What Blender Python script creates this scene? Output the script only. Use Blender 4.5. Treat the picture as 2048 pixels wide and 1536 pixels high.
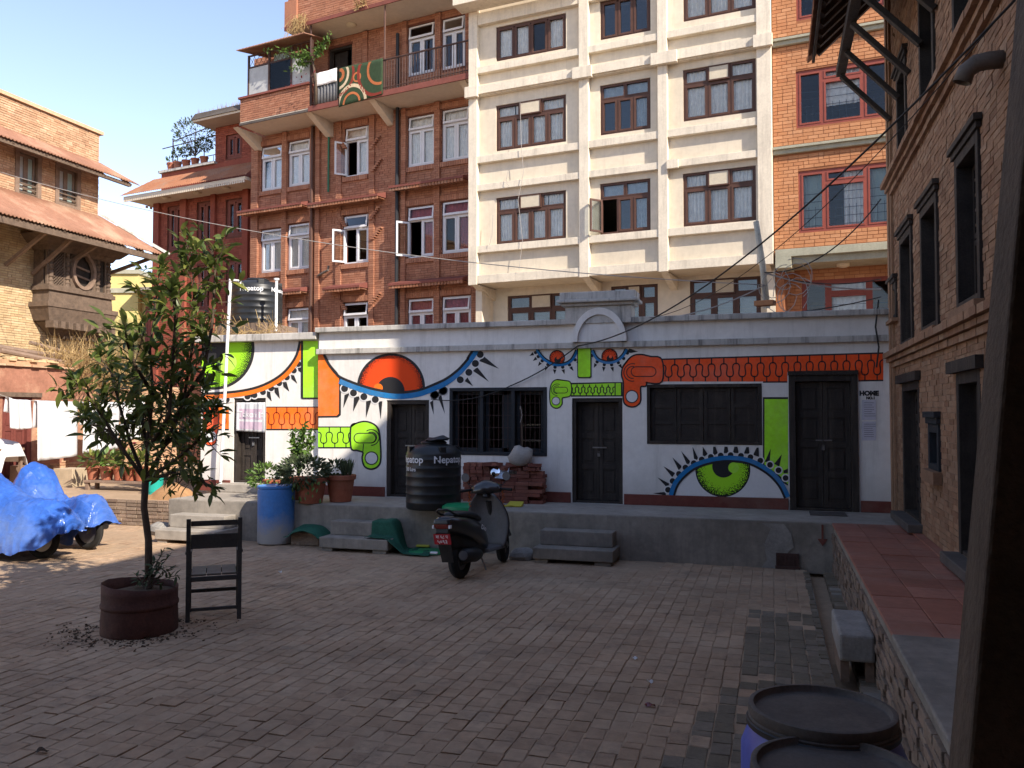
import bpy, bmesh, math, random
from math import sin, cos, pi, radians, atan2, sqrt, floor
from mathutils import Vector, Matrix
random.seed(7)
R = random.random
def U_(a, b): return a + (b - a) * random.random()
for o in list(bpy.data.objects): bpy.data.objects.remove(o, do_unlink=True)
sc = bpy.context.scene
COL = sc.collection
# ------------------------------------------------------------------ camera
FPX = 1680.0; TH = radians(17.2); PT = radians(1.95); CAM = Vector((0, 0, 2.0))
FW = Vector((-sin(TH) * cos(PT), cos(TH) * cos(PT), sin(PT)))
RT = Vector((cos(TH), sin(TH), 0)); UP = RT.cross(FW)
cd = bpy.data.cameras.new('camera'); cam = bpy.data.objects.new('camera', cd); COL.objects.link(cam)
cd.sensor_width = 36; cd.lens = FPX / 2048 * 36; cd.clip_start = .05; cd.clip_end = 2000
M3 = Matrix((RT, UP, -FW)).transposed(); cam.matrix_world = Matrix.Translation(CAM) @ M3.to_4x4()
sc.camera = cam
# ------------------------------------------------------------------ sky, sun, exposure
SAZ, SEL = radians(60), radians(35.4)
SUN = Vector((sin(SAZ) * cos(SEL), -cos(SAZ) * cos(SEL), sin(SEL)))
w = bpy.data.worlds.new('World'); sc.world = w; w.use_nodes = True
nt = w.node_tree; bg = nt.nodes['Background']; sky = nt.nodes.new('ShaderNodeTexSky')
sky.sky_type = 'NISHITA'; sky.sun_disc = False; sky.sun_elevation = SEL
sky.sun_rotation = atan2(SUN.x, SUN.y); sky.air_density = 1.0; sky.dust_density = .4; sky.ozone_density = 3.4; sky.altitude = 1300
wb = nt.nodes.new('ShaderNodeMix'); wb.data_type = 'RGBA'; wb.blend_type = 'MULTIPLY'; wb.inputs[0].default_value = 1; wb.inputs[7].default_value = (1.28, .99, .85, 1)   # the phone's warm white balance
nt.links.new(sky.outputs[0], wb.inputs[6]); nt.links.new(wb.outputs[2], bg.inputs[0]); bg.inputs[1].default_value = 0.15
sl = bpy.data.lights.new('sun', 'SUN'); sl.energy = 3.5; sl.angle = radians(.5); sl.color = (1, .91, .79)
so = bpy.data.objects.new('sun', sl); COL.objects.link(so)
so.rotation_euler = (-SUN).to_track_quat('-Z', 'Y').to_euler(); so.location = (20, -12, 30)
vs = sc.view_settings; vs.view_transform = 'Standard'; vs.look = 'None'; vs.gamma = 1; vs.use_curve_mapping = False; vs.exposure = 1.3
sc.render.resolution_x = 1024; sc.render.resolution_y = 768
try: sc.cycles.max_bounces = 6; sc.cycles.transparent_max_bounces = 12
except Exception: pass
# ------------------------------------------------------------------ pixels to places
def ray(px, py): return FW + RT * ((px - 1024) / FPX) + UP * ((768 - py) / FPX)
def onZ(px, py, z=0.0): r = ray(px, py); return CAM + r * ((z - 2.0) / r.z)
def onY(px, py, y): r = ray(px, py); return CAM + r * (y / r.y)
def onX(px, py, x): r = ray(px, py); return CAM + r * (x / r.x)
def at(px, py, d): return CAM + ray(px, py) * d
def proj(p):
    d = Vector(p) - CAM; k = d.dot(FW)
    if k < .05: return None
    return 1024 + FPX * d.dot(RT) / k, 768 - FPX * d.dot(UP) / k, k
class Frame:                                  # a facade: u to the right, n towards the viewer, z up
    def __init__(s, o, ang):
        s.o = Vector(o); s.o.z = 0; s.a = ang; s.U = Vector((cos(ang), sin(ang), 0)); s.N = Vector((sin(ang), -cos(ang), 0))
    def P(s, u, v, z): return s.o + s.U * u + s.N * v + Vector((0, 0, z))
    def px(s, x, y, v=0.0):
        r = ray(x, y); t = (s.o + s.N * v - CAM).dot(s.N) / r.dot(s.N); p = CAM + r * t
        return (p - s.o).dot(s.U), p.z
# ------------------------------------------------------------------ materials
def mat(name, col, rough=.8, var=.25, scale=2.5, bump=.15, bscale=45., spec=.3, metal=0., cols=None,
        stain=None, stain_amt=.5, streak=None, streak_amt=.5, coat=0., zwear=None, trans=0., blot=None, blot_amt=.6):
    m = bpy.data.materials.new(name); m.use_nodes = True; n = m.node_tree.nodes; l = m.node_tree.links
    b = n['Principled BSDF']; b.inputs['Roughness'].default_value = rough; b.inputs['Metallic'].default_value = metal
    b.inputs['Specular IOR Level'].default_value = spec
    if coat: b.inputs['Coat Weight'].default_value = coat; b.inputs['Coat Roughness'].default_value = .15
    geo = n.new('ShaderNodeNewGeometry')
    def noise(sc_, det=5., vec=None, rough_=.6):
        t = n.new('ShaderNodeTexNoise'); t.inputs['Scale'].default_value = sc_; t.inputs['Detail'].default_value = det
        t.inputs['Roughness'].default_value = rough_; l.new(vec or geo.outputs['Position'], t.inputs['Vector']); return t.outputs['Fac']
    def ramp(f, a, b_, inv=False):
        r = n.new('ShaderNodeMapRange'); r.inputs[1].default_value = a; r.inputs[2].default_value = b_; l.new(f, r.inputs[0]); return r.outputs[0]
    def mix(a, c, f, mode='MIX'):
        x = n.new('ShaderNodeMix'); x.data_type = 'RGBA'; x.blend_type = mode
        if isinstance(f, (int, float)): x.inputs[0].default_value = f
        else: l.new(f, x.inputs[0])
        for i, q in ((6, a), (7, c)):
            if isinstance(q, tuple): x.inputs[i].default_value = q + (1,) if len(q) == 3 else q
            else: l.new(q, x.inputs[i])
        return x.outputs[2]
    def mul(f, k):
        x = n.new('ShaderNodeMath'); x.operation = 'MULTIPLY'; l.new(f, x.inputs[0]); x.inputs[1].default_value = k; return x.outputs[0]
    if cols:
        oi = n.new('ShaderNodeObjectInfo'); ad = n.new('ShaderNodeMath'); ad.operation = 'ADD'
        l.new(oi.outputs['Random'], ad.inputs[0]); l.new(geo.outputs['Random Per Island'], ad.inputs[1])
        fr = n.new('ShaderNodeMath'); fr.operation = 'FRACT'; l.new(ad.outputs[0], fr.inputs[0])
        cr = n.new('ShaderNodeValToRGB'); l.new(fr.outputs[0], cr.inputs[0]); e = cr.color_ramp.elements
        while len(e) < len(cols): e.new(.5)
        for i, c in enumerate(cols): e[i].position = i / (len(cols) - 1); e[i].color = c + (1,)
        c = cr.outputs[0]
    else: c = tuple(col)
    if var:
        f = ramp(noise(scale, 6), .25, .75)
        hi = mix((1 - var,) * 3, (1 + var * .6,) * 3, f); c = mix(c, hi, 1., 'MULTIPLY')
        f2 = ramp(noise(scale * 9, 4), .3, .7); c = mix(c, mix((1 - var * .5,) * 3, (1 + var * .4,) * 3, f2), 1., 'MULTIPLY')
    if stain:
        f = mul(ramp(noise(.9, 8, rough_=.7), .5, .68), stain_amt); c = mix(c, stain, f)
    if blot:                                    # grime blotches
        f = mul(ramp(noise(2.3, 9, rough_=.75), .54, .66), blot_amt); c = mix(c, blot, f)
    if streak:
        mp = n.new('ShaderNodeMapping'); mp.inputs['Scale'].default_value = (7, 7, .55); l.new(geo.outputs['Position'], mp.inputs[0])
        f = mul(ramp(noise(1., 6, mp.outputs[0], .75), .5, .72), streak_amt); c = mix(c, streak, f)
    if zwear:                                   # bleached and scuffed towards one end
        sx = n.new('ShaderNodeSeparateXYZ'); l.new(geo.outputs['Position'], sx.inputs[0]); ad = n.new('ShaderNodeMath'); ad.operation = 'ADD'; l.new(sx.outputs[2], ad.inputs[0]); l.new(mul(noise(5., 6, rough_=.7), .5), ad.inputs[1])
        c = mix(zwear[2], c, ramp(ad.outputs[0], zwear[0], zwear[1]))
    if isinstance(c, tuple): b.inputs['Base Color'].default_value = c + (1,)
    else: l.new(c, b.inputs['Base Color'])
    if bump:
        bp = n.new('ShaderNodeBump'); bp.inputs['Strength'].default_value = bump; bp.inputs['Distance'].default_value = .02
        l.new(noise(bscale, 5), bp.inputs['Height']); l.new(bp.outputs[0], b.inputs['Normal'])
    if trans:                                   # thin leaves and cloth let some light through
        tr = n.new('ShaderNodeBsdfTranslucent'); mx = n.new('ShaderNodeMixShader'); mx.inputs[0].default_value = trans
        if isinstance(c, tuple): tr.inputs[0].default_value = c + (1,)
        else: l.new(c, tr.inputs[0])
        l.new(b.outputs[0], mx.inputs[1]); l.new(tr.outputs[0], mx.inputs[2]); l.new(mx.outputs[0], n['Material Output'].inputs[0])
    return m
def glass_mat(name, tint=(.9, .95, 1), fac=.12):
    m = bpy.data.materials.new(name); m.use_nodes = True; n = m.node_tree.nodes; l = m.node_tree.links
    n.remove(n['Principled BSDF']); t = n.new('ShaderNodeBsdfTransparent'); g = n.new('ShaderNodeBsdfGlossy'); x = n.new('ShaderNodeMixShader')
    t.inputs[0].default_value = tint + (1,); g.inputs[1].default_value = .03
    lw = n.new('ShaderNodeFresnel'); lw.inputs[0].default_value = 1.4
    a = n.new('ShaderNodeMath'); a.operation = 'ADD'; a.inputs[1].default_value = fac; l.new(lw.outputs[0], a.inputs[0])
    l.new(a.outputs[0], x.inputs[0]); l.new(t.outputs[0], x.inputs[1]); l.new(g.outputs[0], x.inputs[2]); l.new(x.outputs[0], n['Material Output'].inputs[0])
    return m
def stipple_mat(name, c_in, c_dark, p0, ux, uz, r, r0, r1, invert=False):
    """sprayed paint dots: dark speckle grows from radius r0 to r1 round the point p0 (ux, uz span the wall)"""
    m = bpy.data.materials.new(name); m.use_nodes = True; n = m.node_tree.nodes; l = m.node_tree.links; b = n['Principled BSDF']
    b.inputs['Roughness'].default_value = .75; b.inputs['Specular IOR Level'].default_value = .2
    geo = n.new('ShaderNodeNewGeometry'); d = n.new('ShaderNodeVectorMath'); d.operation = 'DISTANCE'
    l.new(geo.outputs['Position'], d.inputs[0]); d.inputs[1].default_value = p0
    mr = n.new('ShaderNodeMapRange'); mr.inputs[1].default_value = r0 * r; mr.inputs[2].default_value = r1 * r; l.new(d.outputs['Value'], mr.inputs[0])
    t = n.new('ShaderNodeTexNoise'); t.inputs['Scale'].default_value = 75; t.inputs['Detail'].default_value = 1.5; l.new(geo.outputs['Position'], t.inputs[0])
    m2 = n.new('ShaderNodeMapRange'); m2.inputs[1].default_value = .32; m2.inputs[2].default_value = .68; l.new(t.outputs['Fac'], m2.inputs[0])
    g = n.new('ShaderNodeMath'); g.operation = 'GREATER_THAN'; l.new(mr.outputs[0], g.inputs[0]); l.new(m2.outputs[0], g.inputs[1])
    x = n.new('ShaderNodeMix'); x.data_type = 'RGBA'; l.new(g.outputs[0], x.inputs[0]); x.inputs[6].default_value = c_in + (1,); x.inputs[7].default_value = c_dark + (1,)
    l.new(x.outputs[2], b.inputs['Base Color']); return m
DB = (.085, .03, .018)
M = dict(
 paver=mat('paving_brick', None, .9, .3, 1.2, .35, 60, cols=[(.36, .24, .15), (.395, .268, .17), (.43, .30, .195), (.365, .24, .15), (.41, .29, .19)], stain=(.48, .35, .235), stain_amt=.7, blot=(.15, .11, .08), blot_amt=.55),
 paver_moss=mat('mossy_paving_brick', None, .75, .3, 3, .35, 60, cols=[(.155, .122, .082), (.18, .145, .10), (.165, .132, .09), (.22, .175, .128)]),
 dust=mat('packed_dust', (.40, .28, .18), .95, .25, 1.5, .4, 30, stain=(.28, .215, .15), stain_amt=.5),
 soil=mat('soil', (.10, .07, .045), .95, .4, 3, .5, 25),
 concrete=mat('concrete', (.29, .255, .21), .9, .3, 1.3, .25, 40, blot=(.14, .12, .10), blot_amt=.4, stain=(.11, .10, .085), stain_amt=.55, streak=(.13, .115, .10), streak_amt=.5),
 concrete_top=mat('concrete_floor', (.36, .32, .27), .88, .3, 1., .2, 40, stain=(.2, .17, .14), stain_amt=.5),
 white=mat('limewashed_wall', (.80, .765, .71), .85, .1, 1.1, .12, 30, stain=(.62, .575, .515), stain_amt=.55, streak=(.45, .42, .37), streak_amt=.45, zwear=(.92, 1.4, (.56, .53, .485))),
 coping=mat('weathered_coping', (.52, .49, .44), .9, .2, 2, .2, 30, streak=(.09, .083, .073), streak_amt=.95),
 skirt=mat('red_oxide_paint', (.17, .045, .032), .7, .25, 2, .1, stain=(.24, .16, .12), stain_amt=.4),
 cream=mat('cream_plaster', (.65, .565, .435), .85, .14, .7, .08, 25, streak=(.46, .39, .30), streak_amt=.45),
 creamtrim=mat('cream_trim', (.68, .60, .475), .85, .16, 2, .12, 30, streak=(.36, .31, .25), streak_amt=.6),
 brown=mat('brown_window_wood', (.085, .040, .027), .55, .2, 5, .05),
 whitewood=mat('white_window_paint', (.66, .65, .66), .5, .08, 4, .03),
 redwood=mat('red_window_paint', (.25, .062, .042), .5, .15, 4, .05),
 darkwood=mat('dark_old_timber', (.036, .028, .023), .7, .45, 6, .3, 50, streak=(.095, .075, .058), streak_amt=.6),
 postwood=mat('brown_post_timber', (.075, .055, .04), .75, .45, 7, .35, 60, streak=(.15, .115, .085), streak_amt=.6),
 bluewood=mat('bluish_dark_timber', (.025, .028, .033), .7, .3, 5, .2, 50),
 carved=mat('carved_timber', (.15, .105, .075), .85, .4, 8, .4, 60),
 strut=mat('sunbleached_timber', (.24, .165, .12), .85, .3, 6, .25),
 dooroxide=mat('maroon_door_paint', (.16, .045, .035), .65, .25, 4, .1),
 brickred=mat('red_facing_brick', None, .85, .2, 2, .25, 60, cols=[(.32, .135, .078), (.39, .175, .10), (.355, .152, .088), (.42, .20, .12), (.285, .115, .066)], streak=(.20, .095, .062), streak_amt=.45),
 brickorange=mat('orange_facing_brick', None, .85, .12, 2, .2, 60, cols=[(.42, .175, .078), (.49, .225, .105), (.45, .20, .09), (.53, .26, .13)]),
 brickbrown=mat('brown_handmade_brick', None, .9, .25, 3, .4, 50, cols=[(.28, .155, .088), (.33, .19, .11), (.365, .22, .13), (.24, .125, .07), (.39, .255, .16)], stain=(.17, .11, .07), stain_amt=.5),
 brickpale=mat('pale_handmade_brick', None, .9, .2, 2, .3, 50, cols=[(.50, .36, .20), (.58, .43, .25), (.54, .40, .22), (.46, .31, .17), (.60, .46, .28)], stain=(.36, .25, .13), stain_amt=.5),
 brickold=mat('sunburnt_old_brick', None, .9, .25, 2, .3, 50, cols=[(.48, .285, .165), (.55, .35, .215), (.43, .24, .135), (.60, .41, .26)]),
 brickdark=mat('deep_red_brick', None, .85, .2, 2, .25, 60, cols=[(.27, .065, .038), (.32, .085, .05), (.24, .058, .035), (.35, .10, .06)]),
 pilebrick=mat('loose_brick', None, .9, .25, 4, .4, 50, cols=[(.24, .085, .058), (.29, .115, .08), (.20, .07, .05), (.33, .15, .11)]),
 rubble=mat('rubble_brick', None, .95, .3, 4, .5, 40, cols=[(.22, .16, .115), (.27, .20, .145), (.18, .125, .09), (.31, .22, .16)]),
 mortar=mat('lime_mortar', (.30, .20, .13), .95, .25, 4, .3, 50),
 mortarred=mat('red_mortar', (.15, .055, .035), .95, .2, 4, .2, 50),
 mortarorange=mat('orange_mortar', (.30, .12, .055), .95, .2, 4, .2, 50),
 redplaster=mat('peeling_red_plaster', (.34, .155, .10), .9, .3, 1.8, .25, 20, stain=(.46, .30, .19), stain_amt=.75),
 yellow=mat('yellow_plaster', (.60, .49, .19), .85, .12, 1, .1),
 tile=mat('clay_roof_tile', None, .85, .2, 2, .3, 40, cols=[(.30, .125, .065), (.36, .16, .085), (.26, .105, .055), (.40, .2, .12)], stain=(.25, .19, .14), stain_amt=.6),
 rusty=mat('rusted_tin', (.30, .15, .095), .6, .25, .9, .15, 20, stain=(.44, .32, .22), stain_amt=.6),
 walktile=mat('red_clay_tile', None, .7, .25, 1.5, .15, 50, cols=[(.30, .115, .075), (.34, .135, .088), (.28, .105, .068), (.37, .16, .11)], stain=(.33, .21, .16), stain_amt=.6, blot=(.16, .085, .06), blot_amt=.4),
 black=mat('black_plastic', (.016, .016, .017), .45, .3, 3, .05, 20, spec=.4, stain=(.06, .055, .05), stain_amt=.5),
 tank=mat('dusty_black_plastic', (.013, .014, .015), .42, .3, 3, .04, 20, spec=.45, stain=(.035, .035, .034), stain_amt=.5),
 rubber=mat('tyre_rubber', (.018, .017, .016), .85, .3, 8, .2, 80),
 scooter=mat('scooter_black_paint', (.012, .012, .014), .28, .15, 6, 0, spec=.5, coat=.5, stain=(.04, .037, .034), stain_amt=.5),
 greyplastic=mat('dusty_grey_plastic', (.12, .118, .12), .6, .25, 5, .05, 40, stain=(.2, .18, .165), stain_amt=.4),
 steel=mat('dull_steel', (.25, .25, .25), .4, .2, 8, .05, metal=.8),
 bluedrum=mat('blue_drum_plastic', (.06, .21, .52), .5, .2, 3, .05, 20, stain=(.2, .27, .36), stain_amt=.4, zwear=(.42, .72, (.33, .32, .30))),
 barrel=mat('blue_barrel_plastic', (.07, .10, .42), .4, .2, 3, .03, 20, spec=.5, stain=(.10, .11, .2), stain_amt=.4),
 barrellid=mat('dusty_black_lid', (.10, .085, .074), .7, .35, 6, .15, 60, stain=(.22, .18, .15), stain_amt=.8),
 pot=mat('terracotta', (.34, .105, .055), .8, .25, 5, .15, 50, stain=(.42, .24, .16), stain_amt=.4),
 rustdrum=mat('rusty_drum', (.085, .034, .024), .75, .4, 5, .3, 40, stain=(.16, .07, .045), stain_amt=.7),
 leaf=mat('glossy_leaf', None, .42, .15, 4, 0, spec=.45, cols=[(.075, .11, .026), (.11, .15, .034), (.17, .205, .045), (.09, .13, .03), (.27, .28, .06)], trans=.42),
 leafbright=mat('young_leaf', None, .5, .15, 4, 0, spec=.4, cols=[(.10, .19, .035), (.14, .23, .05), (.08, .15, .03)], trans=.3),
 leafgrey=mat('dusty_leaf', None, .7, .2, 4, 0, cols=[(.06, .085, .04), (.09, .12, .055), (.075, .10, .05), (.12, .15, .07)], trans=.2),
 straw=mat('dry_grass', None, .9, .2, 4, 0, cols=[(.42, .28, .12), (.35, .23, .10), (.5, .36, .17)], trans=.2),
 bark=mat('bark', (.10, .07, .048), .9, .35, 8, .5, 50),
 chairwood=mat('dark_grey_chair_paint', (.055, .052, .048), .65, .35, 6, .2, 60, stain=(.08, .07, .06), stain_amt=.5),
 seatwood=mat('worn_seat_board', (.15, .125, .10), .75, .3, 5, .2, 60),
 tarp=mat('blue_tarp', (.04, .13, .50), .30, .3, 2.2, .55, 7, spec=.5, stain=(.16, .24, .46), stain_amt=.5, trans=.12),
 greentarp=mat('green_tarp', (.02, .10, .062), .8, .3, 4, .35, 90, stain=(.06, .14, .09), stain_amt=.5),
 greenplastic=mat('green_plastic', (.015, .22, .085), .4, .1, 4, .02),
 teal=mat('teal_plastic', (.02, .34, .28), .4, .1, 4, .02),
 yellowplastic=mat('yellow_plastic', (.52, .47, .06), .5, .1, 4, .02),
 sheet=mat('white_cotton', (.74, .74, .75), .9, .04, 4, .08, 8, trans=.25),
 curtain=mat('pale_curtain', (.90, .87, .82), .9, .2, 9, .1, 25, trans=.1),
 curtainpink=mat('pink_curtain', (.5, .14, .15), .9, .35, 14, .1, 25, trans=.3),
 curtaingreen=mat('sea_green_curtain', (.42, .52, .48), .9, .1, 3, .1, 25, trans=.3),
 pvc=mat('white_pvc', (.78, .77, .74), .4, .08, 5, 0),
 pipeblack=mat('black_pipe', (.02, .02, .022), .5, .2, 5, 0),
 pipegreen=mat('green_pipe', (.02, .12, .06), .5, .2, 5, 0),
 pipebrown=mat('brown_downpipe', (.10, .05, .035), .6, .2, 5, .05),
 greypipe=mat('grey_vent_pipe', (.14, .115, .095), .6, .25, 5, .1),
 wire=mat('cable', (.03, .028, .026), .6, .1, 5, 0),
 wirepale=mat('pale_cable', (.35, .32, .29), .6, .1, 5, 0),
 bamboo=mat('weathered_bamboo', (.56, .51, .40), .8, .3, 5, .2),
 stone=mat('grey_stone', (.30, .28, .25), .9, .3, 5, .4, 30, stain=(.14, .13, .11), stain_amt=.4),
 sack=mat('pale_sacking', (.46, .42, .37), .9, .25, 5, .3, 60, stain=(.3, .25, .21), stain_amt=.5),
 paper=mat('paper', (.58, .56, .62), .85, .1, 20, .05),
 mirror=mat('mirror_glass', (.75, .8, .86), .08, .1, 6, 0, metal=1.),
 silver=mat('printed_tray', (.55, .62, .72), .4, .5, 22, 0),
 red_tail=mat('red_lens', (.16, .012, .01), .2, .1, 6, 0, spec=.6, coat=.5),
 plate=mat('number_plate_red', (.42, .02, .03), .5, .1, 8, 0),
 whitepaint=mat('white_print', (.75, .75, .75), .6, .05, 8, 0),
 garland=mat('marigold_garland', (.5, .12, .02), .9, .3, 20, .3),
 charcoal=mat('dark_slab_edge', (.10, .085, .075), .9, .3, 3, .2),
 soffit=mat('cream_soffit', (.62, .53, .42), .9, .12, 1, .08),
 ledge=mat('red_painted_slab', (.20, .065, .048), .8, .25, 3, .1),
 oliveledge=mat('grey_green_ledge', (.36, .345, .26), .85, .2, 3, .1, streak=(.2, .19, .15), streak_amt=.4),
 carpet=mat('green_carpet', (.035, .06, .028), .95, .25, 12, .3, 90),
 carpetred=mat('carpet_red', (.22, .035, .022), .95, .2, 12, .3, 90),
 carpetorange=mat('carpet_orange', (.45, .14, .05), .95, .2, 12, .3, 90),
 carpetcream=mat('carpet_cream', (.58, .45, .29), .95, .2, 12, .3, 90),
 iron=mat('rusty_iron', (.075, .04, .032), .6, .3, 8, .1),
 dark=mat('dark_interior', (.03, .026, .022), .9, .2, 3, 0),
 louver=mat('glass_louvre', (.42, .43, .42), .5, .2, 6, 0),
 ply=mat('plywood', (.42, .33, .22), .8, .2, 5, .05),
 creampanel=mat('cream_fan_panel', (.55, .48, .36), .6, .15, 5, .02),
 fabricpurple=mat('printed_cloth', (.60, .46, .56), .9, .15, 6, .1, trans=.2),
 bulb=mat('lamp_shade_glass', (.6, .52, .38), .4, .1, 5, 0),
 spray_black=mat('black_spray_paint', (.024, .023, .024), .7, .15, 5, .03),
 spray_orange=mat('orange_spray_paint', (.95, .19, .012), .68, .17, 2.2, .10, 30, stain=(.62, .58, .52), stain_amt=.14),
 spray_red=mat('red_orange_spray_paint', (.96, .10, .015), .68, .17, 2.2, .10, 30, stain=(.62, .58, .52), stain_amt=.14),
 spray_green=mat('lime_spray_paint', (.42, .90, .03), .68, .17, 2.2, .10, 30, stain=(.62, .58, .52), stain_amt=.14),
 spray_blue=mat('blue_spray_paint', (.012, .19, .46), .68, .17, 2.2, .10, 30, stain=(.62, .58, .52), stain_amt=.14),
 spray_dark=mat('dark_red_outline_paint', (.30, .025, .006), .7, .15, 3, .03),
 spray_white=mat('white_spray_paint', (.74, .72, .70), .75, .06, 3, .03),
 grille=mat('painted_grille', (.05, .05, .055), .6, .2, 5, .0),
)
M['glass'] = glass_mat('window_glass', (.96, .97, .97), .0)
M['glassdark'] = glass_mat('dusty_window_glass', (.78, .82, .84), .04)
# ------------------------------------------------------------------ mesh building
ORG = {}
def org(o): return ORG.get(o.name, Vector((0, 0, 0))) if o else Vector((0, 0, 0))
class MB:
    def __init__(s): s.v = []; s.f = []
    def add(s, vs, fs):
        k = len(s.v); s.v.extend(Vector(p) for p in vs); s.f.extend(tuple(k + i for i in f) for f in fs); return s
    def hexa(s, p):                                     # 8 corners: bottom ring, then top ring
        return s.add(p, [(3, 2, 1, 0), (4, 5, 6, 7), (0, 1, 5, 4), (1, 2, 6, 5), (2, 3, 7, 6), (3, 0, 4, 7)])
    def box(s, x0, x1, y0, y1, z0, z1):
        return s.hexa([(x0, y0, z0), (x1, y0, z0), (x1, y1, z0), (x0, y1, z0), (x0, y0, z1), (x1, y0, z1), (x1, y1, z1), (x0, y1, z1)])
    def fbox(s, fr, u0, u1, v0, v1, z0, z1):
        P = fr.P
        return s.hexa([P(u0, v1, z0), P(u1, v1, z0), P(u1, v0, z0), P(u0, v0, z0), P(u0, v1, z1), P(u1, v1, z1), P(u1, v0, z1), P(u0, v0, z1)])
    def obox(s, c, ax, half):                           # oriented box
        c = Vector(c); a, b, d = [Vector(q) * h for q, h in zip(ax, half)]
        return s.hexa([c - a - b - d, c + a - b - d, c + a + b - d, c - a + b - d, c - a - b + d, c + a - b + d, c + a + b + d, c - a + b + d])
    def beam(s, p, q, w, h, up=(0, 0, 1)):
        p = Vector(p); q = Vector(q); d = (q - p); L = d.length; d /= L; x = d.cross(Vector(up))
        if x.length < 1e-4: x = d.cross(Vector((1, 0, 0)))
        x.normalize(); z = x.cross(d)
        return s.obox((p + q) / 2, (x, d, z), (w / 2, L / 2, h / 2))
    def tube(s, pts, r, n=8, cap=True):
        pts = [Vector(p) for p in pts]; k = len(s.v); N = len(pts); rr = r if isinstance(r, (list, tuple)) else [r] * N
        pa = None
        for i, p in enumerate(pts):
            d = (pts[min(i + 1, N - 1)] - pts[max(i - 1, 0)]).normalized()
            if pa is None: pa = d.orthogonal().normalized()
            else:
                pa = pa - d * pa.dot(d)
                pa = pa.normalized() if pa.length > 1e-5 else d.orthogonal().normalized()
            b = d.cross(pa)
            for j in range(n): a = 2 * pi * j / n; s.v.append(p + (pa * cos(a) + b * sin(a)) * rr[i])
        for i in range(N - 1):
            for j in range(n): s.f.append((k + i * n + j, k + i * n + (j + 1) % n, k + (i + 1) * n + (j + 1) % n, k + (i + 1) * n + j))
        if cap: s.f.append(tuple(k + j for j in reversed(range(n)))); s.f.append(tuple(k + (N - 1) * n + j for j in range(n)))
        return s
    def lathe(s, c, prof, n=32, axis=None, ex=None, closed=False):   # prof: (radius, height)
        c = Vector(c); k = len(s.v); A = Vector(axis or (0, 0, 1)).normalized(); X = Vector(ex or A.orthogonal()).normalized(); Y = A.cross(X)
        for r, h in prof:
            for j in range(n): a = 2 * pi * j / n; s.v.append(c + A * h + (X * cos(a) + Y * sin(a)) * r)
        m = len(prof)
        for i in range(m - 1 if not closed else m):
            i2 = (i + 1) % m
            for j in range(n): s.f.append((k + i * n + j, k + i * n + (j + 1) % n, k + i2 * n + (j + 1) % n, k + i2 * n + j))
        if not closed:
            if prof[0][0] > 1e-4: s.f.append(tuple(k + j for j in reversed(range(n))))
            if prof[-1][0] > 1e-4: s.f.append(tuple(k + (m - 1) * n + j for j in range(n)))
        return s
    def loft(s, rings, cap=True):
        k = len(s.v); n = len(rings[0])
        for r in rings: s.v.extend(Vector(p) for p in r)
        for i in range(len(rings) - 1):
            for j in range(n): s.f.append((k + i * n + j, k + i * n + (j + 1) % n, k + (i + 1) * n + (j + 1) % n, k + (i + 1) * n + j))
        if cap: s.f.append(tuple(k + j for j in reversed(range(n)))); s.f.append(tuple(k + (len(rings) - 1) * n + j for j in range(n)))
        return s
    def prism(s, ring, d):                              # planar ring pushed along d
        d = Vector(d); return s.loft([ring, [Vector(p) + d for p in ring]])
    def grid(s, fn, nu, nv):
        k = len(s.v)
        for i in range(nu + 1):
            for j in range(nv + 1): s.v.append(Vector(fn(i / nu, j / nv)))
        for i in range(nu):
            for j in range(nv): a = k + i * (nv + 1) + j; s.f.append((a, a + nv + 1, a + nv + 2, a + 1))
        return s
    def build(s, name, m, parent=None, smooth=False, kind=None, base=None, bevel=0, solid=0, sub=0):
        me = bpy.data.meshes.new(name); o_ = org(parent) if parent else Vector(base or (0, 0, 0))
        me.from_pydata([p - o_ for p in s.v], [], s.f); me.update()
        o = bpy.data.objects.new(name, me); COL.objects.link(o); me.materials.append(M[m] if isinstance(m, str) else m)
        if parent: o.parent = parent
        else: o.location = o_
        ORG[o.name] = o_
        b = bmesh.new(); b.from_mesh(me); bmesh.ops.recalc_face_normals(b, faces=b.faces); b.to_mesh(me); b.free()
        if smooth:
            me.polygons.foreach_set('use_smooth', [True] * len(me.polygons))
            if smooth != 'all':
                try: me.set_sharp_from_angle(angle=radians(40))
                except Exception: pass
        if solid: q = o.modifiers.new('thickness', 'SOLIDIFY'); q.thickness = solid; q.offset = 0
        if bevel: q = o.modifiers.new('bevel', 'BEVEL'); q.width = bevel; q.segments = 2; q.limit_method = 'ANGLE'
        if sub: q = o.modifiers.new('sub', 'SUBSURF'); q.levels = q.render_levels = sub
        if kind: o['kind'] = kind
        return o
def thing(name, label, cat, base, group=None):
    o = bpy.data.objects.new(name, None); COL.objects.link(o); o.empty_display_size = .2; o.location = base
    ORG[o.name] = Vector(base); return tag(o, label, cat, group)
def tag(o, label, cat, group=None):
    o['label'] = label; o['category'] = cat
    if group: o['group'] = group
    return o
def struct(o): o['kind'] = 'structure'; return o
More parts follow.
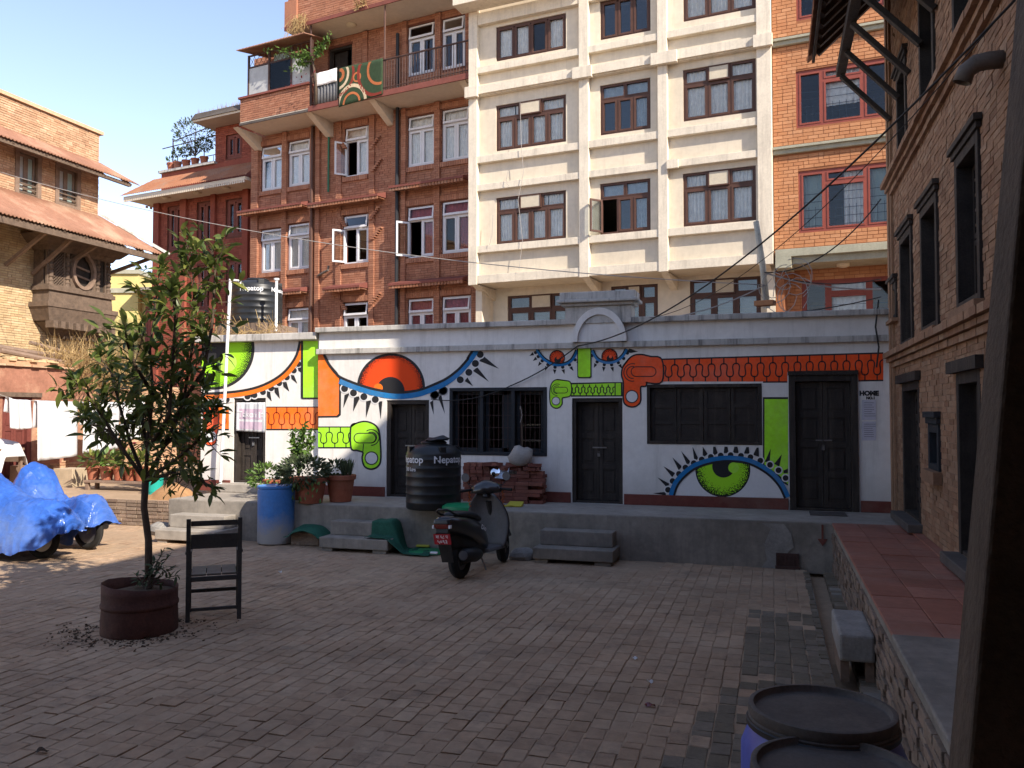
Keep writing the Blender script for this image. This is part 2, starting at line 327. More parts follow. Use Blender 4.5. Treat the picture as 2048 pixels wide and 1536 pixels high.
def text_mesh(s, size, bold=.0, shear=0., align='CENTER'):
    cu = bpy.data.curves.new('t', 'FONT'); cu.body = s; cu.size = size; cu.align_x = align; cu.align_y = 'CENTER'; cu.offset = bold; cu.shear = shear; cu.resolution_u = 3
    ob = bpy.data.objects.new('t', cu); COL.objects.link(ob); dg = bpy.context.evaluated_depsgraph_get(); dg.update()
    me = bpy.data.meshes.new_from_object(ob.evaluated_get(dg)); v = [tuple(p.co) for p in me.vertices]; f = [tuple(p.vertices) for p in me.polygons]
    bpy.data.objects.remove(ob); bpy.data.curves.remove(cu); bpy.data.meshes.remove(me); return v, f
def lettering(s, size, fn, m, parent, bold=0., shear=0., name='lettering', align='CENTER'):
    v, f = text_mesh(s, size, bold, shear, align)
    b = MB(); b.add([fn(x, y) for x, y, _ in v], f)
    return b.build(name, m, parent)
# walls with openings: op = (u0, u1, z0, z1)
def wall_cells(u0, u1, z0, z1, ops):
    zs = sorted({z0, z1, *[min(max(z, z0), z1) for o in ops for z in o[2:4]]}); out = []
    for a, b in zip(zs, zs[1:]):
        if b - a < 1e-4: continue
        cuts = sorted([(max(o[0], u0), min(o[1], u1)) for o in ops if o[2] < b - 1e-4 and o[3] > a + 1e-4 and o[1] > u0 and o[0] < u1]); c = u0
        for p, q in cuts:
            if p > c + 1e-4: out.append((c, p, a, b))
            c = max(c, q)
        if u1 > c + 1e-4: out.append((c, u1, a, b))
    return out
def wall(fr, u0, u1, z0, z1, ops, m, parent, thick=.25, v=0., name='wall'):
    b = MB()
    for c in wall_cells(u0, u1, z0, z1, ops): b.fbox(fr, c[0], c[1], v - thick, v, c[2], c[3])
    return b.build(name, m, parent)
def brick_list(u0, u1, z0, z1, ops, L, h, g=.010):
    out = []; k = 0; z = z0
    while z < z1 - .02:
        zt = min(z + h, z1); u = u0 - (L / 2 if k % 2 else 0) - U_(0, .02)
        cuts = sorted([(o[0], o[1]) for o in ops if o[2] < zt - .01 and o[3] > z + .01])
        while u < u1:
            l_ = L * (.52 if R() < .12 else 1.) ; a, b = u + g / 2, u + l_ - g / 2; segs = [(max(a, u0), min(b, u1))]
            for p, q in cuts:
                ns = []
                for s0, s1 in segs:
                    if q <= s0 or p >= s1: ns.append((s0, s1))
                    else: ns += [(s0, min(s1, p)), (max(s0, q), s1)]
                segs = ns
            for s0, s1 in segs:
                if s1 - s0 > .025: out.append((s0, s1, z + g / 2, zt - g / 2))
            u += l_
        z += h; k += 1
    return out
SHARED = {}
def bricks(fr, lst, m, parent, L, h, g=.010, v=0., depth=.012, rough=.003, n_parts=300, name='brick', back=.01):
    """joined bricks as one part, the largest in the picture as single bricks sharing one mesh"""
    full = []
    for i, (a, b, c, d) in enumerate(lst):
        if abs((b - a) - (L - g)) < .004 and abs((d - c) - (h - g)) < .004:
            q = proj(fr.P((a + b) / 2, v, (c + d) / 2))
            if q and -10 < q[0] < 2058 and -10 < q[1] < 1546: full.append((q[2], i))
    full.sort(); single = {i for _, i in full[:n_parts]}; mb = MB(); P = fr.P
    for i, (a, b, c, d) in enumerate(lst):
        dv = depth + U_(-rough, rough)
        if i in single: continue
        j = [U_(-rough, rough) * .6 for _ in range(4)]
        p = [P(a + j[0], v - back, c), P(b + j[1], v - back, c), P(b + j[1], v - back, d), P(a + j[0], v - back, d),
             P(a + j[0], v + dv, c + j[2]), P(b + j[1], v + dv, c + j[3]), P(b + j[1], v + dv, d + j[3]), P(a + j[0], v + dv, d + j[2])]
        mb.add(p, [(4, 5, 6, 7), (0, 1, 5, 4), (1, 2, 6, 5), (2, 3, 7, 6), (3, 0, 4, 7)])
    if mb.v: mb.build('brickwork', m, parent, kind='stuff')
    if single:
        key = (m, L, h, depth); me = SHARED.get(key)
        if not me:
            t = MB(); a, c = (L - g) / 2, (h - g) / 2; e = .003
            t.add([(-a, back, -c), (a, back, -c), (a, back, c), (-a, back, c), (-a + e, -depth, -c + e), (a - e, -depth, -c + e), (a - e, -depth, c - e), (-a + e, -depth, c - e),
                   (-a, -depth + e, -c), (a, -depth + e, -c), (a, -depth + e, c), (-a, -depth + e, c)],
                  [(4, 5, 6, 7), (8, 9, 5, 4), (9, 10, 6, 5), (10, 11, 7, 6), (11, 8, 4, 7), (0, 1, 9, 8), (1, 2, 10, 9), (2, 3, 11, 10), (3, 0, 8, 11)])
            me = bpy.data.meshes.new('brick'); me.from_pydata([tuple(q) for q in t.v], [], t.f); me.materials.append(M[m]); SHARED[key] = me
        o_ = org(parent)
        for i in single:
            a, b, c, d = lst[i]; o = bpy.data.objects.new(name, me); COL.objects.link(o); o.parent = parent
            o.location = P((a + b) / 2, v + U_(-rough, rough), (c + d) / 2) - o_; o.rotation_euler = (U_(-.01, .01), U_(-.008, .008), fr.a)
def leaf_mesh(name, L, W, fold=.25, curl=.2):
    t = MB(); pts = [(0, 0), (.25, .75), (.55, 1.), (.8, .62), (1, 0)]
    v = []; 
    for a, wd in pts:
        z = -curl * L * a * a
        v += [(-wd * W / 2, a * L, z + fold * wd * W / 2), (0, a * L, z), (wd * W / 2, a * L, z + fold * wd * W / 2)]
    f = []
    for i in range(4):
        k = i * 3; f += [(k, k + 1, k + 4, k + 3), (k + 1, k + 2, k + 5, k + 4)]
    return v, f
def orient(d, up=None, roll=0.):
    d = Vector(d).normalized(); up = Vector(up or (0, 0, 1)); x = d.cross(up)
    if x.length < 1e-3: x = Vector((1, 0, 0))
    x.normalize(); z = x.cross(d)
    if roll: q = Matrix.Rotation(roll, 3, d); x = q @ x; z = q @ z
    return Matrix((x, d, z)).transposed()
def foliage(parent, spots, lm, m, name='leaves', n_parts=0, singles='leaf'):
    """spots: (pos, direction, scale, roll); nearest become single leaves"""
    lv, lf = lm; order = sorted(range(len(spots)), key=lambda i: (spots[i][0] - CAM).length); single = set(order[:n_parts]); mb = MB()
    for i, (p, d, s, r) in enumerate(spots):
        if i in single: continue
        q = orient(d, roll=r) * s; mb.add([p + q @ Vector(c) for c in lv], lf)
    if mb.v: mb.build(name, m, parent, smooth='all', kind='stuff')
    if single:
        me = bpy.data.meshes.new(singles); me.from_pydata(lv, [], lf); me.materials.append(M[m]); me.polygons.foreach_set('use_smooth', [True] * len(me.polygons)); o_ = org(parent)
        for i in single:
            p, d, s, r = spots[i]; o = bpy.data.objects.new(singles, me); COL.objects.link(o); o.parent = parent
            o.matrix_local = Matrix.Translation(p - o_) @ (orient(d, roll=r) * s).to_4x4()
def rdir(spread=1., up=.0):
    while True:
        v = Vector((U_(-1, 1), U_(-1, 1), U_(-1, 1)))
        if .1 < v.length < 1: v.normalize(); v = v * spread + Vector((0, 0, up)); return v.normalized()
from mathutils import noise as mn
# ================================================================== the ground
WY = 12.75; PZ = .6; PF = 11.4; RX = 1.62; WKX = .73
g = MB(); g.add([(-500, -500, -.09), (500, -500, -.09), (500, 500, -.09), (-500, 500, -.09)], [(0, 1, 2, 3)])
ground = struct(g.build('ground', 'dust'))
d = MB(); d.grid(lambda a, b: (-16.2 + a * 16.6, -2 + b * 14.5, -.0035 + .005 * mn.noise((a * 14, b * 13, 0)) + .005 * mn.noise((a * 70, b * 70, 3))), 240, 200)
dust = d.build('dust_bed', 'dust', ground, smooth='all')
def inpoly(x, y, P):
    c = False; j = len(P) - 1
    for i in range(len(P)):
        if (P[i][1] > y) != (P[j][1] > y) and x < (P[j][0] - P[i][0]) * (y - P[i][1]) / (P[j][1] - P[i][1]) + P[i][0]: c = not c
        j = i
    return c
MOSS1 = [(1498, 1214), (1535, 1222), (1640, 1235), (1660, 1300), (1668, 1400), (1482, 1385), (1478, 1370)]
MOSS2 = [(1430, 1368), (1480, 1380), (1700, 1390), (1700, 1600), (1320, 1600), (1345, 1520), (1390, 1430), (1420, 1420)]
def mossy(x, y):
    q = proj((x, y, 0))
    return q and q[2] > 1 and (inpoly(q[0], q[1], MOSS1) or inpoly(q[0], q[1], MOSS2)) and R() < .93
PW, PL = .126, .178; plist = []; x = -16.0; k = 0
while x < .36:
    yy = .2 + (PL / 2 if k % 2 else 0) + U_(0, .05); wd = PW
    while yy < (11.32 if x > -9.4 else 12.25):
        ln = PL * (.5 if R() < .10 else 1.)
        dust_h = mn.noise((x * .35, yy * .35, 8)) * .5 + mn.noise((x * 1.1, yy * 1.1, 2)) * .3
        far = min(1, max(0, (yy - 6.5) / 4.5)) * (1 if x < -1.5 else .35)
        h = .0045 - .012 * max(0, dust_h) - .007 * far + U_(-.003, .003)
        if R() > .012: plist.append((x + wd / 2 + U_(-.004, .004), yy + ln / 2, wd - U_(.004, .011), ln - U_(.004, .012), h, U_(-.035, .035), mossy(x + wd / 2, yy + ln / 2)))
        yy += ln
    x += wd; k += 1
vis = []
for i, p in enumerate(plist):
    q = proj((p[0], p[1], 0))
    if q and -20 < q[0] < 2068 and q[1] < 1560 and p[3] > .13: vis.append((q[2], i))
vis.sort(); single = {i for _, i in vis[:300]}
def paver_shape(w_, l_, e=.0045):
    a, b = w_ / 2, l_ / 2
    return ([(-a, -b, -.05), (a, -b, -.05), (a, b, -.05), (-a, b, -.05), (-a, -b, -e), (a, -b, -e), (a, b, -e), (-a, b, -e), (-a + e, -b + e, 0), (a - e, -b + e, 0), (a - e, b - e, 0), (-a + e, b - e, 0)],
            [(8, 9, 10, 11), (4, 5, 9, 8), (5, 6, 10, 9), (6, 7, 11, 10), (7, 4, 8, 11), (0, 1, 5, 4), (1, 2, 6, 5), (2, 3, 7, 6), (3, 0, 4, 7)])
pm = {}
for key in ('paver', 'paver_moss'):
    for vnt in range(4):
        v_, f_ = paver_shape(.117 + .0015 * vnt, .170 - .0015 * vnt)
        v_ = [(x + U_(-.005, .005), y + U_(-.006, .006), z) for x, y, z in v_]
        me = bpy.data.meshes.new('brick'); me.from_pydata(v_, [], f_); me.materials.append(M[key]); pm[key, vnt] = me
st = {'paver': MB(), 'paver_moss': MB()}
for i, (x, y, w_, l_, h, a, mo) in enumerate(plist):
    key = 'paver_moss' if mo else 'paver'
    if i in single:
        o = bpy.data.objects.new('paving_brick', pm[key, i % 4]); COL.objects.link(o); o.parent = ground
        o.location = (x, y, h); o.rotation_euler = (U_(-.012, .012), U_(-.015, .015), a)
    else:
        v_, f_ = paver_shape(w_, l_); ca, sa = cos(a), sin(a); tx, ty = U_(-.012, .012), U_(-.012, .012)
        st[key].add([(x + (px + U_(-.003, .003)) * ca - py * sa, y + px * sa + py * ca, h + pz + px * tx + py * ty) for px, py, pz in v_], f_[:5] + f_[5:9])
for key in st: st[key].build('paving_bricks', key, ground, kind='stuff')
# gutter along the walkway
gt = MB(); gt.box(.36, .42, 2.5, 11.2, -.08, .004); gt.box(.60, WKX - .004, 2.5, 11.2, -.08, .010)
gutter = struct(gt.build('gutter', 'concrete')); gm = MB(); y = 2.5
gb = MB()
while y < 11.1:
    l_ = U_(.09, .16)
    for x0, x1 in ((.355, .425), (.595, .72)): gb.box(x0 + U_(-.01, .01), x1 - U_(0, .02), y + .006, y + l_ - .006, -.04, U_(.006, .022))
    y += l_
gb.build('edging_bricks', 'paver_moss', gutter, kind='stuff')
# ================================================================== raised pavement, walkway, terrace
pv = MB(); pv.box(-9.35, RX - .004, PF, WY + .05, -.05, PZ)
pavement = struct(pv.build('raised_pavement', 'concrete', bevel=.012))
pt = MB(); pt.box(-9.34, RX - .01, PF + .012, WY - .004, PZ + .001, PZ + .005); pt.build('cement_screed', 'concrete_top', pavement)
pl = MB(); a = onY(1525, 1060, PF - .004); b_ = onY(1588, 1130, PF - .004)   # pale patched plaster by the drain
ring = [(a.x + U_(-.02, .02), PF - .004, .57), (a.x + .1, PF - .004, .50), (a.x + .02, PF - .004, .3), (a.x + .05, PF - .004, .1), (a.x - .02, PF - .004, .0), (b_.x - .1, PF - .004, 0), (b_.x - .08, PF - .004, .2), (b_.x, PF - .004, .28), (b_.x - .03, PF - .004, .45), (b_.x - .12, PF - .004, .57)]
pl.prism(ring, (0, -.006, 0)).build('pale_plaster_patch', 'stone', pavement)
ar = MB(); p = onY(1645, 1070, PF - .01)
ar.box(p.x - .012, p.x + .012, PF - .008, PF - .004, p.z - .1, p.z + .13); ar.prism([(p.x - .06, PF - .005, p.z - .05), (p.x + .06, PF - .005, p.z - .05), (p.x, PF - .005, p.z - .14)], (0, -.004, 0)); ar.build('painted_arrow', 'skirt', pavement)
dr = MB(); q = onY(1575, 1118, PF - .02); dr.box(q.x - .15, q.x + .15, PF - .05, PF - .012, .0, .04)
for i in range(6): dr.box(q.x - .13 + i * .05, q.x - .115 + i * .05, PF - .04, PF - .03, .04, .17)
dr.box(q.x - .14, q.x + .14, PF - .03, PF - .012, .04, .20); dr.build('drain_grate', 'iron', pavement)
# tiled walkway in front of the right-hand house
wk = MB(); wk.box(WKX, RX - .004, -3, PF - .003, -.06, PZ - .02)
walk = struct(wk.build('walkway', 'concrete'))
WKF = Frame((WKX, 0, 0), -pi / 2)
bricks(WKF, brick_list(-11.35, -2.2, 0.0, .50, [], .22, .062, .014), 'rubble', walk, .22, .062, .014, v=0, depth=.02, rough=.012, n_parts=120)
tw, tl = .285, .40; y = 11.39
ti = 0
while y > 5.85:
    for c in range(3):
        x0 = WKX - .02 + c * tw * 1.04; x1 = min(x0 + tw * 1.04 - .006, RX - .01)
        t = MB(); t.box(x0, x1, y - tl + .007, y, PZ - .02, PZ + U_(.004, .012)); t.build('tile', 'walktile', walk, bevel=.004)
    y -= tl
sb = MB(); sb.box(WKX - .03, RX - .01, 1., y, PZ - .02, PZ + .012); sb.build('cement_slab', 'concrete', walk, bevel=.01)
kb = MB(); kb.box(RX - .10, RX - .008, 1.0, 11.9, PZ + .013, PZ + .03); kb.build('wall_kerb', 'walktile', walk)
# terrace of old brick in the far left corner
tr_ = MB(); tr_.box(-19, -9.36, 12.32, 22, -.06, .45)
terrace = struct(tr_.build('terrace', 'dust'))
TF = Frame((0, 12.32, 0), 0)
bricks(TF, brick_list(-15.6, -9.37, 0., .46, [], .22, .066, .014), 'rubble', terrace, .22, .066, .014, depth=.02, rough=.012, n_parts=120)
# ================================================================== steps and stone block
def steps(px0, px1, py_base, label, treads, group='concrete steps up to the raised pavement', run=.27):
    p0 = onZ(px0, py_base, 0); p1 = onZ(px1, py_base, 0); x0, x1 = p0.x, p1.x; n = treads
    o = thing('concrete_steps', label, 'steps', ((x0 + x1) / 2, PF - n * run / 2, 0), group)
    for i in range(n):
        hh = PZ * (i + 1) / (n + 1); y0 = PF - run * (n - i)
        b = MB(); b.box(x0 + .03 * i, x1 - .05 * i, y0, PF - .004, hh - .2 if i else .05, hh)
        if i == 0: b.box(x0 + .02, x0 + .2, y0 + .03, PF - .01, -.01, .048); b.box(x1 - .25, x1 - .03, y0 + .03, PF - .01, -.01, .048)
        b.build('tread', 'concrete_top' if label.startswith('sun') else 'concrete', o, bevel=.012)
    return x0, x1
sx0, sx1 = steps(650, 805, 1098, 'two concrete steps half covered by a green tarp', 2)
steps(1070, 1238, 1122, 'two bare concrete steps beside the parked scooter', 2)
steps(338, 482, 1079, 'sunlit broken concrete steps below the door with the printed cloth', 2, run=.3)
sbk = thing('stone_block', 'rough cement block step set over the gutter beside the tiled walkway', 'step', (.56, 7.55, 0))
qa, qb = onZ(1678, 1268, .36), onZ(1666, 1217, .36); b = MB(); b.box(qa.x, WKX - .026, qa.y, qb.y, .16, .36); b.build('slab', 'stone', sbk, bevel=.02)
b = MB(); b.box(qa.x + .01, qa.x + .07, qa.y + .04, qb.y - .03, .0, .158); b.box(.64, WKX - .03, qa.y + .04, qb.y - .03, .012, .158); b.build('support', 'rubble', sbk)
for px, py, s, lb in ((1046, 1117, .2, 'rough grey stone lying behind the front wheel of the scooter'), (330, 1068, .26, 'boulder against the broken sunlit steps'), (1010, 1086, .12, 'small broken stone against the raised pavement')):
    p = onZ(px, py, 0); m = MB()
    m.lathe(p, [(s * .2, -.01), (s * .9, .0), (s, s * .25), (s * .85, s * .5), (s * .4, s * .72), (.001, s * .75)], 12)
    m.v = [v + Vector((mn.noise(v * 6) * .3, mn.noise(v * 6 + Vector((5, 0, 0))) * .3, mn.noise(v * 5) * .12)) * s for v in m.v]
    for v in m.v: v.z = max(v.z, -.01)
    tag(m.build('stone', 'stone', base=p), lb, 'stone')
# ================================================================== the white painted building
WF = Frame((0, WY, 0), 0)
VL = -.08                                                    # the left section stands a hand's breadth back
def zq(px, py, v=0): return WF.px(px, py, v)[1]
def uq(px, py=850, v=0): return WF.px(px, py, v)[0]
XL = uq(402, 850, VL); XM = uq(637); XR = RX - .012
white = thing('painted_building', 'single storey whitewashed building covered in a bright spray painted mural', 'building', ((XL + XR) / 2, WY, PZ))
ZC1, ZC0 = zq(1300, 634), zq(1300, 645); ZK1, ZK0 = zq(1300, 682), zq(1300, 694)
ZL1, ZL0 = zq(560, 668, VL), zq(560, 682, VL)
def op(x0, x1, y0, y1, v=0): m_ = (x0 + x1) / 2; return (uq(x0, 850, v), uq(x1, 850, v), zq(m_, y1, v), zq(m_, y0, v))
D1 = op(467, 531, 796, 962, VL); D2 = op(773, 858, 800, 1000); D3 = op(1144, 1245, 796, 1004); D4 = op(1578, 1716, 750, 1009)
W1 = op(899, 1094, 775, 911); W2 = op(1294, 1524, 768, 889)
D2 = D2[:2] + (PZ + .007,) + D2[3:]; D3 = D3[:2] + (PZ + .007,) + D3[3:]; D4 = D4[:2] + (PZ + .007,) + D4[3:]
D1 = D1[:2] + (PZ + .16,) + D1[3:]
wl = wall(WF, XL, XM, PZ, ZL0, [D1], 'white', white, .25, VL)
wr = wall(WF, XM, XR, PZ, ZC0, [D2, D3, D4, W1, W2], 'white', white, .25, 0)
sh = MB()                                                    # the rest of the shell: roof, back, ends
sh.box(XL + .01, XM - .01, WY + .09, WY + 5.5, ZL0 - .2, ZL0 - .05); sh.box(XM, XR, WY + .01, WY + 5.5, ZC0 - .5, ZC0 - .35)
sh.box(XL, XR, WY + 5.3, WY + 5.5, PZ, ZL0 - .25); sh.box(XL, XL + .2, WY + .34, WY + 5.3, PZ, ZL0 - .25); sh.box(XR - .2, XR, WY + .26, WY + 5.3, PZ, ZC0 - .5)
sh.box(XM - .1, XM + .1, WY + .34, WY + 5.3, PZ, ZL0 - .25); sh.box(XL, XR, WY + .26, WY + 5.3, PZ - .1, PZ + .004)
sh.build('shell', 'white', white)
b = MB(); b.fbox(WF, XM - .03, XR, -.25, .10, ZC0, ZC1); b.build('coping', 'coping', white, bevel=.01)
b = MB(); b.fbox(WF, XM - .02, XR, 0.001, .075, ZK0, ZK1); b.build('cornice', 'coping', white, bevel=.008)
b = MB(); b.fbox(WF, XL - .05, XM - .035, -.40, .06, ZL0, ZL1); b.build('coping', 'coping', white, bevel=.012)
# plinth band, in pieces between the doors
zs = zq(1400, 992)
for (a, c, v) in ((XL, D1[0] - .05, VL), (XM, D2[0] - .02, 0), (D2[1] + .02, D3[0] - .02, 0), (D3[1] + .02, D4[0] - .02, 0), (D4[1] + .02, XR, 0)):
    b = MB(); b.fbox(WF, a, c, v + .001, v + .022, PZ + .006, zs if v == 0 else PZ + .2); b.build('skirting', 'skirt', white, bevel=.004)
b = MB(); b.fbox(WF, D1[0] - .2, D1[1] + .55, VL - .1, VL + .22, PZ + .006, PZ + .155); b.build('door_step', 'concrete_top', white, bevel=.015)
# pediment with the round arch
u0, u1 = uq(1131, 640, .1), uq(1263, 640, .1); zt = zq(1197, 612, .1); zc = zq(1197, 600, .2); ztop = zq(1197, 582, .2)
ped = MB(); ped.fbox(WF, u0, u1, -.24, .13, ZC0 + .002, zt); pd = ped.build('pediment', 'coping', white, bevel=.008)
b = MB(); b.fbox(WF, u0 - .05, u1 + .05, -.27, .18, zt + .001, zt + .05); b.fbox(WF, u0 - .11, u1 + .11, -.30, .25, zt + .051, zc + .02); b.fbox(WF, u0 - .07, u1 + .07, -.28, .2, zc + .021, ztop); b.build('cap', 'coping', pd, bevel=.012)
cu = uq(1199, 660, .1); cz = ZK1 + .001; ro = uq(1254, 680, .1) - cu; ri = ro - .085; ht = (zq(1197, 616, .1) - cz) / ro
arch = MB(); ring = []
for i in range(25): a = pi * i / 24; ring.append((cos(a), sin(a)))
outer = [WF.P(cu - c * ro, .03, cz + s * ro * ht) for c, s in ring]; inner = [WF.P(cu - c * ri, .03, cz + s * ri * ht) for c, s in ring]
k = WF.N * .13
rings = [outer, [p + k for p in outer], [p + k for p in inner], inner]
for i in range(24):
    for j in range(4): q = rings; arch.add([q[j][i], q[j][i + 1], q[(j + 1) % 4][i + 1], q[(j + 1) % 4][i]], [(0, 1, 2, 3)])
arch.build('arch_moulding', 'white', pd)
pn = MB(); pn.prism([WF.P(cu - c * ri, .03, cz + s * ri * ht) for c, s in ring], WF.N * .075); pn.build('arch_panel', 'white', pd)
# doors
def door(parent, fr, o, v, m, leaves=2, depth=.13, fw=.07, padlock=True, panels=3, frame=True):
    u0, u1, z0, z1 = o; b = MB()
    b.fbox(fr, u0, u0 + fw, v - depth - .02, v - .02, z0, z1); b.fbox(fr, u1 - fw, u1, v - depth - .02, v - .02, z0, z1); b.fbox(fr, u0 + fw, u1 - fw, v - depth - .02, v - .02, z1 - fw, z1)
    b.fbox(fr, u0 + fw, u1 - fw, v - depth - .03, v - .03, z0, z0 + .035)
    dd = b.build('door', m, parent, bevel=.004); a, c = u0 + fw, u1 - fw; wdt = (c - a) / leaves
    for i in range(leaves):
        l0, l1 = a + i * wdt + .003, a + (i + 1) * wdt - .003; lf = MB(); vv = v - depth
        lf.fbox(fr, l0, l1, vv - .045, vv - .015, z0 + .038, z1 - fw - .004); zz0, zz1 = z0 + .04, z1 - fw - .006; s_ = .06
        lf.fbox(fr, l0, l0 + s_, vv - .014, vv, zz0, zz1); lf.fbox(fr, l1 - s_, l1, vv - .014, vv, zz0, zz1)
        for j in range(panels + 1):
            zz = zz0 + (zz1 - zz0 - .09) * j / panels; lf.fbox(fr, l0 + s_, l1 - s_, vv - .014, vv, zz, zz + .09)
        for j in range(panels):
            za = zz0 + (zz1 - zz0 - .09) * j / panels + .13; zb = zz0 + (zz1 - zz0 - .09) * (j + 1) / panels - .04
            lf.fbox(fr, l0 + s_ + .03, l1 - s_ - .03, vv - .014, vv - .004, za, zb)
        lf.build('door_leaf', m, dd, bevel=.003)
    if padlock:
        q = MB(); c_ = (u0 + u1) / 2; zz = z0 + (z1 - z0) * .47; q.fbox(fr, c_ - .02, c_ + .02, v - depth + .004, v - depth + .024, zz - .05, zz); q.tube([fr.P(c_ - .014, v - depth + .014, zz), fr.P(c_ - .014, v - depth + .014, zz + .025), fr.P(c_ + .014, v - depth + .014, zz + .025), fr.P(c_ + .014, v - depth + .014, zz)], .004, 6)
        q.fbox(fr, c_ - .1, c_ + .12, v - depth + .004, v - depth + .012, zz + .08, zz + .1); q.build('padlock', 'steel', dd)
    return dd
door(white, WF, D1, VL, 'darkwood', 2, .14, .06, panels=3)
door(white, WF, D2, 0, 'darkwood', 2, .15, .07)
door(white, WF, D3, 0, 'darkwood', 2, .15, .06)
door(white, WF, D4, .05, 'darkwood', 2, .10, .09, panels=4)
b = MB(); b.fbox(WF, D4[0] - .01, D4[1] + .01, .004, .06, D4[3] + .001, D4[3] + .06); b.build('door_lintel', 'darkwood', white)
b = MB(); b.fbox(WF, D4[0] + .25, D4[0] + .72, .2, .62, PZ + .007, PZ + .02); tag(b.build('door_mat', 'charcoal', base=WF.P(D4[0] + .5, .4, PZ)), 'dark ribbed door mat before the wide double door', 'door mat')
# barred window
b = MB(); u0, u1, z0, z1 = W1; f = .055
b.fbox(WF, u0, u1, -.16, .012, z0, z0 + f); b.fbox(WF, u0, u1, -.16, .012, z1 - f, z1)
for i in range(4):
    uu = u0 + (u1 - u0 - f) * i / 3; b.fbox(WF, uu, uu + f, -.16, .011, z0 + f, z1 - f)
win1 = b.build('window', 'bluewood', white, bevel=.004)
for i in range(3):
    a = u0 + f + (u1 - u0 - f) * i / 3; c = u0 + (u1 - u0 - f) * (i + 1) / 3; s_ = .07
    sa = MB()
    for x0, x1 in (((a + .01), a + s_), (c - s_ - (.12 if i == 1 else 0), c - .01)): sa.fbox(WF, x0, x1, -.14, -.10, z0 + f, z1 - f)
    sa.fbox(WF, a + s_, c - s_, -.14, -.10, z1 - f - .06, z1 - f); sa.fbox(WF, a + s_, c - s_, -.14, -.10, z0 + f, z0 + f + .06); sa.build('sash', 'bluewood', win1)
    br = MB()
    for j in range(1, 6): uu = a + (c - a) * j / 6; br.tube([WF.P(uu, -.06, z0 + f), WF.P(uu, -.06, z1 - f)], .005, 5)
    for j in range(1, 5): zz = z0 + f + (z1 - z0 - 2 * f) * j / 5; br.tube([WF.P(a, -.055, zz), WF.P(c, -.055, zz)], .004, 5)
    br.build('window_bars', 'iron', win1)
# what stands inside, seen through the bars
sf = thing('kitchen_shelf', 'pale open shelf inside the room behind the barred window', 'shelf', WF.P((u0 + u1) / 2, -.9, PZ))
for uu, wd in ((uq(930), .13), (uq(978), .06), (uq(1002), .06)):
    b = MB(); b.fbox(WF, uu, uu + wd, -.95, -.9, PZ + .005, zq(930, 808)); b.build('upright', 'ply', sf)
for yy in (851, 884):
    b = MB(); b.fbox(WF, uq(975), uq(1090), -1.1, -.8, zq(1000, yy) - .012, zq(1000, yy) + .012); b.build('shelf_board', 'ply', sf)
pc = WF.P(uq(1002), -.93, zq(1000, 851) + .012); b = MB(); b.lathe(pc, [(.10, .0), (.125, .03), (.13, .14), (.142, .2), (.146, .205), (.12, .2), (.11, .03), (.001, .02)], 24)
tag(b.build('cooking_pot', 'steel', base=pc, smooth=True), 'dull metal cooking pot on the shelf behind the window bars', 'pot')
# shuttered window
b = MB(); u0, u1, z0, z1 = W2; f = .05
b.fbox(WF, u0, u1, -.14, .012, z0, z0 + f); b.fbox(WF, u0, u1, -.14, .012, z1 - f, z1); b.fbox(WF, u0, u0 + f, -.14, .011, z0 + f, z1 - f); b.fbox(WF, u1 - f, u1, -.14, .011, z0 + f, z1 - f)
win2 = b.build('window', 'darkwood', white, bevel=.004); n = 4
for i in range(n):
    a = u0 + f + (u1 - u0 - 2 * f) * i / n + .004; c = u0 + f + (u1 - u0 - 2 * f) * (i + 1) / n - .004; s_ = .055; lf = MB(); v = -.05
    lf.fbox(WF, a, c, v - .035, v - .012, z0 + f, z1 - f); lf.fbox(WF, a, a + s_, v - .011, v, z0 + f, z1 - f); lf.fbox(WF, c - s_, c, v - .011, v, z0 + f, z1 - f)
    for j in range(4): zz = z0 + f + (z1 - z0 - 2 * f - .06) * j / 3; lf.fbox(WF, a + s_, c - s_, v - .011, v, zz, zz + .06)
    lf.build('shutter', 'darkwood', win2, bevel=.003)
# ================================================================== the mural: flat paint on the wall
def Za(x, y): return 400 + x * .25391, 640 + y * .25391
def Z3(x, y): return 860 + x * .27346, 640 + y * .27346
def Z4(x, y): return 1220 + x * .2832, 660 + y * .2832
class Mural:
    def __init__(s, name, wallobj, v): s.w = wallobj; s.v = v; s.lay = 0; s.n = name
    def P(s, q, k): u, z = WF.px(q[0], q[1], s.v); return WF.P(u, s.v + .0018 + .0011 * k, z)
    def poly(s, pts, m, k, name='painted_shape'):
        b = MB(); b.add([s.P(p, k) for p in pts], [tuple(range(len(pts)))]); o = b.build(name, m, s.w); return o
    def strokes(s, lines, wd, m, k, name='painted_line'):
        b = MB()
        for pts in lines:
            L = []; Rr = []
            for i, p in enumerate(pts):
                a = pts[max(i - 1, 0)]; c = pts[min(i + 1, len(pts) - 1)]; dx, dy = c[0] - a[0], c[1] - a[1]; h = math.hypot(dx, dy) or 1; nx, ny = -dy / h * wd / 2, dx / h * wd / 2
                L.append((p[0] + nx, p[1] + ny)); Rr.append((p[0] - nx, p[1] - ny))
            n = len(pts); b.add([s.P(p, k) for p in L + Rr], [(i, i + 1, n + i + 1, n + i) for i in range(n - 1)])
        return b.build(name, m, s.w)
    def polys(s, lst, m, k, name='painted_shape'):
        for pts in lst: s.poly(pts, m, k, name)
    def center(s, q): return s.P(q, 0)
    def rad(s, q, r): return (s.P((q[0] + r, q[1]), 0) - s.P(q, 0)).length
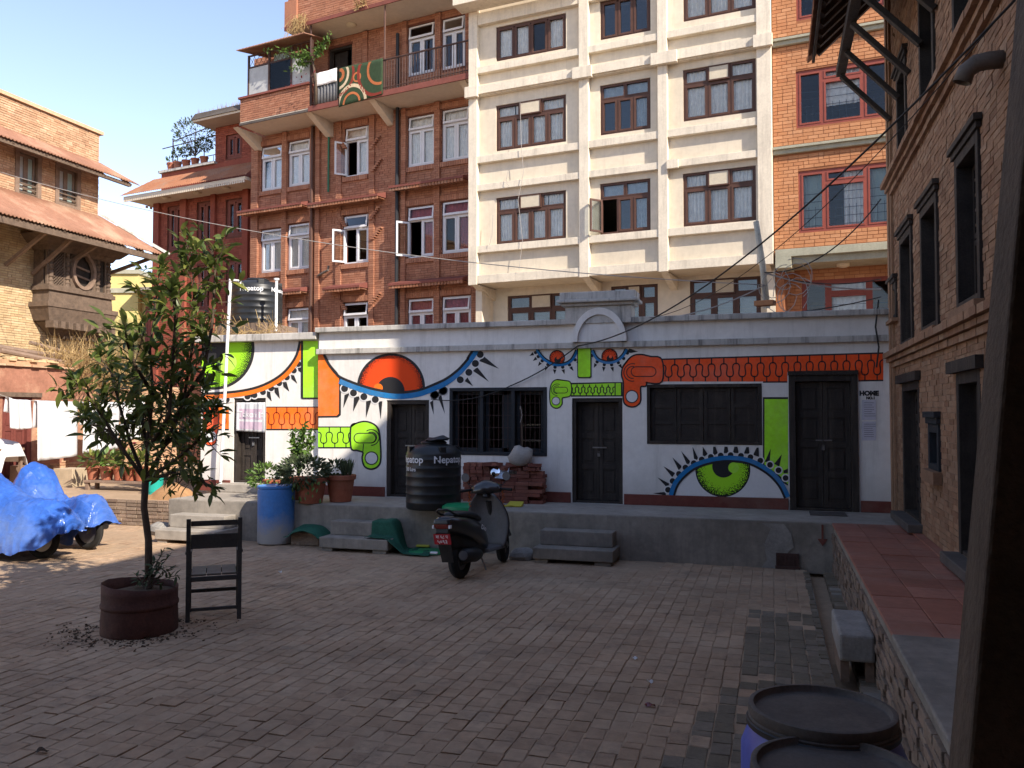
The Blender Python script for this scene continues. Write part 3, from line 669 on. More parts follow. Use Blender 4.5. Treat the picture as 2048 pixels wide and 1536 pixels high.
def circ(c, r, n=40, a0=0, a1=2 * pi): return [(c[0] + r * cos(a0 + (a1 - a0) * i / n), c[1] + r * sin(a0 + (a1 - a0) * i / n)) for i in range(n if a1 - a0 > 6.2 else n + 1)]
def smooth(pts, n=6):
    out = []
    for i in range(len(pts) - 1):
        p0, p1, p2, p3 = pts[max(i - 1, 0)], pts[i], pts[i + 1], pts[min(i + 2, len(pts) - 1)]
        for j in range(n):
            t = j / n; out.append(tuple(.5 * (2 * p1[k] + (p2[k] - p0[k]) * t + (2 * p0[k] - 5 * p1[k] + 4 * p2[k] - p3[k]) * t * t + (3 * p1[k] - p0[k] - 3 * p2[k] + p3[k]) * t ** 3) for k in (0, 1)))
    return out + [pts[-1]]
def T(z, pts): return [z(*p) for p in pts]
def closed(pts): return pts + [pts[0], pts[1]]
def clampy(pts, top): return [(x, max(y, top)) for x, y in pts]
def shift(pts, d):
    out = []
    for i, p in enumerate(pts):
        a = pts[max(i - 1, 0)]; c = pts[min(i + 1, len(pts) - 1)]; dx, dy = c[0] - a[0], c[1] - a[1]; h = math.hypot(dx, dy) or 1; out.append((p[0] + dy / h * d, p[1] - dx / h * d))
    return out
def zipper(x0, x1, top, bot, n, start=0):
    """top, bot: functions of x; returns the wavy seam and the short stems"""
    Pd = (x1 - x0) / n; wave = []; stems = []
    N = n * 24
    for i in range(N + 1):
        t = i / 24; ph = 2 * pi * t; x = x0 + Pd * t + Pd * .13 * sin(2 * ph); t_, b_ = top(x), bot(x); h = b_ - t_
        wave.append((min(max(x, x0), x1), t_ + h * (.52 - .29 * cos(ph))))
    for i in range(n + 1):
        x = x0 + Pd * i
        if x0 + 1 < x < x1 - 1: stems.append([(x, top(x)), (x, top(x) + (bot(x) - top(x)) * .27)])
        x = x0 + Pd * (i + .5)
        if x0 + 1 < x < x1 - 1: stems.append([(x, top(x) + (bot(x) - top(x)) * .77), (x, bot(x))])
    return wave, stems
ML = Mural('left', wl, VL); MR = Mural('right', wr, 0)
# --- left section
tp = zq(500, 682, VL); TOPL = 681.5
cI = Za(105, 225); rI = 325 * .2539; xl = 403.5
def cl(pts): return [(max(x, xl), max(y, TOPL)) for x, y in pts]
ML.poly(cl(circ(cI, rI, 64)), 'spray_black', 0, 'painted_iris_ring')
ML.poly(cl(circ(cI, rI * .935, 64)), stipple_mat('lime_stipple', (.38, .80, .028), (.02, .03, .012), ML.center(cI), 0, 0, ML.rad(cI, rI), .62, 1.0), 1, 'painted_iris')
ML.poly(cl(circ(Za(95, 225), 120 * .2539, 40)), 'spray_black', 2, 'painted_pupil')
ML.poly(circ(Za(215, 335), 76 * .2539, 30), 'leafbright' if False else mat('pale_lime_paint', (.52, .85, .12), .7, .05), 3, 'painted_highlight')
lid = smooth(T(Za, [(812, 172), (782, 290), (700, 408), (600, 488), (480, 545), (350, 578), (200, 596), (20, 606)]))
ML.strokes([lid], 9.5, 'spray_orange', 4, 'painted_eyelid'); ML.strokes([shift(lid, -6)], 5, 'spray_black', 5, 'painted_eyelid_line')
cs = [(775, 347), (740, 398), (685, 452), (625, 498), (562, 538), (497, 568), (430, 592), (375, 603), (95, 642), (152, 646), (212, 628)]
ML.polys([circ(Za(*c), 8.6, 20) for c in cs], 'spray_white', 1, 'painted_bead_rim'); ML.polys([circ(Za(*c), 6, 20) for c in cs], 'spray_black', 2, 'painted_bead')
ML.polys([T(Za, q) for q in ([(715, 432), (742, 436), (768, 502), (722, 464)], [(650, 490), (682, 488), (705, 564), (660, 527)], [(584, 530), (618, 533), (630, 620), (590, 572)], [(528, 560), (553, 566), (566, 641), (528, 602)], [(770, 378), (796, 372), (797, 415), (776, 400)])], 'spray_black', 2, 'painted_lash')
e = T(Za, [(812, 164), (932, 164), (932, 616), (812, 616)])
ML.poly(T(Za, [(797, 164), (931, 164), (931, 622), (806, 622), (797, 612)]), 'spray_black', 6, 'painted_block_edge')
ML.poly(T(Za, [(815, 164), (931, 164), (931, 610), (815, 610)]), 'spray_green', 7, 'painted_block')
t0, b0 = Za(0, 690)[1], Za(0, 857)[1]
for a, c, n in ((30, 228, 2), (530, 931, 5)):
    x0, x1 = Za(a, 0)[0], Za(c, 0)[0]; x0 = max(x0, xl)
    if a == 530: x0 = 532.5
    ML.poly([(x0, t0 - 2), (x1, t0 - 2), (x1, b0 + 3), (x0, b0 + 3)], 'spray_black', 0, 'painted_zip_edge'); ML.poly([(x0, t0), (x1, t0), (x1, b0), (x0, b0)], 'spray_orange', 1, 'painted_zip')
    wv, stm = zipper(x0, x1, lambda x: t0, lambda x: b0, n); ML.strokes([wv] + stm, 2.0, 'spray_dark', 2, 'painted_zip_teeth')
pull = smooth(closed(T(Za, [(35, 700), (60, 680), (135, 690), (140, 860), (128, 905), (120, 965), (80, 985), (45, 965), (32, 900)])))
ML.strokes([pull], 4, 'spray_black', 3, 'painted_zip_pull_edge'); ML.poly([(max(x, xl), y) for x, y in pull], 'spray_red', 3.5, 'painted_zip_pull'); ML.poly(circ(Za(83, 915), 12, 26), 'spray_white', 4.5, 'painted_zip_ring')
# --- right section: the big red eye
TR = 694.6
def clr(pts): return [(x, max(y, TR)) for x, y in pts]
MR.poly(T(Za, [(931, 268), (985, 268), (1022, 350), (1068, 412), (1112, 452), (1110, 748), (1088, 768), (931, 770)]), 'spray_black', 0, 'painted_block_edge')
MR.poly(T(Za, [(931, 270), (972, 270), (1008, 352), (1055, 418), (1096, 458), (1094, 738), (1076, 754), (931, 756)]), 'spray_orange', 1, 'painted_block')
blue = smooth([Za(1100, 482), Za(1250, 540), Za(1400, 582), Za(1560, 602), Za(1720, 585), Za(1850, 537), (895, 764), (918, 746), (936, 726), (948, 709), (953.5, 698)])
cI = Za(1505, 530); rI = 268 * .2539
def underlid(pts, lidpts, off=0):
    out = []
    for x, y in pts:
        ly = None
        for a, b_ in zip(lidpts, lidpts[1:]):
            if (a[0] - x) * (b_[0] - x) <= 0 and abs(a[0] - b_[0]) > 1e-6: ly = a[1] + (b_[1] - a[1]) * (x - a[0]) / (b_[0] - a[0]); break
        out.append((x, min(y, ly + off) if ly else y))
    return out
MR.poly(clr(underlid(circ(cI, rI, 72), blue)), 'spray_black', 0, 'painted_iris_ring')
MR.poly(clr(underlid(circ(cI, rI * .93, 72), blue)), stipple_mat('red_stipple', (.86, .075, .012), (.03, .012, .01), MR.center(cI), 0, 0, MR.rad(cI, rI), .70, 1.02), 1, 'painted_iris')
MR.poly(underlid(circ(Za(1500, 560), 112 * .2539, 40), blue), 'spray_black', 2, 'painted_pupil'); MR.poly(circ(Za(1405, 536), 36 * .2539, 24), 'spray_orange', 3, 'painted_highlight')
MR.strokes([blue], 10.5, 'spray_blue', 5, 'painted_eyelid')
edge = smooth([Za(978, 272), Za(1020, 352), Za(1070, 412), Za(1110, 452)] + [(x, y - 8) for x, y in blue[6:-8:6]] + [(936, 716), (946, 700)]); MR.strokes([edge], 5, 'spray_black', 6, 'painted_eyelid_line')
cs = [Za(*c) for c in [(1140, 540), (1210, 574), (1292, 604), (1382, 626), (1470, 638), (1760, 618), (1850, 592), (1915, 556)]] + [Z3(*c) for c in [(222, 437), (285, 383), (333, 318), (368, 252), (35, 545), (98, 520)]]
def noopen(pts, o): return pts
MR.polys([circ(c, 9.4, 20) for c in cs if not (770 < c[0] < 860 and c[1] > 793)], 'spray_white', 3, 'painted_bead_rim'); MR.polys([circ(c, 7, 20) for c in cs if not (765 < c[0] < 862 and c[1] > 790)], 'spray_black', 4, 'painted_bead')
sp = [T(Za, q) for q in ([(1140, 590), (1182, 572), (1130, 692)], [(1215, 605), (1267, 600), (1207, 722)], [(1310, 640), (1352, 630), (1308, 772)], [(1405, 640), (1437, 640), (1425, 780)], [(1812, 650), (1837, 630), (1842, 747)], [(1873, 602), (1902, 590), (1930, 740)])]
sp += [T(Z3, q) for q in ([(360, 300), (392, 263), (505, 357)], [(314, 372), (346, 345), (432, 452)], [(254, 447), (274, 420), (315, 484)])]
MR.polys(sp, 'spray_black', 2, 'painted_lash')
# --- lime zip with its pull
t0, b0 = Za(0, 848)[1], Za(0, 1000)[1]; x0, x1 = Za(931, 0)[0], Za(1195, 0)[0]
MR.poly([(x0, t0 - 2.5), (x1, t0 - 2.5), (x1, b0 + 3), (x0, b0 + 3)], 'spray_black', 0, 'painted_zip_edge'); MR.poly([(x0, t0), (x1, t0), (x1, b0), (x0, b0)], 'spray_green', 1, 'painted_zip')
wv, stm = zipper(x0, x1, lambda x: t0, lambda x: b0, 3); MR.strokes([wv] + stm, 2.1, 'spray_black', 2, 'painted_zip_teeth')
def pull_tab(z, pts, hole, r, bar, m, k=3, wd=4.5, arc=None):
    ring = smooth(closed(T(z, pts)), 5); MR.strokes([ring], wd * 1.5, 'spray_black', k, 'painted_zip_pull_edge'); MR.poly(ring[:-5], m, k + 1, 'painted_zip_pull')
    c = z(*hole); MR.poly(circ(c, r + wd * .5, 28), 'spray_black', k + 2, 'painted_ring_edge'); MR.poly(circ(c, r, 28), 'spray_white', k + 3, 'painted_zip_ring')
    (xa, ya), (xb, yb) = z(*bar[0]), z(*bar[1]); h = (yb - ya) / 2; cap = circ((xa + h, ya + h), h, 12, pi / 2, 3 * pi / 2) + circ((xb - h, ya + h), h, 12, -pi / 2, pi / 2)
    MR.strokes([closed(cap)], wd * .42, 'spray_black', k + 2, 'painted_slider_line')
    if arc: MR.strokes([[z(*p) for p in circ(arc[0], arc[1], 20, arc[2], arc[3])], [z(*p) for p in circ(arc[0], arc[1] * .68, 20, arc[2], arc[3])]], wd * .42, 'spray_black', k + 2, 'painted_slider_arc')
pull_tab(Za, [(1196, 845), (1230, 822), (1290, 806), (1350, 818), (1395, 855), (1412, 930), (1418, 1090), (1400, 1145), (1350, 1168), (1302, 1148), (1285, 1090), (1290, 1040), (1240, 1020), (1197, 1003)], (1352, 1088), 11.5, ((1215, 892), (1385, 968)), 'spray_green', arc=((1350, 925), 62, -2.2, 1.6))
MR.strokes([T(Za, [(1290, 975), (1283, 1050)])], 1.8, 'spray_black', 5, 'painted_tab_line')
# --- two small eyes, green nose, lime zip over the middle door
for arc_, ic, ir in (([(780, 215), (800, 250), (840, 292), (905, 326), (980, 326), (1040, 292), (1078, 222)], (930, 277), 58), ([(1185, 222), (1222, 285), (1290, 312), (1360, 302), (1412, 262), (1440, 212)], (1313, 268), 60)):
    ld = smooth(T(Z3, arc_)); c = Z3(*ic); r = ir * .27346
    MR.poly(clr(underlid(circ(c, r, 36), ld)), 'spray_black', 0, 'painted_iris_ring')
    MR.poly(clr(underlid(circ(c, r * .9, 36), ld)), stipple_mat('small_red_stipple', (.80, .08, .02), (.03, .012, .01), MR.center(c), 0, 0, MR.rad(c, r), .45, 1.15), 1, 'painted_iris')
    MR.poly(clr(underlid(circ((c[0] + 1, c[1] + 4), r * .42, 24), ld)), 'spray_black', 2, 'painted_pupil'); MR.poly(circ((c[0] + 2, c[1]), 3.2, 16), 'spray_red', 3, 'painted_highlight')
    MR.strokes([ld], 5, 'spray_blue', 4, 'painted_eyelid'); MR.strokes([shift(ld, 3.4)], 2.4, 'spray_black', 5, 'painted_eyelid_line')
    out = []; sp = []
    idx = range(3, len(ld) - 2, 4)
    for i in idx:
        a = ld[i - 1]; b_ = ld[i + 1]; dx, dy = b_[0] - a[0], b_[1] - a[1]; h = math.hypot(dx, dy); nx, ny = -dy / h, dx / h; p = ld[i]
        out.append((p[0] + nx * 4.5, p[1] + ny * 4.5)); q = (p[0] + nx * 19 + dx * .2, p[1] + ny * 19); w_ = 3.4; m0 = (p[0] + nx * 9.5, p[1] + ny * 9.5); t_ = (dx / h, dy / h)
        sp.append([(m0[0] - t_[0] * w_, m0[1] - t_[1] * w_), (m0[0] + t_[0] * w_, m0[1] + t_[1] * w_), q])
    MR.polys([circ(o_, 3.4, 14) for o_ in out if o_[1] > TR + 3], 'spray_black', 2, 'painted_bead'); MR.polys([s_ for s_ in sp if min(p[1] for p in s_) > TR + 1 and s_[2][0] < 1248], 'spray_black', 2, 'painted_lash')
MR.polys([T(Z3, [(1412, 232), (1470, 205), (1520, 230), (1470, 240)]) if False else [(1252, 704), (1259, 697), (1276, 703), (1262, 706)]], 'spray_black', 2, 'painted_lash')
MR.poly(T(Z3, [(1076, 203), (1182, 203), (1182, 415), (1172, 426), (1088, 426), (1078, 415)]), 'spray_black', 6, 'painted_nose_edge'); MR.poly(T(Z3, [(1084, 203), (1174, 203), (1174, 410), (1166, 417), (1092, 417), (1084, 408)]), 'spray_green', 7, 'painted_nose')
x0, x1 = Z3(1030, 0)[0], Z3(1400, 0)[0]; t0, b0 = Z3(0, 472)[1], Z3(0, 550)[1]
MR.poly([(x0, t0 - 3.5), (x1 + 2, t0 - 5), (x1 + 2, b0 + 2.5), (x0, b0 + 3)], 'spray_black', 0, 'painted_zip_edge'); MR.poly([(x0, t0), (x1 - 1, t0 - 3), (x1 - 1, b0), (x0, b0)], 'spray_green', 1, 'painted_zip')
wv, stm = zipper(x0, Z3(1350, 0)[0], lambda x: t0, lambda x: b0, 7); MR.strokes([wv] + stm + [[Z3(1354, 455), Z3(1354, 552)]], 2.1, 'spray_black', 2, 'painted_zip_teeth')
pull_tab(Z3, [(925, 441), (980, 446), (1026, 462), (1026, 548), (967, 568), (962, 615), (935, 640), (902, 634), (884, 606), (880, 530), (893, 468)], (922, 592), 7.2, ((910, 492), (1008, 534)), 'spray_green', wd=3, arc=((930, 510), 42, 1.5, 5.2))
# --- red-orange zip over the shuttered window and the wide door
tf = lambda x: 660 + .2832 * (214 - (min(x, 1767) - 1323) * .03 / .2832 * 1.0) if False else 720.2 - (x - 1323) * .0285
bf = lambda x: 762.6 - max(0, x - 1560) * .016
xe = 1766.5; xa = 1323; da, db = 1575.5, 1715.5; dz = 744.5
def notch(o=0): return [(xa, tf(xa) - o), (xe, tf(xe) - o), (xe, bf(xe) + o), (db + 1, bf(db) + o), (db + 1, dz), (da - 1, dz), (da - 1, bf(da) + o), (1526, bf(1526) + o), (1526, 763.0), (xa, 763.0)]
MR.poly(notch(3), 'spray_black', 0, 'painted_zip_edge'); MR.poly(notch(0), 'spray_red', 1, 'painted_zip')
wv, stm = zipper(xa + 2, xe, tf, bf, 18)
def okd(p): return not (da - 2 < p[0] < db + 2 and p[1] > dz - 1) and p[1] < 763.2
seg = []; cur = []
for p in wv:
    if okd(p): cur.append(p)
    else:
        if len(cur) > 1: seg.append(cur)
        cur = []
if len(cur) > 1: seg.append(cur)
MR.strokes(seg + [s_ for s_ in stm if okd(s_[0]) and okd(s_[1])], 2.5, 'spray_black', 2, 'painted_zip_teeth')
pull_tab(Z4, [(98, 260), (150, 196), (210, 178), (285, 192), (362, 212), (362, 362), (258, 366), (252, 366), (250, 392), (212, 402), (212, 495), (190, 528), (155, 538), (118, 526), (100, 490), (100, 370), (88, 320)], (155, 470), 11, ((150, 260), (325, 328)), 'spray_red', wd=4.2, arc=((160, 300), 62, 1.4, 5.0))
# --- green block and the lime eye at the foot of the wall
MR.poly(T(Z4, [(1080, 474), (1258, 474), (1258, 1100), (1080, 1000)]), 'spray_black', 0, 'painted_block_edge'); MR.poly(T(Z4, [(1091, 488), (1258, 488), (1258, 1090), (1200, 1030), (1091, 950)]), 'spray_green', 1, 'painted_block')
lid = smooth(T(Z4, [(430, 1168), (470, 1068), (580, 966), (720, 916), (860, 904), (1000, 928), (1130, 1002), (1212, 1090), (1256, 1180)]))
eye = lid + [(Z4(1256, 0)[0], Z4(0, 1186)[1]), (Z4(430, 0)[0], Z4(0, 1172)[1])]
MR.poly(eye, 'spray_white', 2, 'painted_eye_white'); cI = Z4(797, 985); rI = 194 * .2832
def overlid(pts, lidpts):
    out = []
    for x, y in pts:
        ly = None
        for a, b_ in zip(lidpts, lidpts[1:]):
            if (a[0] - x) * (b_[0] - x) <= 0 and abs(a[0] - b_[0]) > 1e-6: ly = a[1] + (b_[1] - a[1]) * (x - a[0]) / (b_[0] - a[0]); break
        out.append((x, max(y, ly) if ly else y))
    return out
MR.poly(overlid(circ(cI, rI, 64), lid), 'spray_black', 3, 'painted_iris_ring')
MR.poly(overlid(circ(cI, rI * .95, 64), lid), stipple_mat('lime_stipple_low', (.38, .80, .028), (.02, .03, .012), MR.center(cI), 0, 0, MR.rad(cI, rI), .62, 1.08), 4, 'painted_iris')
MR.poly(overlid(circ(Z4(802, 962), 80 * .2832, 36), lid), 'spray_black', 5, 'painted_pupil'); MR.poly(circ(Z4(873, 972), 38 * .2832, 24), 'spray_green', 6, 'painted_highlight')
MR.strokes([lid], 9.5, 'spray_blue', 7, 'painted_eyelid'); MR.strokes([shift(lid, -6.2)], 4.5, 'spray_black', 8, 'painted_eyelid_line')
cs = [Z4(*c) for c in [(410, 1128), (442, 1066), (487, 1016), (533, 971), (592, 940), (648, 914), (712, 896), (782, 886), (852, 883), (925, 888), (992, 898), (1062, 922), (1130, 952), (1190, 990), (1240, 1045)]]
MR.polys([circ(c, 8.3, 18) for c in cs], 'spray_white', 5, 'painted_bead_rim'); MR.polys([circ(c, 5.8, 18) for c in cs], 'spray_black', 6, 'painted_bead')
MR.polys([T(Z4, q) for q in ([(305, 1152), (395, 1142), (395, 1168)], [(335, 1040), (420, 1085), (405, 1115)], [(378, 962), (460, 1010), (440, 1040)], [(440, 898), (510, 965), (485, 990)], [(503, 855), (570, 930), (545, 955)], [(583, 824), (625, 910), (595, 925)], [(655, 824), (690, 875), (655, 905)], [(728, 824), (745, 824), (762, 870), (728, 890)], [(808, 824), (830, 824), (838, 870), (803, 870)], [(878, 824), (900, 824), (910, 870), (868, 868)], [(963, 826), (980, 826), (985, 875), (945, 872)], [(1036, 830), (1050, 830), (1052, 895), (1010, 882)], [(1135, 838), (1128, 930), (1092, 932)], [(1213, 878), (1195, 965), (1160, 945)], [(1256, 978), (1256, 1010), (1225, 1012), (1225, 992)])], 'spray_black', 4, 'painted_lash')
# sheets of paper and the stencil by the wide door
for y0, y1, lb in ((800, 840, 'upper typed paper sheet pasted beside the wide door'), (843, 881, 'lower typed paper sheet pasted beside the wide door')):
    pp = MB(); q = [WF.px(x, y) for x, y in ((1724, y0), (1752, y0), (1752, y1), (1724, y1))]
    pp.prism([WF.P(u, .003, z) for u, z in q], WF.N * .0015); o = tag(pp.build('paper_notice', 'paper', base=WF.P(q[0][0], 0, q[2][1])), lb, 'notice')
    ln = MB()
    for i in range(7):
        z = q[0][1] + (q[2][1] - q[0][1]) * (.15 + .11 * i); ln.fbox(WF, q[0][0] + .025, q[0][0] + U_(.12, .18), .0048, .0052, z, z + .006)
    ln.build('typed_lines', 'greyplastic', o)
cu, cz = WF.px(1738, 787)
lettering('HOME', .088, lambda x, y: WF.P(cu + x, .0035, cz + y), 'spray_black', wr, .006)
lettering('NO.1', .05, lambda x, y: WF.P(cu + .02 + x, .0035, cz - .065 + y), 'spray_black', wr, .004)
# printed cloth hanging over the left door
cl0, cl1 = WF.px(474, 805, VL), WF.px(530, 862, VL)
cf = lambda a, b_, dv=0: WF.P(cl0[0] + (cl1[0] - cl0[0]) * a, VL + .012 + .012 * sin(a * 17 + b_ * 2) + .006 * sin(a * 41) + dv, cl0[1] + (cl1[1] - cl0[1]) * b_ - .025 * a * b_)
b = MB(); b.grid(lambda a, b_: cf(a, b_), 28, 14); clo = tag(b.build('door_cloth', 'sheet', base=WF.P(cl0[0], VL, cl1[1]), smooth='all', solid=.002), 'white cloth with a faded purple print hung over the left door', 'cloth')
b = MB(); b.grid(lambda a, b_: cf(.1 + a * .8, .22 + b_ * .36, .003), 24, 6); b.build('printed_panel', 'fabricpurple', clo, smooth='all')
b = MB(); b.grid(lambda a, b_: cf(.1 + a * .8, .66 + b_ * .26, .003), 24, 6); b.build('printed_panel', 'fabricpurple', clo, smooth='all')
lettering('Taken it', .15, lambda x, y: cf(.5 + x / .55, .42 - y / .52, .006), 'sheet', clo, .003)
# ================================================================== windows shared by the tall houses
def panel_grid(b, fr, u0, u1, z0, z1, v0, v1, s):
    b.fbox(fr, u0, u1, v0, v1, z0, z0 + s); b.fbox(fr, u0, u1, v0, v1, z1 - s, z1); b.fbox(fr, u0, u0 + s, v0, v1, z0 + s, z1 - s); b.fbox(fr, u1 - s, u1, v0, v1, z0 + s, z1 - s)
def curtain(fr, u0, u1, z0, z1, v, m, parent, seed=0, waves=9):
    b = MB(); A = .012
    b.grid(lambda a, c: fr.P(u0 + (u1 - u0) * a, v + A * sin(a * waves * 2 * pi + seed + sin(c * 3 + seed) * .8) + .012 * sin(a * 37 + seed), z0 + (z1 - z0) * c), 40, 4)
    b.build('curtain', m, parent, smooth='all')
def casement(fr, parent, o, v, m, n, transom=0, fan=False, curt=None, rec=.04, f=.06, s=.05, glass='glass', opened=(), dark_lights=(), louvre=False, tr_n=None, cseed=0, tilt_top=False):
    """frame in the wall opening with n casements, a transom row and what hangs behind the panes"""
    u0, u1, z0, z1 = o; b = MB(); v1 = v - rec; v0 = v1 - .07; panel_grid(b, fr, u0, u1, z0, z1, v0, v1, f)
    zt = z1 - transom if transom else z1 - f
    if transom: b.fbox(fr, u0 + f, u1 - f, v0, v1, zt - f * .5, zt + f * .5)
    w_ = (u1 - u0 - 2 * f) / n
    for i in range(1, n): b.fbox(fr, u0 + f + w_ * i - f * .4, u0 + f + w_ * i + f * .4, v0, v1, z0 + f, zt - f * .5)
    win = b.build('window', m, parent)
    zb, ze = z0 + f, zt - (f * .5 if transom else 0)
    for i in range(n):
        a = u0 + f + w_ * i + (f * .4 if i else 0); c = u0 + f + w_ * (i + 1) - (f * .4 if i < n - 1 else 0)
        if i in opened:                                     # a leaf swung out on its outer edge
            sd = -1 if i < n / 2 else 1; hu = a if sd < 0 else c; L = c - a; an = radians(115) if sd < 0 else radians(65)
            F2 = Frame(fr.P(hu, v1 + .02, 0), fr.a + (pi + radians(55) if sd < 0 else -radians(60)))
            q = MB(); panel_grid(q, F2, 0, L, zb, ze, -.02, .02, s); q.build('casement_leaf', m, win); q = MB(); q.fbox(F2, s, L - s, -.004, .004, zb + s, ze - s); q.build('pane', glass, win)
            continue
        q = MB(); panel_grid(q, fr, a, c, zb, ze, v0 + .01, v1 + .012, s); q.build('casement_leaf', m, win)
        q = MB(); q.fbox(fr, a + s, c - s, v0 + .03, v0 + .036, zb + s, ze - s); q.build('pane', glass, win)
        if louvre:
            q = MB(); zz = zb + s
            while zz < ze - s - .05: q.hexa([fr.P(a + s, v0 - .10, zz), fr.P(c - s, v0 - .10, zz), fr.P(c - s, v0 - .11, zz), fr.P(a + s, v0 - .11, zz), fr.P(a + s, v0 - .06, zz + .07), fr.P(c - s, v0 - .06, zz + .07), fr.P(c - s, v0 - .07, zz + .07), fr.P(a + s, v0 - .07, zz + .07)]); zz += .085
            q.build('louvres', 'louver', win)
    if transom:
        k = tr_n or (3 if n > 2 else 1); wt = (u1 - u0 - 2 * f) / k
        for i in range(k):
            a, c = u0 + f + wt * i + (f * .3 if i else 0), u0 + f + wt * (i + 1) - (f * .3 if i < k - 1 else 0)
            if i: q = MB(); q.fbox(fr, a - f * .6, a, v0, v1, zt + f * .5, z1 - f); q.build('mullion', m, win)
            if fan and k == 3 and i == 1:
                q = MB(); q.fbox(fr, a + .03, c - .03, v1 - .02, v1 + .05, zt + f * .3, z1 - f * .4); fp = q.build('vent_panel', 'creampanel', win); q = MB(); panel_grid(q, fr, a, c, zt + f * .1, z1 - f * .2, v1 - .01, v1 + .06, .035); q.build('vent_frame', m, win); continue
            zz0, zz1 = zt + f * .5, z1 - f * .6; dv = .05 if tilt_top else 0
            if tilt_top:
                q = MB(); B_ = [fr.P(a, v1 + .015 + dv, zz0 - .02), fr.P(c, v1 + .015 + dv, zz0 - .02), fr.P(c, v1 + .01, zz1), fr.P(a, v1 + .01, zz1)]
                s2 = s * .9; inn = [fr.P(a + s2, v1 + .015 + dv * .85, zz0 + s2), fr.P(c - s2, v1 + .015 + dv * .85, zz0 + s2), fr.P(c - s2, v1 + .015 + dv * .1, zz1 - s2), fr.P(a + s2, v1 + .015 + dv * .1, zz1 - s2)]
                nn = fr.N * .03
                for j in range(4):
                    j2 = (j + 1) % 4; q.hexa([B_[j], B_[j2], inn[j2], inn[j], B_[j] + nn, B_[j2] + nn, inn[j2] + nn, inn[j] + nn])
                q.build('top_light', m, win); q = MB(); q.add([p + nn * .4 for p in inn], [(0, 1, 2, 3)]); q.build('pane', glass, win)
            else:
                q = MB(); panel_grid(q, fr, a, c, zz0, zz1, v0 + .01, v1 + .008, s * .6); q.build('top_light', m, win); q = MB(); q.fbox(fr, a + s * .6, c - s * .6, v0 + .03, v0 + .036, zz0 + s * .6, zz1 - s * .6); q.build('pane', glass, win)
    if curt:
        for i in range(n):
            if i in opened or i in dark_lights: continue
            a = u0 + f + w_ * i; c = a + w_
            curtain(fr, a + .01, c - .01, z0 + .02, (zt if not fan else z1 - .05), v0 - .018, curt, win, cseed + i * 1.7, 6)
        if transom and not fan: curtain(fr, u0 + .03, u1 - .03, zt, z1 - .03, v0 - .02, curt, win, cseed, 10)
    return win
def shell(fr, u0, u1, v, z0, z1, depth, m, parent, floors=()):
    b = MB(); b.fbox(fr, u0, u0 + .2, v - depth, v - .251, z0, z1); b.fbox(fr, u1 - .2, u1, v - depth, v - .251, z0, z1); b.fbox(fr, u0 + .2, u1 - .2, v - depth, v - depth + .2, z0, z1); b.fbox(fr, u0 + .2, u1 - .2, v - depth + .2, v - .251, z1 - .2, z1)
    for zz in floors: b.fbox(fr, u0 + .2, u1 - .2, v - depth + .2, v - .251, zz - .1, zz)
    return b.build('rear_walls', m, parent)
# ================================================================== the cream concrete house
CF = Frame(at(943, 828, 24.0), TH - radians(24.5))
def cz(px, py, v=0): return CF.px(px, py, v)[1]
def cu(px, py=350, v=0): return CF.px(px, py, v)[0]
def cop(x0, x1, y0, y1, v=0): m_ = (x0 + x1) / 2; return (cu(x0, (y0 + y1) / 2, v), cu(x1, (y0 + y1) / 2, v), cz(m_, y1, v), cz(m_, y0, v))
CU0, CU1 = cu(944), cu(1545); CTOP = cz(1057, -130)
cream = thing('cream_apartment_house', 'cream plastered concrete house with brown wooden windows in a grid of ribs', 'house', CF.P((CU0 + CU1) / 2, 0, 0))
S3 = (cz(1057, 562), cz(1057, 545)); S2 = (cz(1057, 373), cz(1057, 360)); S1 = (cz(1057, 179), cz(1057, 162)); S0 = (cz(1057, 34), cz(1057, 10))
L2 = (cz(1057, 499), cz(1057, 485)); L1 = (cz(1057, 316), cz(1057, 302)); L0 = (cz(1057, 133), cz(1057, 120))
rows = {'l': [(40, 110), (200, 293), (388, 484)], 'm': [(-8, 71), (163, 264), (362, 465)], 'r': [(-40, 30), (128, 233), (339, 447)]}
bx = {'l': (992, 1132), 'm': (1200, 1301), 'r': (1366, 1512)}; nn = {'l': 4, 'm': 3, 'r': 3}
cops = [cop(*bx[k], *r) for k in 'lmr' for r in rows[k]]
cw = wall(CF, CU0, CU1, S3[0], CTOP, cops, 'cream', cream)
gops = [cop(1015, 1152, 588, 720, -1.0), cop(1222, 1316, 570, 710, -1.0), cop(1380, 1522, 556, 690, -1.0)]
gw = wall(CF, CU0 + .2, CU1 - .05, 0, S3[0], gops, 'cream', cream, .25, -1.0)
shell(CF, CU0, CU1, 0, 0, CTOP, 9, 'cream', cream, (S3[0] + .1, S2[0], S1[0], S0[0]))
b = MB(); b.fbox(CF, CU0, CU1, -1.0, -.251, S3[0] + .001, S3[0] + .1); b.build('soffit', 'soffit', cream)
for a, c in ((942, 959), (1162, 1181), (1319, 1338), (1517, 1546)):
    b = MB(); b.fbox(CF, cu(a), cu(c), .001, .17, S3[0] - .03, CTOP); b.build('rib', 'creamtrim', cream, bevel=.008)
piers = [(cu(959), cu(1162)), (cu(1181), cu(1319)), (cu(1338), cu(1517))]
for z0, z1 in (S0, S1, S2, S3):
    for a, c in piers: b = MB(); b.fbox(CF, a, c, .001, .15, z0, z1); b.build('slab_edge', 'creamtrim', cream, bevel=.006)
for z0, z1 in (L0, L1, L2):
    for a, c in piers: b = MB(); b.fbox(CF, a, c, .001, .148, z0, z1); b.build('sill_band', 'creamtrim', cream, bevel=.006)
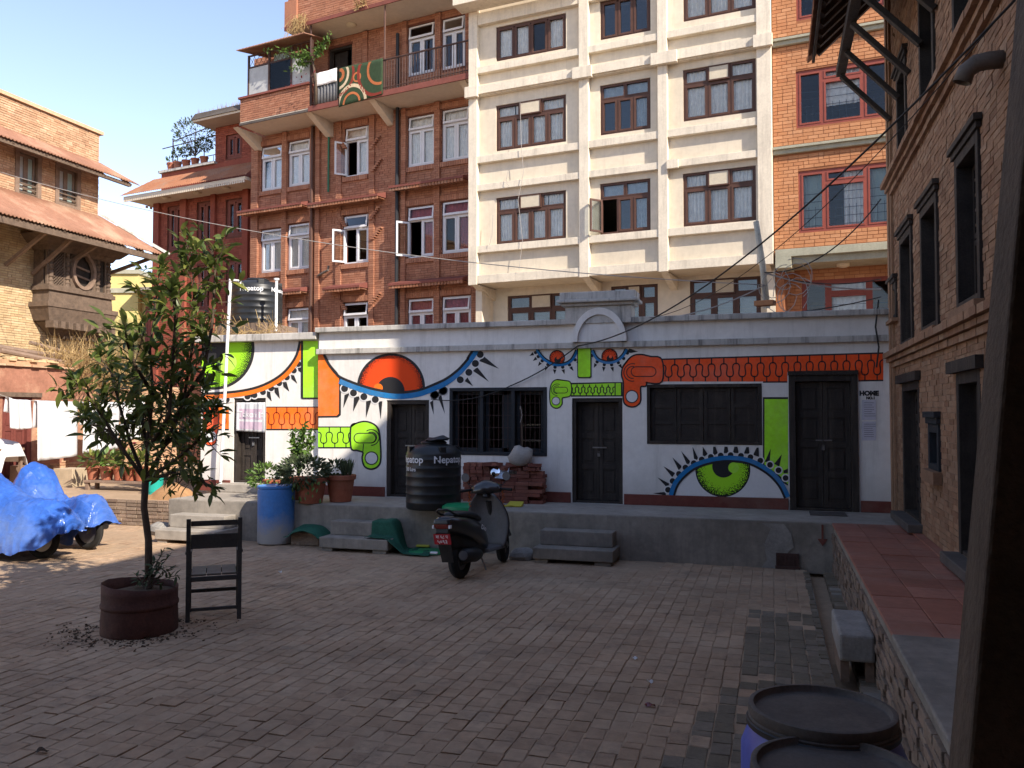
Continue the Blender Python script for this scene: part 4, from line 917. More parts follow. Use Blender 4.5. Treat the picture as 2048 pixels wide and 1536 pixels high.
for z0, z1 in (S1,):
    for a, c in ((938, 963), (1152, 1190), (1308, 1360), (1512, 1550)): b = MB(); b.fbox(CF, cu(a), cu(c), .172, .30, z0 - .05, z1 + .02); b.build('beam_end', 'creamtrim', cream, bevel=.006)
    b = MB(); b.fbox(CF, cu(963), cu(1512), .151, .22, z0 + .03, z1 + .01)
    b.build('ledge', 'creamtrim', cream)
b = MB(); b.fbox(CF, cu(1338), cu(1360), .151, .24, S2[0] - .04, S2[1]); b.build('beam_end', 'creamtrim', cream)
for a in (948, 1166, 1322, 1525):
    b = MB(); b.hexa([CF.P(cu(a), -.9, S3[0] - .35), CF.P(cu(a + 14), -.9, S3[0] - .35), CF.P(cu(a + 14), -.999, S3[0] - .35), CF.P(cu(a), -.999, S3[0] - .35), CF.P(cu(a), .12, S3[0] - .031), CF.P(cu(a + 14), .12, S3[0] - .031), CF.P(cu(a + 14), -.999, S3[0] - .031), CF.P(cu(a), -.999, S3[0] - .031)])
    b.build('bracket', 'creamtrim', cream)
b = MB(); b.fbox(CF, cu(930, 5), cu(1180, 5), .18, .75, cz(1057, 6), cz(1057, -12)); b.build('roof_ledge', 'creamtrim', cream)
i = 0
for k in 'lmr':
    for j, r in enumerate(rows[k]):
        o = cop(*bx[k], *r); tr = (o[3] - o[2]) * .30 if j else 0
        casement(CF, cream, o, 0, 'brown', nn[k], tr, fan=(k != 'm'), curt='curtain' if not (k == 'm' and j == 0) else None, opened=((0,) if (k == 'm' and j == 2) else ()), dark_lights=((0, 1) if (k, j) == ('m', 1) else (1,) if (k, j) == ('m', 2) else (2,) if (k, j) == ('l', 0) else ()), cseed=i * 2.1, tr_n=2 if k == 'm' and j else None, f=.055, s=.05, glass='glassdark' if k == 'm' else 'glass'); i += 1
for o, n in zip(gops, (3, 3, 3)): casement(CF, cream, o, -1.0, 'brown', n, .42, fan=True, louvre=True, f=.06, s=.06, glass='glassdark')
def lamp(p, parent, r=.12):
    q = MB(); q.lathe(p, [(r, .0), (r * .95, -.05), (r * .5, -.085), (.001, -.095)], 16); q.build('ceiling_lamp', 'bulb', parent, smooth=True)
# ================================================================== the orange brick house
OV = -.07; OU0 = CU1 + .012; OU1 = cu(1860, 300)
orange = thing('orange_brick_house', 'neat orange brick house with red window frames beside the cream house', 'house', CF.P((OU0 + OU1) / 2, OV, 0))
za, zb, zc_, zd = cz(1580, 82), cz(1650, 291), cz(1650, 514), cz(1650, 496)
oops = [cop(1592, 1782, 128, 244, OV), cop(1597, 1790, 332, 458, OV), cop(1592, 1770, -80, 26, OV)]
OT = cz(1600, -110)
ow = wall(CF, OU0, OU1, zc_, OT, oops, 'mortarorange', orange, .25, OV)
bricks(CF, brick_list(OU0 + .01, OU1, zc_ + .02, OT, [(a - .005, c + .005, d_ - .005, e_ + .005) for a, c, d_, e_ in oops] + [(OU0, OU1, za - .1, za + .1), (OU0, OU1, zb - .1, zb + .1)], .235, .088, .012), 'brickorange', ow, .235, .088, .012, v=OV, depth=.012, rough=.002)
oop2 = cop(1604, 1795, 556, 690, OV - .9)
ow2 = wall(CF, OU0 + .15, OU1, 0, zc_, [oop2], 'mortarorange', orange, .25, OV - .9)
bricks(CF, brick_list(OU0 + .16, OU1, 2.6, zc_ - .01, [oop2], .235, .088, .012), 'brickorange', ow2, .235, .088, .012, v=OV - .9, depth=.012, rough=.002, n_parts=0)
for zz in (za, zb):
    b = MB(); b.fbox(CF, OU0, OU1, OV + .001, OV + .10, zz - .085, zz + .02); b.fbox(CF, OU0, OU1, OV + .001, OV + .16, zz + .021, zz + .085); b.build('ledge', 'oliveledge', orange, bevel=.006)
b = MB(); b.fbox(CF, OU0 + .3, OU1, OV - .9, OV + .10, zc_ - .12, zc_ + .05); b.fbox(CF, OU0 + .05, OU1, OV + .001, OV + .22, zc_ + .051, zd + .02); b.fbox(CF, OU0 + .05, OU0 + .42, OV - .5, OV + .23, zc_ - .22, zc_ + .05); b.build('ledge', 'oliveledge', orange, bevel=.006)
lamp(CF.P(cu(1686, 520, -.4), OV - .4, zc_ - .121), orange, .16)
shell(CF, OU0, OU1, OV, 0, OT, 8, 'mortarorange', orange, (za, zb, zc_))
for o, vv, j in ((oops[0], OV, 0), (oops[1], OV, 1), (oops[2], OV, 2), (oop2, OV - .9, 3)):
    u0, u1, z0, z1 = o; f = .07; b = MB(); v1 = vv - .03; v0 = v1 - .08; panel_grid(b, CF, u0, u1, z0, z1, v0, v1, f); k = [u0 + (u1 - u0) * .27, u0 + (u1 - u0) * .70]
    for kk in k: b.fbox(CF, kk, kk + f, v0, v1, z0 + f, z1 - f)
    zt = z0 + (z1 - z0) * .76; b.fbox(CF, k[0] + f, k[1], v0, v1, zt, zt + f); win = b.build('window', 'redwood', orange)
    for a, c, p, q_ in ((u0 + f, k[0], z0 + f, z1 - f), (k[0] + f, k[1], z0 + f, zt), (k[0] + f, k[1], zt + f, z1 - f), (k[1] + f, u1 - f, z0 + f, z1 - f)):
        g_ = MB(); g_.fbox(CF, a, c, v0 + .03, v0 + .036, p, q_); g_.build('pane', 'glass', win); g_ = MB(); panel_grid(g_, CF, a, c, p, q_, v0 + .02, v1 + .012, .04); g_.build('casement_leaf', 'redwood', win)
    gr = MB()
    for i in range(5): zz = z0 + f + .1 + (zt - z0) * .17 * i; gr.tube([CF.P(u0 + f, v0 - .03, zz), CF.P(u1 - f, v0 - .03, zz)], .006, 5)
    for i in range(14): uu = u0 + f + (u1 - u0 - 2 * f) * i / 13; gr.tube([CF.P(uu, v0 - .03, z0 + f), CF.P(uu, v0 - .03, z0 + (z1 - z0) * .42)], .005, 5)
    gr.build('window_grille', 'grille', win)
    if j != 1: curtain(CF, k[0] + .05, k[1] + .02, z0 + (z1 - z0) * (.35 if j == 0 else .05), z1 - f, v0 - .06, 'curtain', win, j, 7)
    else:
        curtain(CF, u0 + .06, k[0] + .02, z0 + .03, z1 - f, v0 - .06, 'curtaingreen', win, 1, 5); curtain(CF, k[0] + .45, k[1] + .05, z0 + .03, z1 - f, v0 - .065, 'curtain', win, 2, 6); curtain(CF, k[1] + .1, u1 - .05, z0 + .03, z1 - f, v0 - .06, 'curtaingreen', win, 3, 5)
# ================================================================== the red brick house with the balcony
RF = Frame(at(943, 828, 25.3), TH - radians(27))
def rz(px, py, v=0): return RF.px(px, py, v)[1]
def ru(px, py=400, v=0): return RF.px(px, py, v)[0]
def rop(x0, x1, y0, y1, v=0): m_ = (x0 + x1) / 2; return (ru(x0, (y0 + y1) / 2, v), ru(x1, (y0 + y1) / 2, v), rz(m_, y1, v), rz(m_, y0, v))
RU0, RU1 = ru(506), ru(973); BV = 1.2
zbal = rz(711, 203, BV); zup = rz(690, 30, BV)
red = thing('red_brick_house', 'tall red brick house with white casement windows, tiled hoods and a long balcony', 'house', RF.P((RU0 + RU1) / 2, 0, 0))
RW = [rop(523, 566, 292, 380), rop(577, 622, 280, 371), rop(690, 737, 254, 351), rop(816, 870, 231, 331), rop(884, 940, 216, 320),
      rop(522, 566, 458, 544), rop(576, 622, 447, 538), rop(687, 737, 430, 526), rop(815, 870, 412, 514), rop(884, 942, 401, 505),
      rop(575, 622, 616, 706), rop(686, 737, 605, 700), rop(816, 870, 597, 700), rop(884, 942, 592, 696),
      rop(816, 870, 48, 148), rop(884, 930, 34, 136)]
RD = rop(657, 704, 93, 190)
rops = RW + [RD]
rw = wall(RF, RU0, RU1, 0, zup, rops, 'mortarred', red)
bricks(RF, brick_list(RU0, RU1, 2.8, zup, [(a - .01, c + .01, d_ - .02, e_ + .01) for a, c, d_, e_ in rops], .235, .074, .011), 'brickred', rw, .235, .074, .011, v=0, depth=.012, rough=.003)
shell(RF, RU0, RU1, 0, 0, zup, 9, 'mortarred', red, (zbal, rz(700, 385), rz(700, 560)))
def pier(x0, x1, z0, z1, proud, parent=red, nm='brick_pier'):
    a, c = ru(x0), ru(x1); b = MB(); b.fbox(RF, a + .012, c - .012, .0, proud - .012, z0, z1); o = b.build(nm, 'mortarred', parent)
    lst = []; z = z0; k = 0
    while z < z1 - .03:
        zt = min(z + .074, z1); cut = a + (c - a) * (.36 if k % 2 else .64)
        if c - a < .2: lst.append((a, c, z + .005, zt - .005))
        else: lst += [(a, cut - .005, z + .005, zt - .005), (cut + .005, c, z + .005, zt - .005)]
        z += .074; k += 1
    bricks(RF, lst, 'brickred', o, 9, 9, .011, v=proud - .012, depth=.012, rough=.002, n_parts=0, back=proud - .02)
for x0, x1 in ((506, 519), (567, 576), (623, 629), (634, 642), (788, 797), (805, 814), (871, 882)): pier(x0, x1, 2.8, zbal - .02, .11)
for x0, x1 in ((674, 684), (740, 750)): pier(x0, x1, 2.8, zbal - .02, .07)
for x0, x1 in ((805, 814), (871, 882), (726, 735)): pier(x0, x1, zbal + .2, zup - .02, .08)
for o in RW[:14]:                                            # brick sill bands
    b = MB(); n = int((o[1] - o[0] + .1) / .085)
    for i in range(n): a = o[0] - .05 + i * .085; b.fbox(RF, a, a + .075, .013, .075, o[2] - .17, o[2] - .02)
    b.build('sill_bricks', 'brickred', rw, kind='stuff')
    b = MB()
    for i in range(n): a = o[0] - .05 + i * .085; b.fbox(RF, a, a + .075, .013, .06, o[3] + .03, o[3] + .2)
    b.build('soldier_course', 'brickred', rw, kind='stuff')
for (xa, ya) in ((742, 300), (745, 345), (742, 440), (745, 480), (742, 610), (681, 300), (681, 455), (681, 620)):
    b = MB()
    for i in range(6):
        a = ru(xa + (i * 3 if xa > 700 else -i * 2 + 8), ya); z = rz(xa, ya - i * 4); b.fbox(RF, a, a + .12, .013, .12, z, z + .05)
    b.build('corbel_bricks', 'brickred', rw, kind='stuff')
cl_ = [('curtain', ()), ('curtain', ()), ('curtain', (0,)), ('curtain', ()), ('curtain', ()), ('curtain', ()), ('curtain', ()), (None, (0,)), ('curtainpink', (0,)), ('curtainpink', ()), ('curtain', ()), (None, ()), ('curtainpink', ()), ('curtainpink', ()), (None, ()), (None, ())]
for i, o in enumerate(RW):
    c, opn = cl_[i]
    casement(RF, red, o, 0, 'whitewood', 2, (o[3] - o[2]) * .27, curt=c, opened=opn, rec=.05, f=.05, s=.055, tilt_top=True, tr_n=1, cseed=i * 1.3, glass='glass', dark_lights=((0,) if i == 9 else ()))
b = MB(); u0, u1, z0, z1 = RD; panel_grid(b, RF, u0, u1, z0, z1, -.2, -.05, .07); dd = b.build('balcony_door', 'darkwood', red); b = MB(); b.fbox(RF, u0 + .07, u0 + (u1 - u0) * .6, -.3, -.26, z0 + .07, z1 - .07); b.build('door_leaf', 'darkwood', dd)
def hood(x0, x1, y, yedge, v=.5):
    a, c = ru(x0), ru(x1); z = rz((x0 + x1) / 2, y, v); b = MB()
    b.hexa([RF.P(a, v, z), RF.P(c, v, z), RF.P(c, .001, z + .02), RF.P(a, .001, z + .02), RF.P(a, v, z + .07), RF.P(c, v, z + .07), RF.P(c, .001, z + .22), RF.P(a, .001, z + .22)])
    h = b.build('window_hood', 'ledge', red); b = MB(); n = int((c - a) / .11)
    for i in range(n):
        uu = a + (c - a) * (i + .5) / n; b.fbox(RF, uu - .045, uu + .045, v - .05, v - .02, z - .09, z); 
    for i in range(n): uu = a + (c - a) * i / n; b.fbox(RF, uu, uu + .08, .05, v - .06, z - .03, z - .001)
    b.build('fringe_tiles', 'tile', h, kind='stuff')
for a in ((494, 622, 414), (634, 773, 398), (795, 942, 363), (560, 622, 582), (665, 738, 575), (795, 942, 564)): hood(a[0], a[1], a[2], 0)
# balcony
bal0, bal1 = ru(480, 254, BV), ru(942, 152, BV)
b = MB(); b.fbox(RF, bal0, bal1, .001, BV, zbal, zbal + .10); bs = b.build('balcony_slab', 'soffit', red)
b = MB(); b.fbox(RF, ru(618, 220, BV), bal1, BV + .001, BV + .05, zbal - .03, zbal + .14); b.build('slab_edge', 'ledge', bs); b = MB(); b.fbox(RF, bal0, ru(618, 220, BV), BV + .001, BV + .04, zbal - .02, zbal + .06); b.build('slab_edge', 'charcoal', bs)
for x in (490, 633, 757, 935):
    a = ru(x, 250, .6); b = MB(); b.hexa([RF.P(a, .13, zbal - .5), RF.P(a + .22, .13, zbal - .5), RF.P(a + .22, .002, zbal - .5), RF.P(a, .002, zbal - .5), RF.P(a, BV - .05, zbal - .001), RF.P(a + .22, BV - .05, zbal - .001), RF.P(a + .22, .002, zbal - .001), RF.P(a, .002, zbal - .001)]); b.build('bracket', 'soffit', bs)
pu1 = ru(618, 200, BV); zpar = rz(550, 184, BV)
PF_ = Frame(RF.P(0, BV, 0), RF.a)
b = MB(); b.fbox(RF, bal0, pu1, BV - .2, BV - .02, zbal + .101, zpar); bp = b.build('parapet', 'mortarred', red); bricks(RF, brick_list(bal0, pu1, zbal + .11, zpar, [], .235, .074, .011), 'brickred', bp, .235, .074, .011, v=BV - .02, depth=.02, rough=.003, n_parts=0)
b = MB(); b.fbox(RF, bal0 - .05, pu1 + .02, BV - .24, BV + .06, zpar + .001, zpar + .07); b.build('parapet_cap', 'ledge', bp)
LFb = Frame(RF.P(bal0, 0, 0), RF.a - pi / 2)                 # left return of the parapet
b = MB(); b.fbox(RF, bal0, bal0 + .15, .01, BV - .21, zbal + .101, zpar); b.build('parapet_return', 'brickred', bp)
# glazed lean-to on the balcony
zr = rz(700, 30, BV); gl0, gl1 = ru(492, 150, BV), pu1; g = MB(); zt0 = rz(535, 98, BV)
for a in (gl0, ru(533, 150, BV), ru(578, 150, BV), gl1): g.fbox(RF, a - .03, a + .03, BV - .16, BV - .10, zpar + .072, zt0)
g.fbox(RF, gl0, gl1, BV - .15, BV - .11, zt0 - .45, zt0 - .4); g.fbox(RF, gl0, gl1, BV - .15, BV - .11, zt0 - .05, zt0); gz = g.build('glazed_lean_to', 'iron', red)
q = MB(); q.fbox(RF, gl0 + .03, ru(533, 150, BV) - .03, BV - .14, BV - .12, zpar + .074, zt0 - .46); q.build('panel', 'greyplastic' if False else 'louver', gz); q = MB(); q.fbox(RF, ru(578, 150, BV) + .03, gl1 - .03, BV - .14, BV - .12, zpar + .074, zt0 - .46); q.build('panel', 'louver', gz)
q = MB(); q.fbox(RF, ru(533, 150, BV) + .03, ru(578, 150, BV) - .03, BV - .135, BV - .125, zpar + .074, zt0 - .46); q.build('pane', 'glass', gz); curtain(RF, ru(533, 150, BV) + .05, ru(566, 150, BV), zpar + .08, zt0 - .1, BV - .3, 'curtaingreen', gz, 1, 6)
q = MB()
for i in range(14):
    a = gl0 + .05 + (gl1 - gl0 - .1) * i / 13
    for dx in (-.22, .22):
        b_ = min(max(a + dx, gl0 + .04), gl1 - .04); q.tube([RF.P(a, BV - .13, zt0 - .39), RF.P(b_, BV - .13, zt0 - .06)], .007, 4)
q.build('lattice', 'iron', gz)
q = MB(); ra, rb_ = ru(470, 108, BV + .4), gl1 + .1; n = 46
def corr(a, c): u = ra + (rb_ - ra) * a; vv = BV + .35 - 1.5 * c; return RF.P(u, vv, zt0 + .02 + .32 * c + .022 * sin(a * n * 2 * pi))
q.grid(corr, n * 8, 2); q.build('tin_roof', 'rusty', gz, smooth='all', solid=.01)
# railing, rugs
r0, r1 = ru(622, 200, BV), ru(936, 120, BV); zr0, zr1 = zbal + .15, rz(850, 100, BV); rl = MB(); rl.tube([RF.P(r0, BV - .03, zr1), RF.P(r1, BV - .03, zr1)], .028, 6); rl.tube([RF.P(r0, BV - .03, zr0 + .1), RF.P(r1, BV - .03, zr0 + .1)], .016, 6)
n = 58
rail = rl.build('railing', 'iron', red)
for i in range(n + 1):
    a = r0 + (r1 - r0) * i / n; q = MB(); q.tube([RF.P(a, BV - .03, zr0), RF.P(a, BV - .03, zr1 - (.0 if i % 29 == 0 else .0))], .011, 5); q.build('baluster', 'iron', rail)
q = MB(); a = ru(768, 60, BV); q.tube([RF.P(a, BV - .05, zbal + .1), RF.P(a, BV - .05, zup - .02)], .03, 8); q.build('balcony_post', 'pipebrown', red); q = MB(); a = ru(620, 60, BV); q.tube([RF.P(a, BV - .05, zbal + .1), RF.P(a, BV - .05, zup - .02)], .03, 8); q.build('balcony_post', 'iron', red)
def hang(x0, x1, y0, y1, v=BV + .045):
    q0 = RF.px(x0, y0, v); q1 = RF.px(x1, y1, v); return q0[0], q1[0], q1[1], q0[1]
u0, u1 = ru(680, 170, BV), ru(768, 150, BV); zt_ = zr1 + .02; zb_ = zbal + .02
rug = thing('hanging_rug', 'green rug with orange and cream rings hung over the balcony rail', 'rug', RF.P((u0 + u1) / 2, BV + .05, zb_))
b = MB(); b.grid(lambda a, c: RF.P(u0 + (u1 - u0) * a, BV + .055 + .012 * sin(a * 8), zb_ - .12 * (1 - a) * (1 - c) + (zt_ - zb_) * c), 20, 10); b.build('pile', 'carpet', rug, smooth='all', solid=.014)
def rring(cx, cy, r0, r1, m, a0=0, a1=2 * pi):
    b = MB(); n = 36; W_ = u1 - u0; H_ = zt_ - zb_
    def pp(r, a):
        x = min(max(cx + r * cos(a), .02), .98); y = min(max(cy + r * sin(a) * W_ / H_, .02), .98); return RF.P(u0 + W_ * x, BV + .066 + .012 * sin(x * 8), zb_ - .12 * (1 - x) * (1 - y) + H_ * y)
    for i in range(n):
        p, q_ = a0 + (a1 - a0) * i / n, a0 + (a1 - a0) * (i + 1) / n; b.add([pp(r0, p), pp(r1, p), pp(r1, q_), pp(r0, q_)], [(0, 1, 2, 3)])
    b.build('rug_ring', m, rug)
rring(.95, .75, .26, .31, 'carpetorange'); rring(.9, .72, .42, .48, 'carpetred'); rring(.42, .66, .06, .09, 'carpetorange'); rring(.0, .82, .2, .25, 'carpetcream'); rring(.0, .82, .32, .37, 'carpetred'); rring(.3, .0, .28, .34, 'carpetcream'); rring(.3, .0, .16, .2, 'carpetorange'); rring(.02, .82, .06, .12, 'carpetorange')
u0_, u1_ = ru(634, 170, BV), ru(676, 165, BV)
b = MB(); b.grid(lambda a, c: RF.P(u0_ + (u1_ - u0_) * a, BV + .06 + .01 * sin(a * 9), zr1 + .02 - .42 * c + .03 * a), 12, 6); tag(b.build('pale_cloth', 'curtain', base=RF.P(u0_, BV, zr1 - .4), smooth='all', solid=.01), 'folded pale cloth laid over the balcony rail left of the rug', 'cloth')
b = MB(); b.grid(lambda a, c: RF.P(u0_ + .05 + (u1_ - u0_ - .05) * a, BV + .025 + .02 * sin(a * 40), zbal + .16 + (zr1 - zbal - .5) * c), 60, 2); tag(b.build('corrugated_sheet', 'greyplastic', base=RF.P(u0_, BV, zbal + .16), smooth='all', solid=.006), 'grey ribbed sheet fixed to the balcony railing under the pale cloth', 'sheet')
# top slab and the brick parapet above it
us0, us1 = ru(570, 58, BV), ru(944, -30, BV)
b = MB(); b.fbox(RF, us0, us1, -.25, BV, zup, zup + .10); us = b.build('upper_slab', 'soffit', red); b = MB(); b.fbox(RF, us0, us1, BV + .001, BV + .04, zup - .02, zup + .1); b.build('slab_edge', 'ledge', us)
b = MB(); b.fbox(RF, us0 + .08, us1, BV - .3, BV - .06, zup + .101, zup + 1.3); up_ = b.build('upper_parapet', 'mortarred', red); bricks(RF, brick_list(us0 + .08, us1, zup + .11, zup + 1.3, [], .235, .074, .011), 'brickred', up_, .235, .074, .011, v=BV - .06, depth=.015, rough=.003, n_parts=0)
b = MB(); b.fbox(RF, us0 + .0, us0 + .5, BV - .05, BV + .03, zup + .105, zup + .95); b.build('parapet_pier', 'brickred', up_)
lamp(RF.P(ru(703, 50, .6), .6, zup - .001), red, .17)
for x, m, r, z0, z1, vv in ((800, 'pipeblack', .06, 2.8, zbal - .01, .17), (800, 'pipeblack', .06, zbal + .2, rz(800, 72), .17), (630, 'pipebrown', .045, 2.8, zbal - .05, .17), (660, 'pipegreen', .035, rz(660, 385), zbal - .02, .09), (971, 'pipeblack', .05, 2.8, rz(971, 590), .09)):
    q = MB(); a = ru(x); q.tube([RF.P(a, vv, z0), RF.P(a, vv, z1)], r, 8); q.build('downpipe', m, red)
q = MB(); q.tube([RF.P(ru(640, 552), .1, rz(640, 552)), RF.P(ru(664, 540), .2, rz(664, 542)), RF.P(ru(665, 532), .2, rz(665, 533))], .04, 7); q.build('waste_pipe', 'greypipe', red)
# ================================================================== the deep red house with the tiled skirt roof
DF = Frame(at(505, 828, 30.5), RF.a)
def dz_(px, py, v=0): return DF.px(px, py, v)[1]
def du(px, py=430, v=0): return DF.px(px, py, v)[0]
def dop(x0, x1, y0, y1, v=0): m_ = (x0 + x1) / 2; return (du(x0, (y0 + y1) / 2, v), du(x1, (y0 + y1) / 2, v), dz_(m_, y1, v), dz_(m_, y0, v))
DU0, DU1 = du(311), du(540); zee = dz_(400, 374, 1.1)
deep = thing('deep_red_brick_house', 'shaded deep red brick house with a tiled skirt roof and terrace plants', 'house', DF.P((DU0 + DU1) / 2, 0, 0))
dops = [dop(452, 487, 398, 472), dop(394, 424, 404, 490), dop(335, 364, 412, 500), dop(452, 487, 520, 610), dop(394, 424, 530, 620)]
dw = wall(DF, DU0, DU1, 0, zee + .1, dops, 'mortarred', deep); bricks(DF, brick_list(DU0, DU1, 3., zee + .1, [(a - .01, c + .01, d_ - .01, e_ + .01) for a, c, d_, e_ in dops], .235, .074, .011), 'brickdark', dw, .235, .074, .011, v=0, depth=.012, rough=.003, n_parts=0)
shell(DF, DU0, DU1, 0, 0, zee + .1, 8, 'brickdark', deep)
for o in dops: casement(DF, deep, o, 0, 'ledge', 2, 0, rec=.06, f=.09, s=.07, glass='glassdark')
for x0, x1 in ((364, 376), (425, 434), (489, 500), (311, 322)):
    b = MB(); b.fbox(DF, du(x0), du(x1), .014, .12, 3., zee + .05); b.build('brick_pier', 'brickdark', deep)
e0, e1 = du(247, 388, 1.1), du(490, 345, 1.1); zrt = dz_(420, 346, .1); OE = 1.1
b = MB(); b.hexa([DF.P(e0, OE, zee), DF.P(e1, OE, zee), DF.P(e1, .001, zee + .02), DF.P(e0, .001, zee + .02), DF.P(e0, OE, zee + .12), DF.P(e1, OE, zee + .12), DF.P(e1, .001, zee + .14), DF.P(e0, .001, zee + .14)]); b.hexa([DF.P(e0, .001, zee), DF.P(DU0 - .001, .001, zee), DF.P(DU0 - .001, -6, zee), DF.P(e0, -6, zee), DF.P(e0, .001, zee + .12), DF.P(DU0 - .001, .001, zee + .12), DF.P(DU0 - .001, -6, zee + .12), DF.P(e0, -6, zee + .12)])
sf_ = b.build('eave_soffit', 'soffit', deep)
lamps = [lamp(DF.P(du(x, y, .6), .6, zee - .001), deep, .15) for x, y in ((333, 398), (395, 386), (453, 374))]
q = MB(); n = 60
def tl_(a, c): u = e0 - .1 + (e1 - e0 + .2) * a + (.9 * c if a < .5 else 0) * (1 - a); return DF.P(u, OE + .08 - (OE - .3) * c, zee + .13 + (zrt - zee - .13) * c + .035 * abs(sin(a * n * pi)) + .02 * ((c * 6) % 1))
q.grid(tl_, n * 6, 18); q.build('roof_tiles', 'tile', deep, kind='stuff')
q = MB()
for i in range(60): a = e0 + (e1 - e0) * i / 60; q.fbox(DF, a, a + .07, OE - .03, OE, zee - .09, zee - .001)
for i in range(18): q.fbox(DF, e0 + .01, e0 + .04, -i * .2, -i * .2 + .1, zee - .09, zee - .001)
q.build('fringe_tiles', 'soffit', sf_, kind='stuff')
zt1 = dz_(375, 338, -.3); t0, t1 = du(323, 345, -.3), du(431, 330, -.3)
b = MB(); b.fbox(DF, t0, t1 + 2.2, -.5, -.3, zee + .1, zt1); tp_ = b.build('terrace_parapet', 'brickdark', deep); b = MB(); b.fbox(DF, t0 - .08, t1, -.6, -.2, zt1 + .001, zt1 + .1); b.build('parapet_cap', 'coping', tp_)
tw0, tw1 = du(431, 290, -.4), du(520, 290, -.4); tzt = dz_(450, 252, -.4); to = dop(452, 484, 268, 316, -.4)
tw_ = wall(DF, tw0, tw1, zee + .1, tzt, [to], 'mortarred', deep, .25, -.4, name='stair_tower'); bricks(DF, brick_list(tw0, tw1, zee + .15, tzt, [to], .235, .074, .011), 'brickdark', tw_, .235, .074, .011, v=-.4, depth=.012, n_parts=0); casement(DF, deep, to, -.4, 'ledge', 2, 0, rec=.06, f=.1, s=.07, glass='glassdark')
b = MB(); b.fbox(DF, tw0, tw1, -4, -.651, zee + .1, tzt); b.build('tower_rear', 'brickdark', deep)
b = MB(); b.fbox(DF, du(387, 245, .4), tw1, -4, .45, tzt + .001, tzt + .1); rs = b.build('roof_slab', 'soffit', deep); b = MB(); b.hexa([DF.P(du(385, 245, .4), .5, tzt + .08), DF.P(tw1, .5, tzt + .08), DF.P(tw1, -3, tzt + .101), DF.P(du(385, 245, .4), -3, tzt + .101), DF.P(du(392, 245, .4), .45, tzt + .3), DF.P(tw1, .3, tzt + .36), DF.P(tw1, -3, tzt + .4), DF.P(du(392, 245, .4), -3, tzt + .4)]); b.build('roof_edge', 'charcoal', rs)
gm_ = MB()
for i in range(420):
    p = DF.P(U_(du(395, 240, .3), tw1), U_(-.8, .35), tzt + .3); h = U_(.08, .3); d_ = Vector((U_(-.1, .1), U_(-.1, .1), h)); s_ = Vector((.012, 0, 0)); gm_.add([p - s_, p + s_, p + d_], [(0, 1, 2)])
tag(gm_.build('roof_grass', 'straw', base=DF.P(tw0, 0, tzt + .3), kind='stuff'), 'dry grass growing along the top of the stair tower roof', 'grass')
# terrace rail, plants in pots on the terrace
tr_l = MB(); zz = zt1 + .1
for x, y in ((332, 270), (431, 258)): pass
P0 = DF.P(t0 + .4, -.5, zz); P1 = DF.P(t1, -.5, zz)
tr_l.tube([P0, P0 + Vector((0, 0, 1.25))], .025, 6); tr_l.tube([P0 + Vector((0, 0, 1.2)), P1 + Vector((0, 0, 1.55))], .022, 6); tr_l.tube([P0 + Vector((-.5, 0, .95)), P1 + Vector((0, 0, 1.1))], .02, 6); tr_l.tube([P0 + Vector((-.3, 0, .3)), P1 + Vector((0, 0, .35))], .016, 6)
for i in range(9): p = P0.lerp(P1, i / 8); tr_l.tube([p, p + Vector((0, 0, .32))], .012, 5)
tr_l.build('terrace_rail', 'iron', deep)
LS = leaf_mesh('leaf', .1, .04); LB = leaf_mesh('leaf', .14, .06)
def pot_mesh(c, r, h, parent=None, name='flower_pot', lip=.12):
    b = MB(); b.lathe(c, [(r * .68, 0), (r * .74, .02 * h), (r * .95, h * .8), (r * .97, h * .82), (r * 1.06, h * .83), (r * 1.08, h * .98), (r * 1.04, h), (r * .96, h * .99), (r * .92, h * .9), (.001, h * .88)], 28)
    return b.build(name, 'pot', parent, smooth=True)
def bush_spots(c, rx, rz, n, up=.4, smin=.7, smax=1.3):
    out = []
    for i in range(n):
        d_ = rdir(); t = U_(.45, 1) ** .6; p = Vector(c) + Vector((d_.x * rx * t, d_.y * rx * t, d_.z * rz * t)); out.append((p, (d_ + Vector((0, 0, up)) + rdir() * .5).normalized(), U_(smin, smax), U_(-1.5, 1.5)))
    return out
for i, (x, rr, hh, n) in enumerate(((342, .13, .0, 60), (355, .2, .35, 120), (372, .22, .3, 160), (390, .85, 1.1, 900), (408, .3, .5, 200))):
    a = du(x, 335, -.42); c = DF.P(a, -.42, zt1 + .1); o = thing('terrace_plant', ['sparse yellow leaved plant in a pot at the corner of the roof terrace', 'low shrub in a pot on the roof terrace, next to the yellow leaved plant', 'small dark potted shrub on the roof terrace between two bushes', 'large round leafy bush in a pot on the roof terrace', 'potted plant on the roof terrace nearest the stair tower'][i], 'potted plant', c)
    pot_mesh(c, .16, .3, o); s_ = MB(); s_.tube([c + Vector((0, 0, .25)), c + Vector((0, 0, .35 + hh * .6))], .02, 5); s_.build('stem', 'bark', o)
    if i == 3:
        for k in range(16): d_ = rdir(1, .6); s2 = MB(); s2.tube([c + Vector((0, 0, .4)), c + Vector((0, 0, 1.0)) + d_ * .6], [.014, .006], 4); s2.build('branch', 'bark', o)
    foliage(o, bush_spots(c + Vector((0, 0, .42 + hh * .75)), rr, max(rr * .75, .16), n), LS, 'leafbright' if i == 0 else 'leafgrey', n_parts=0)
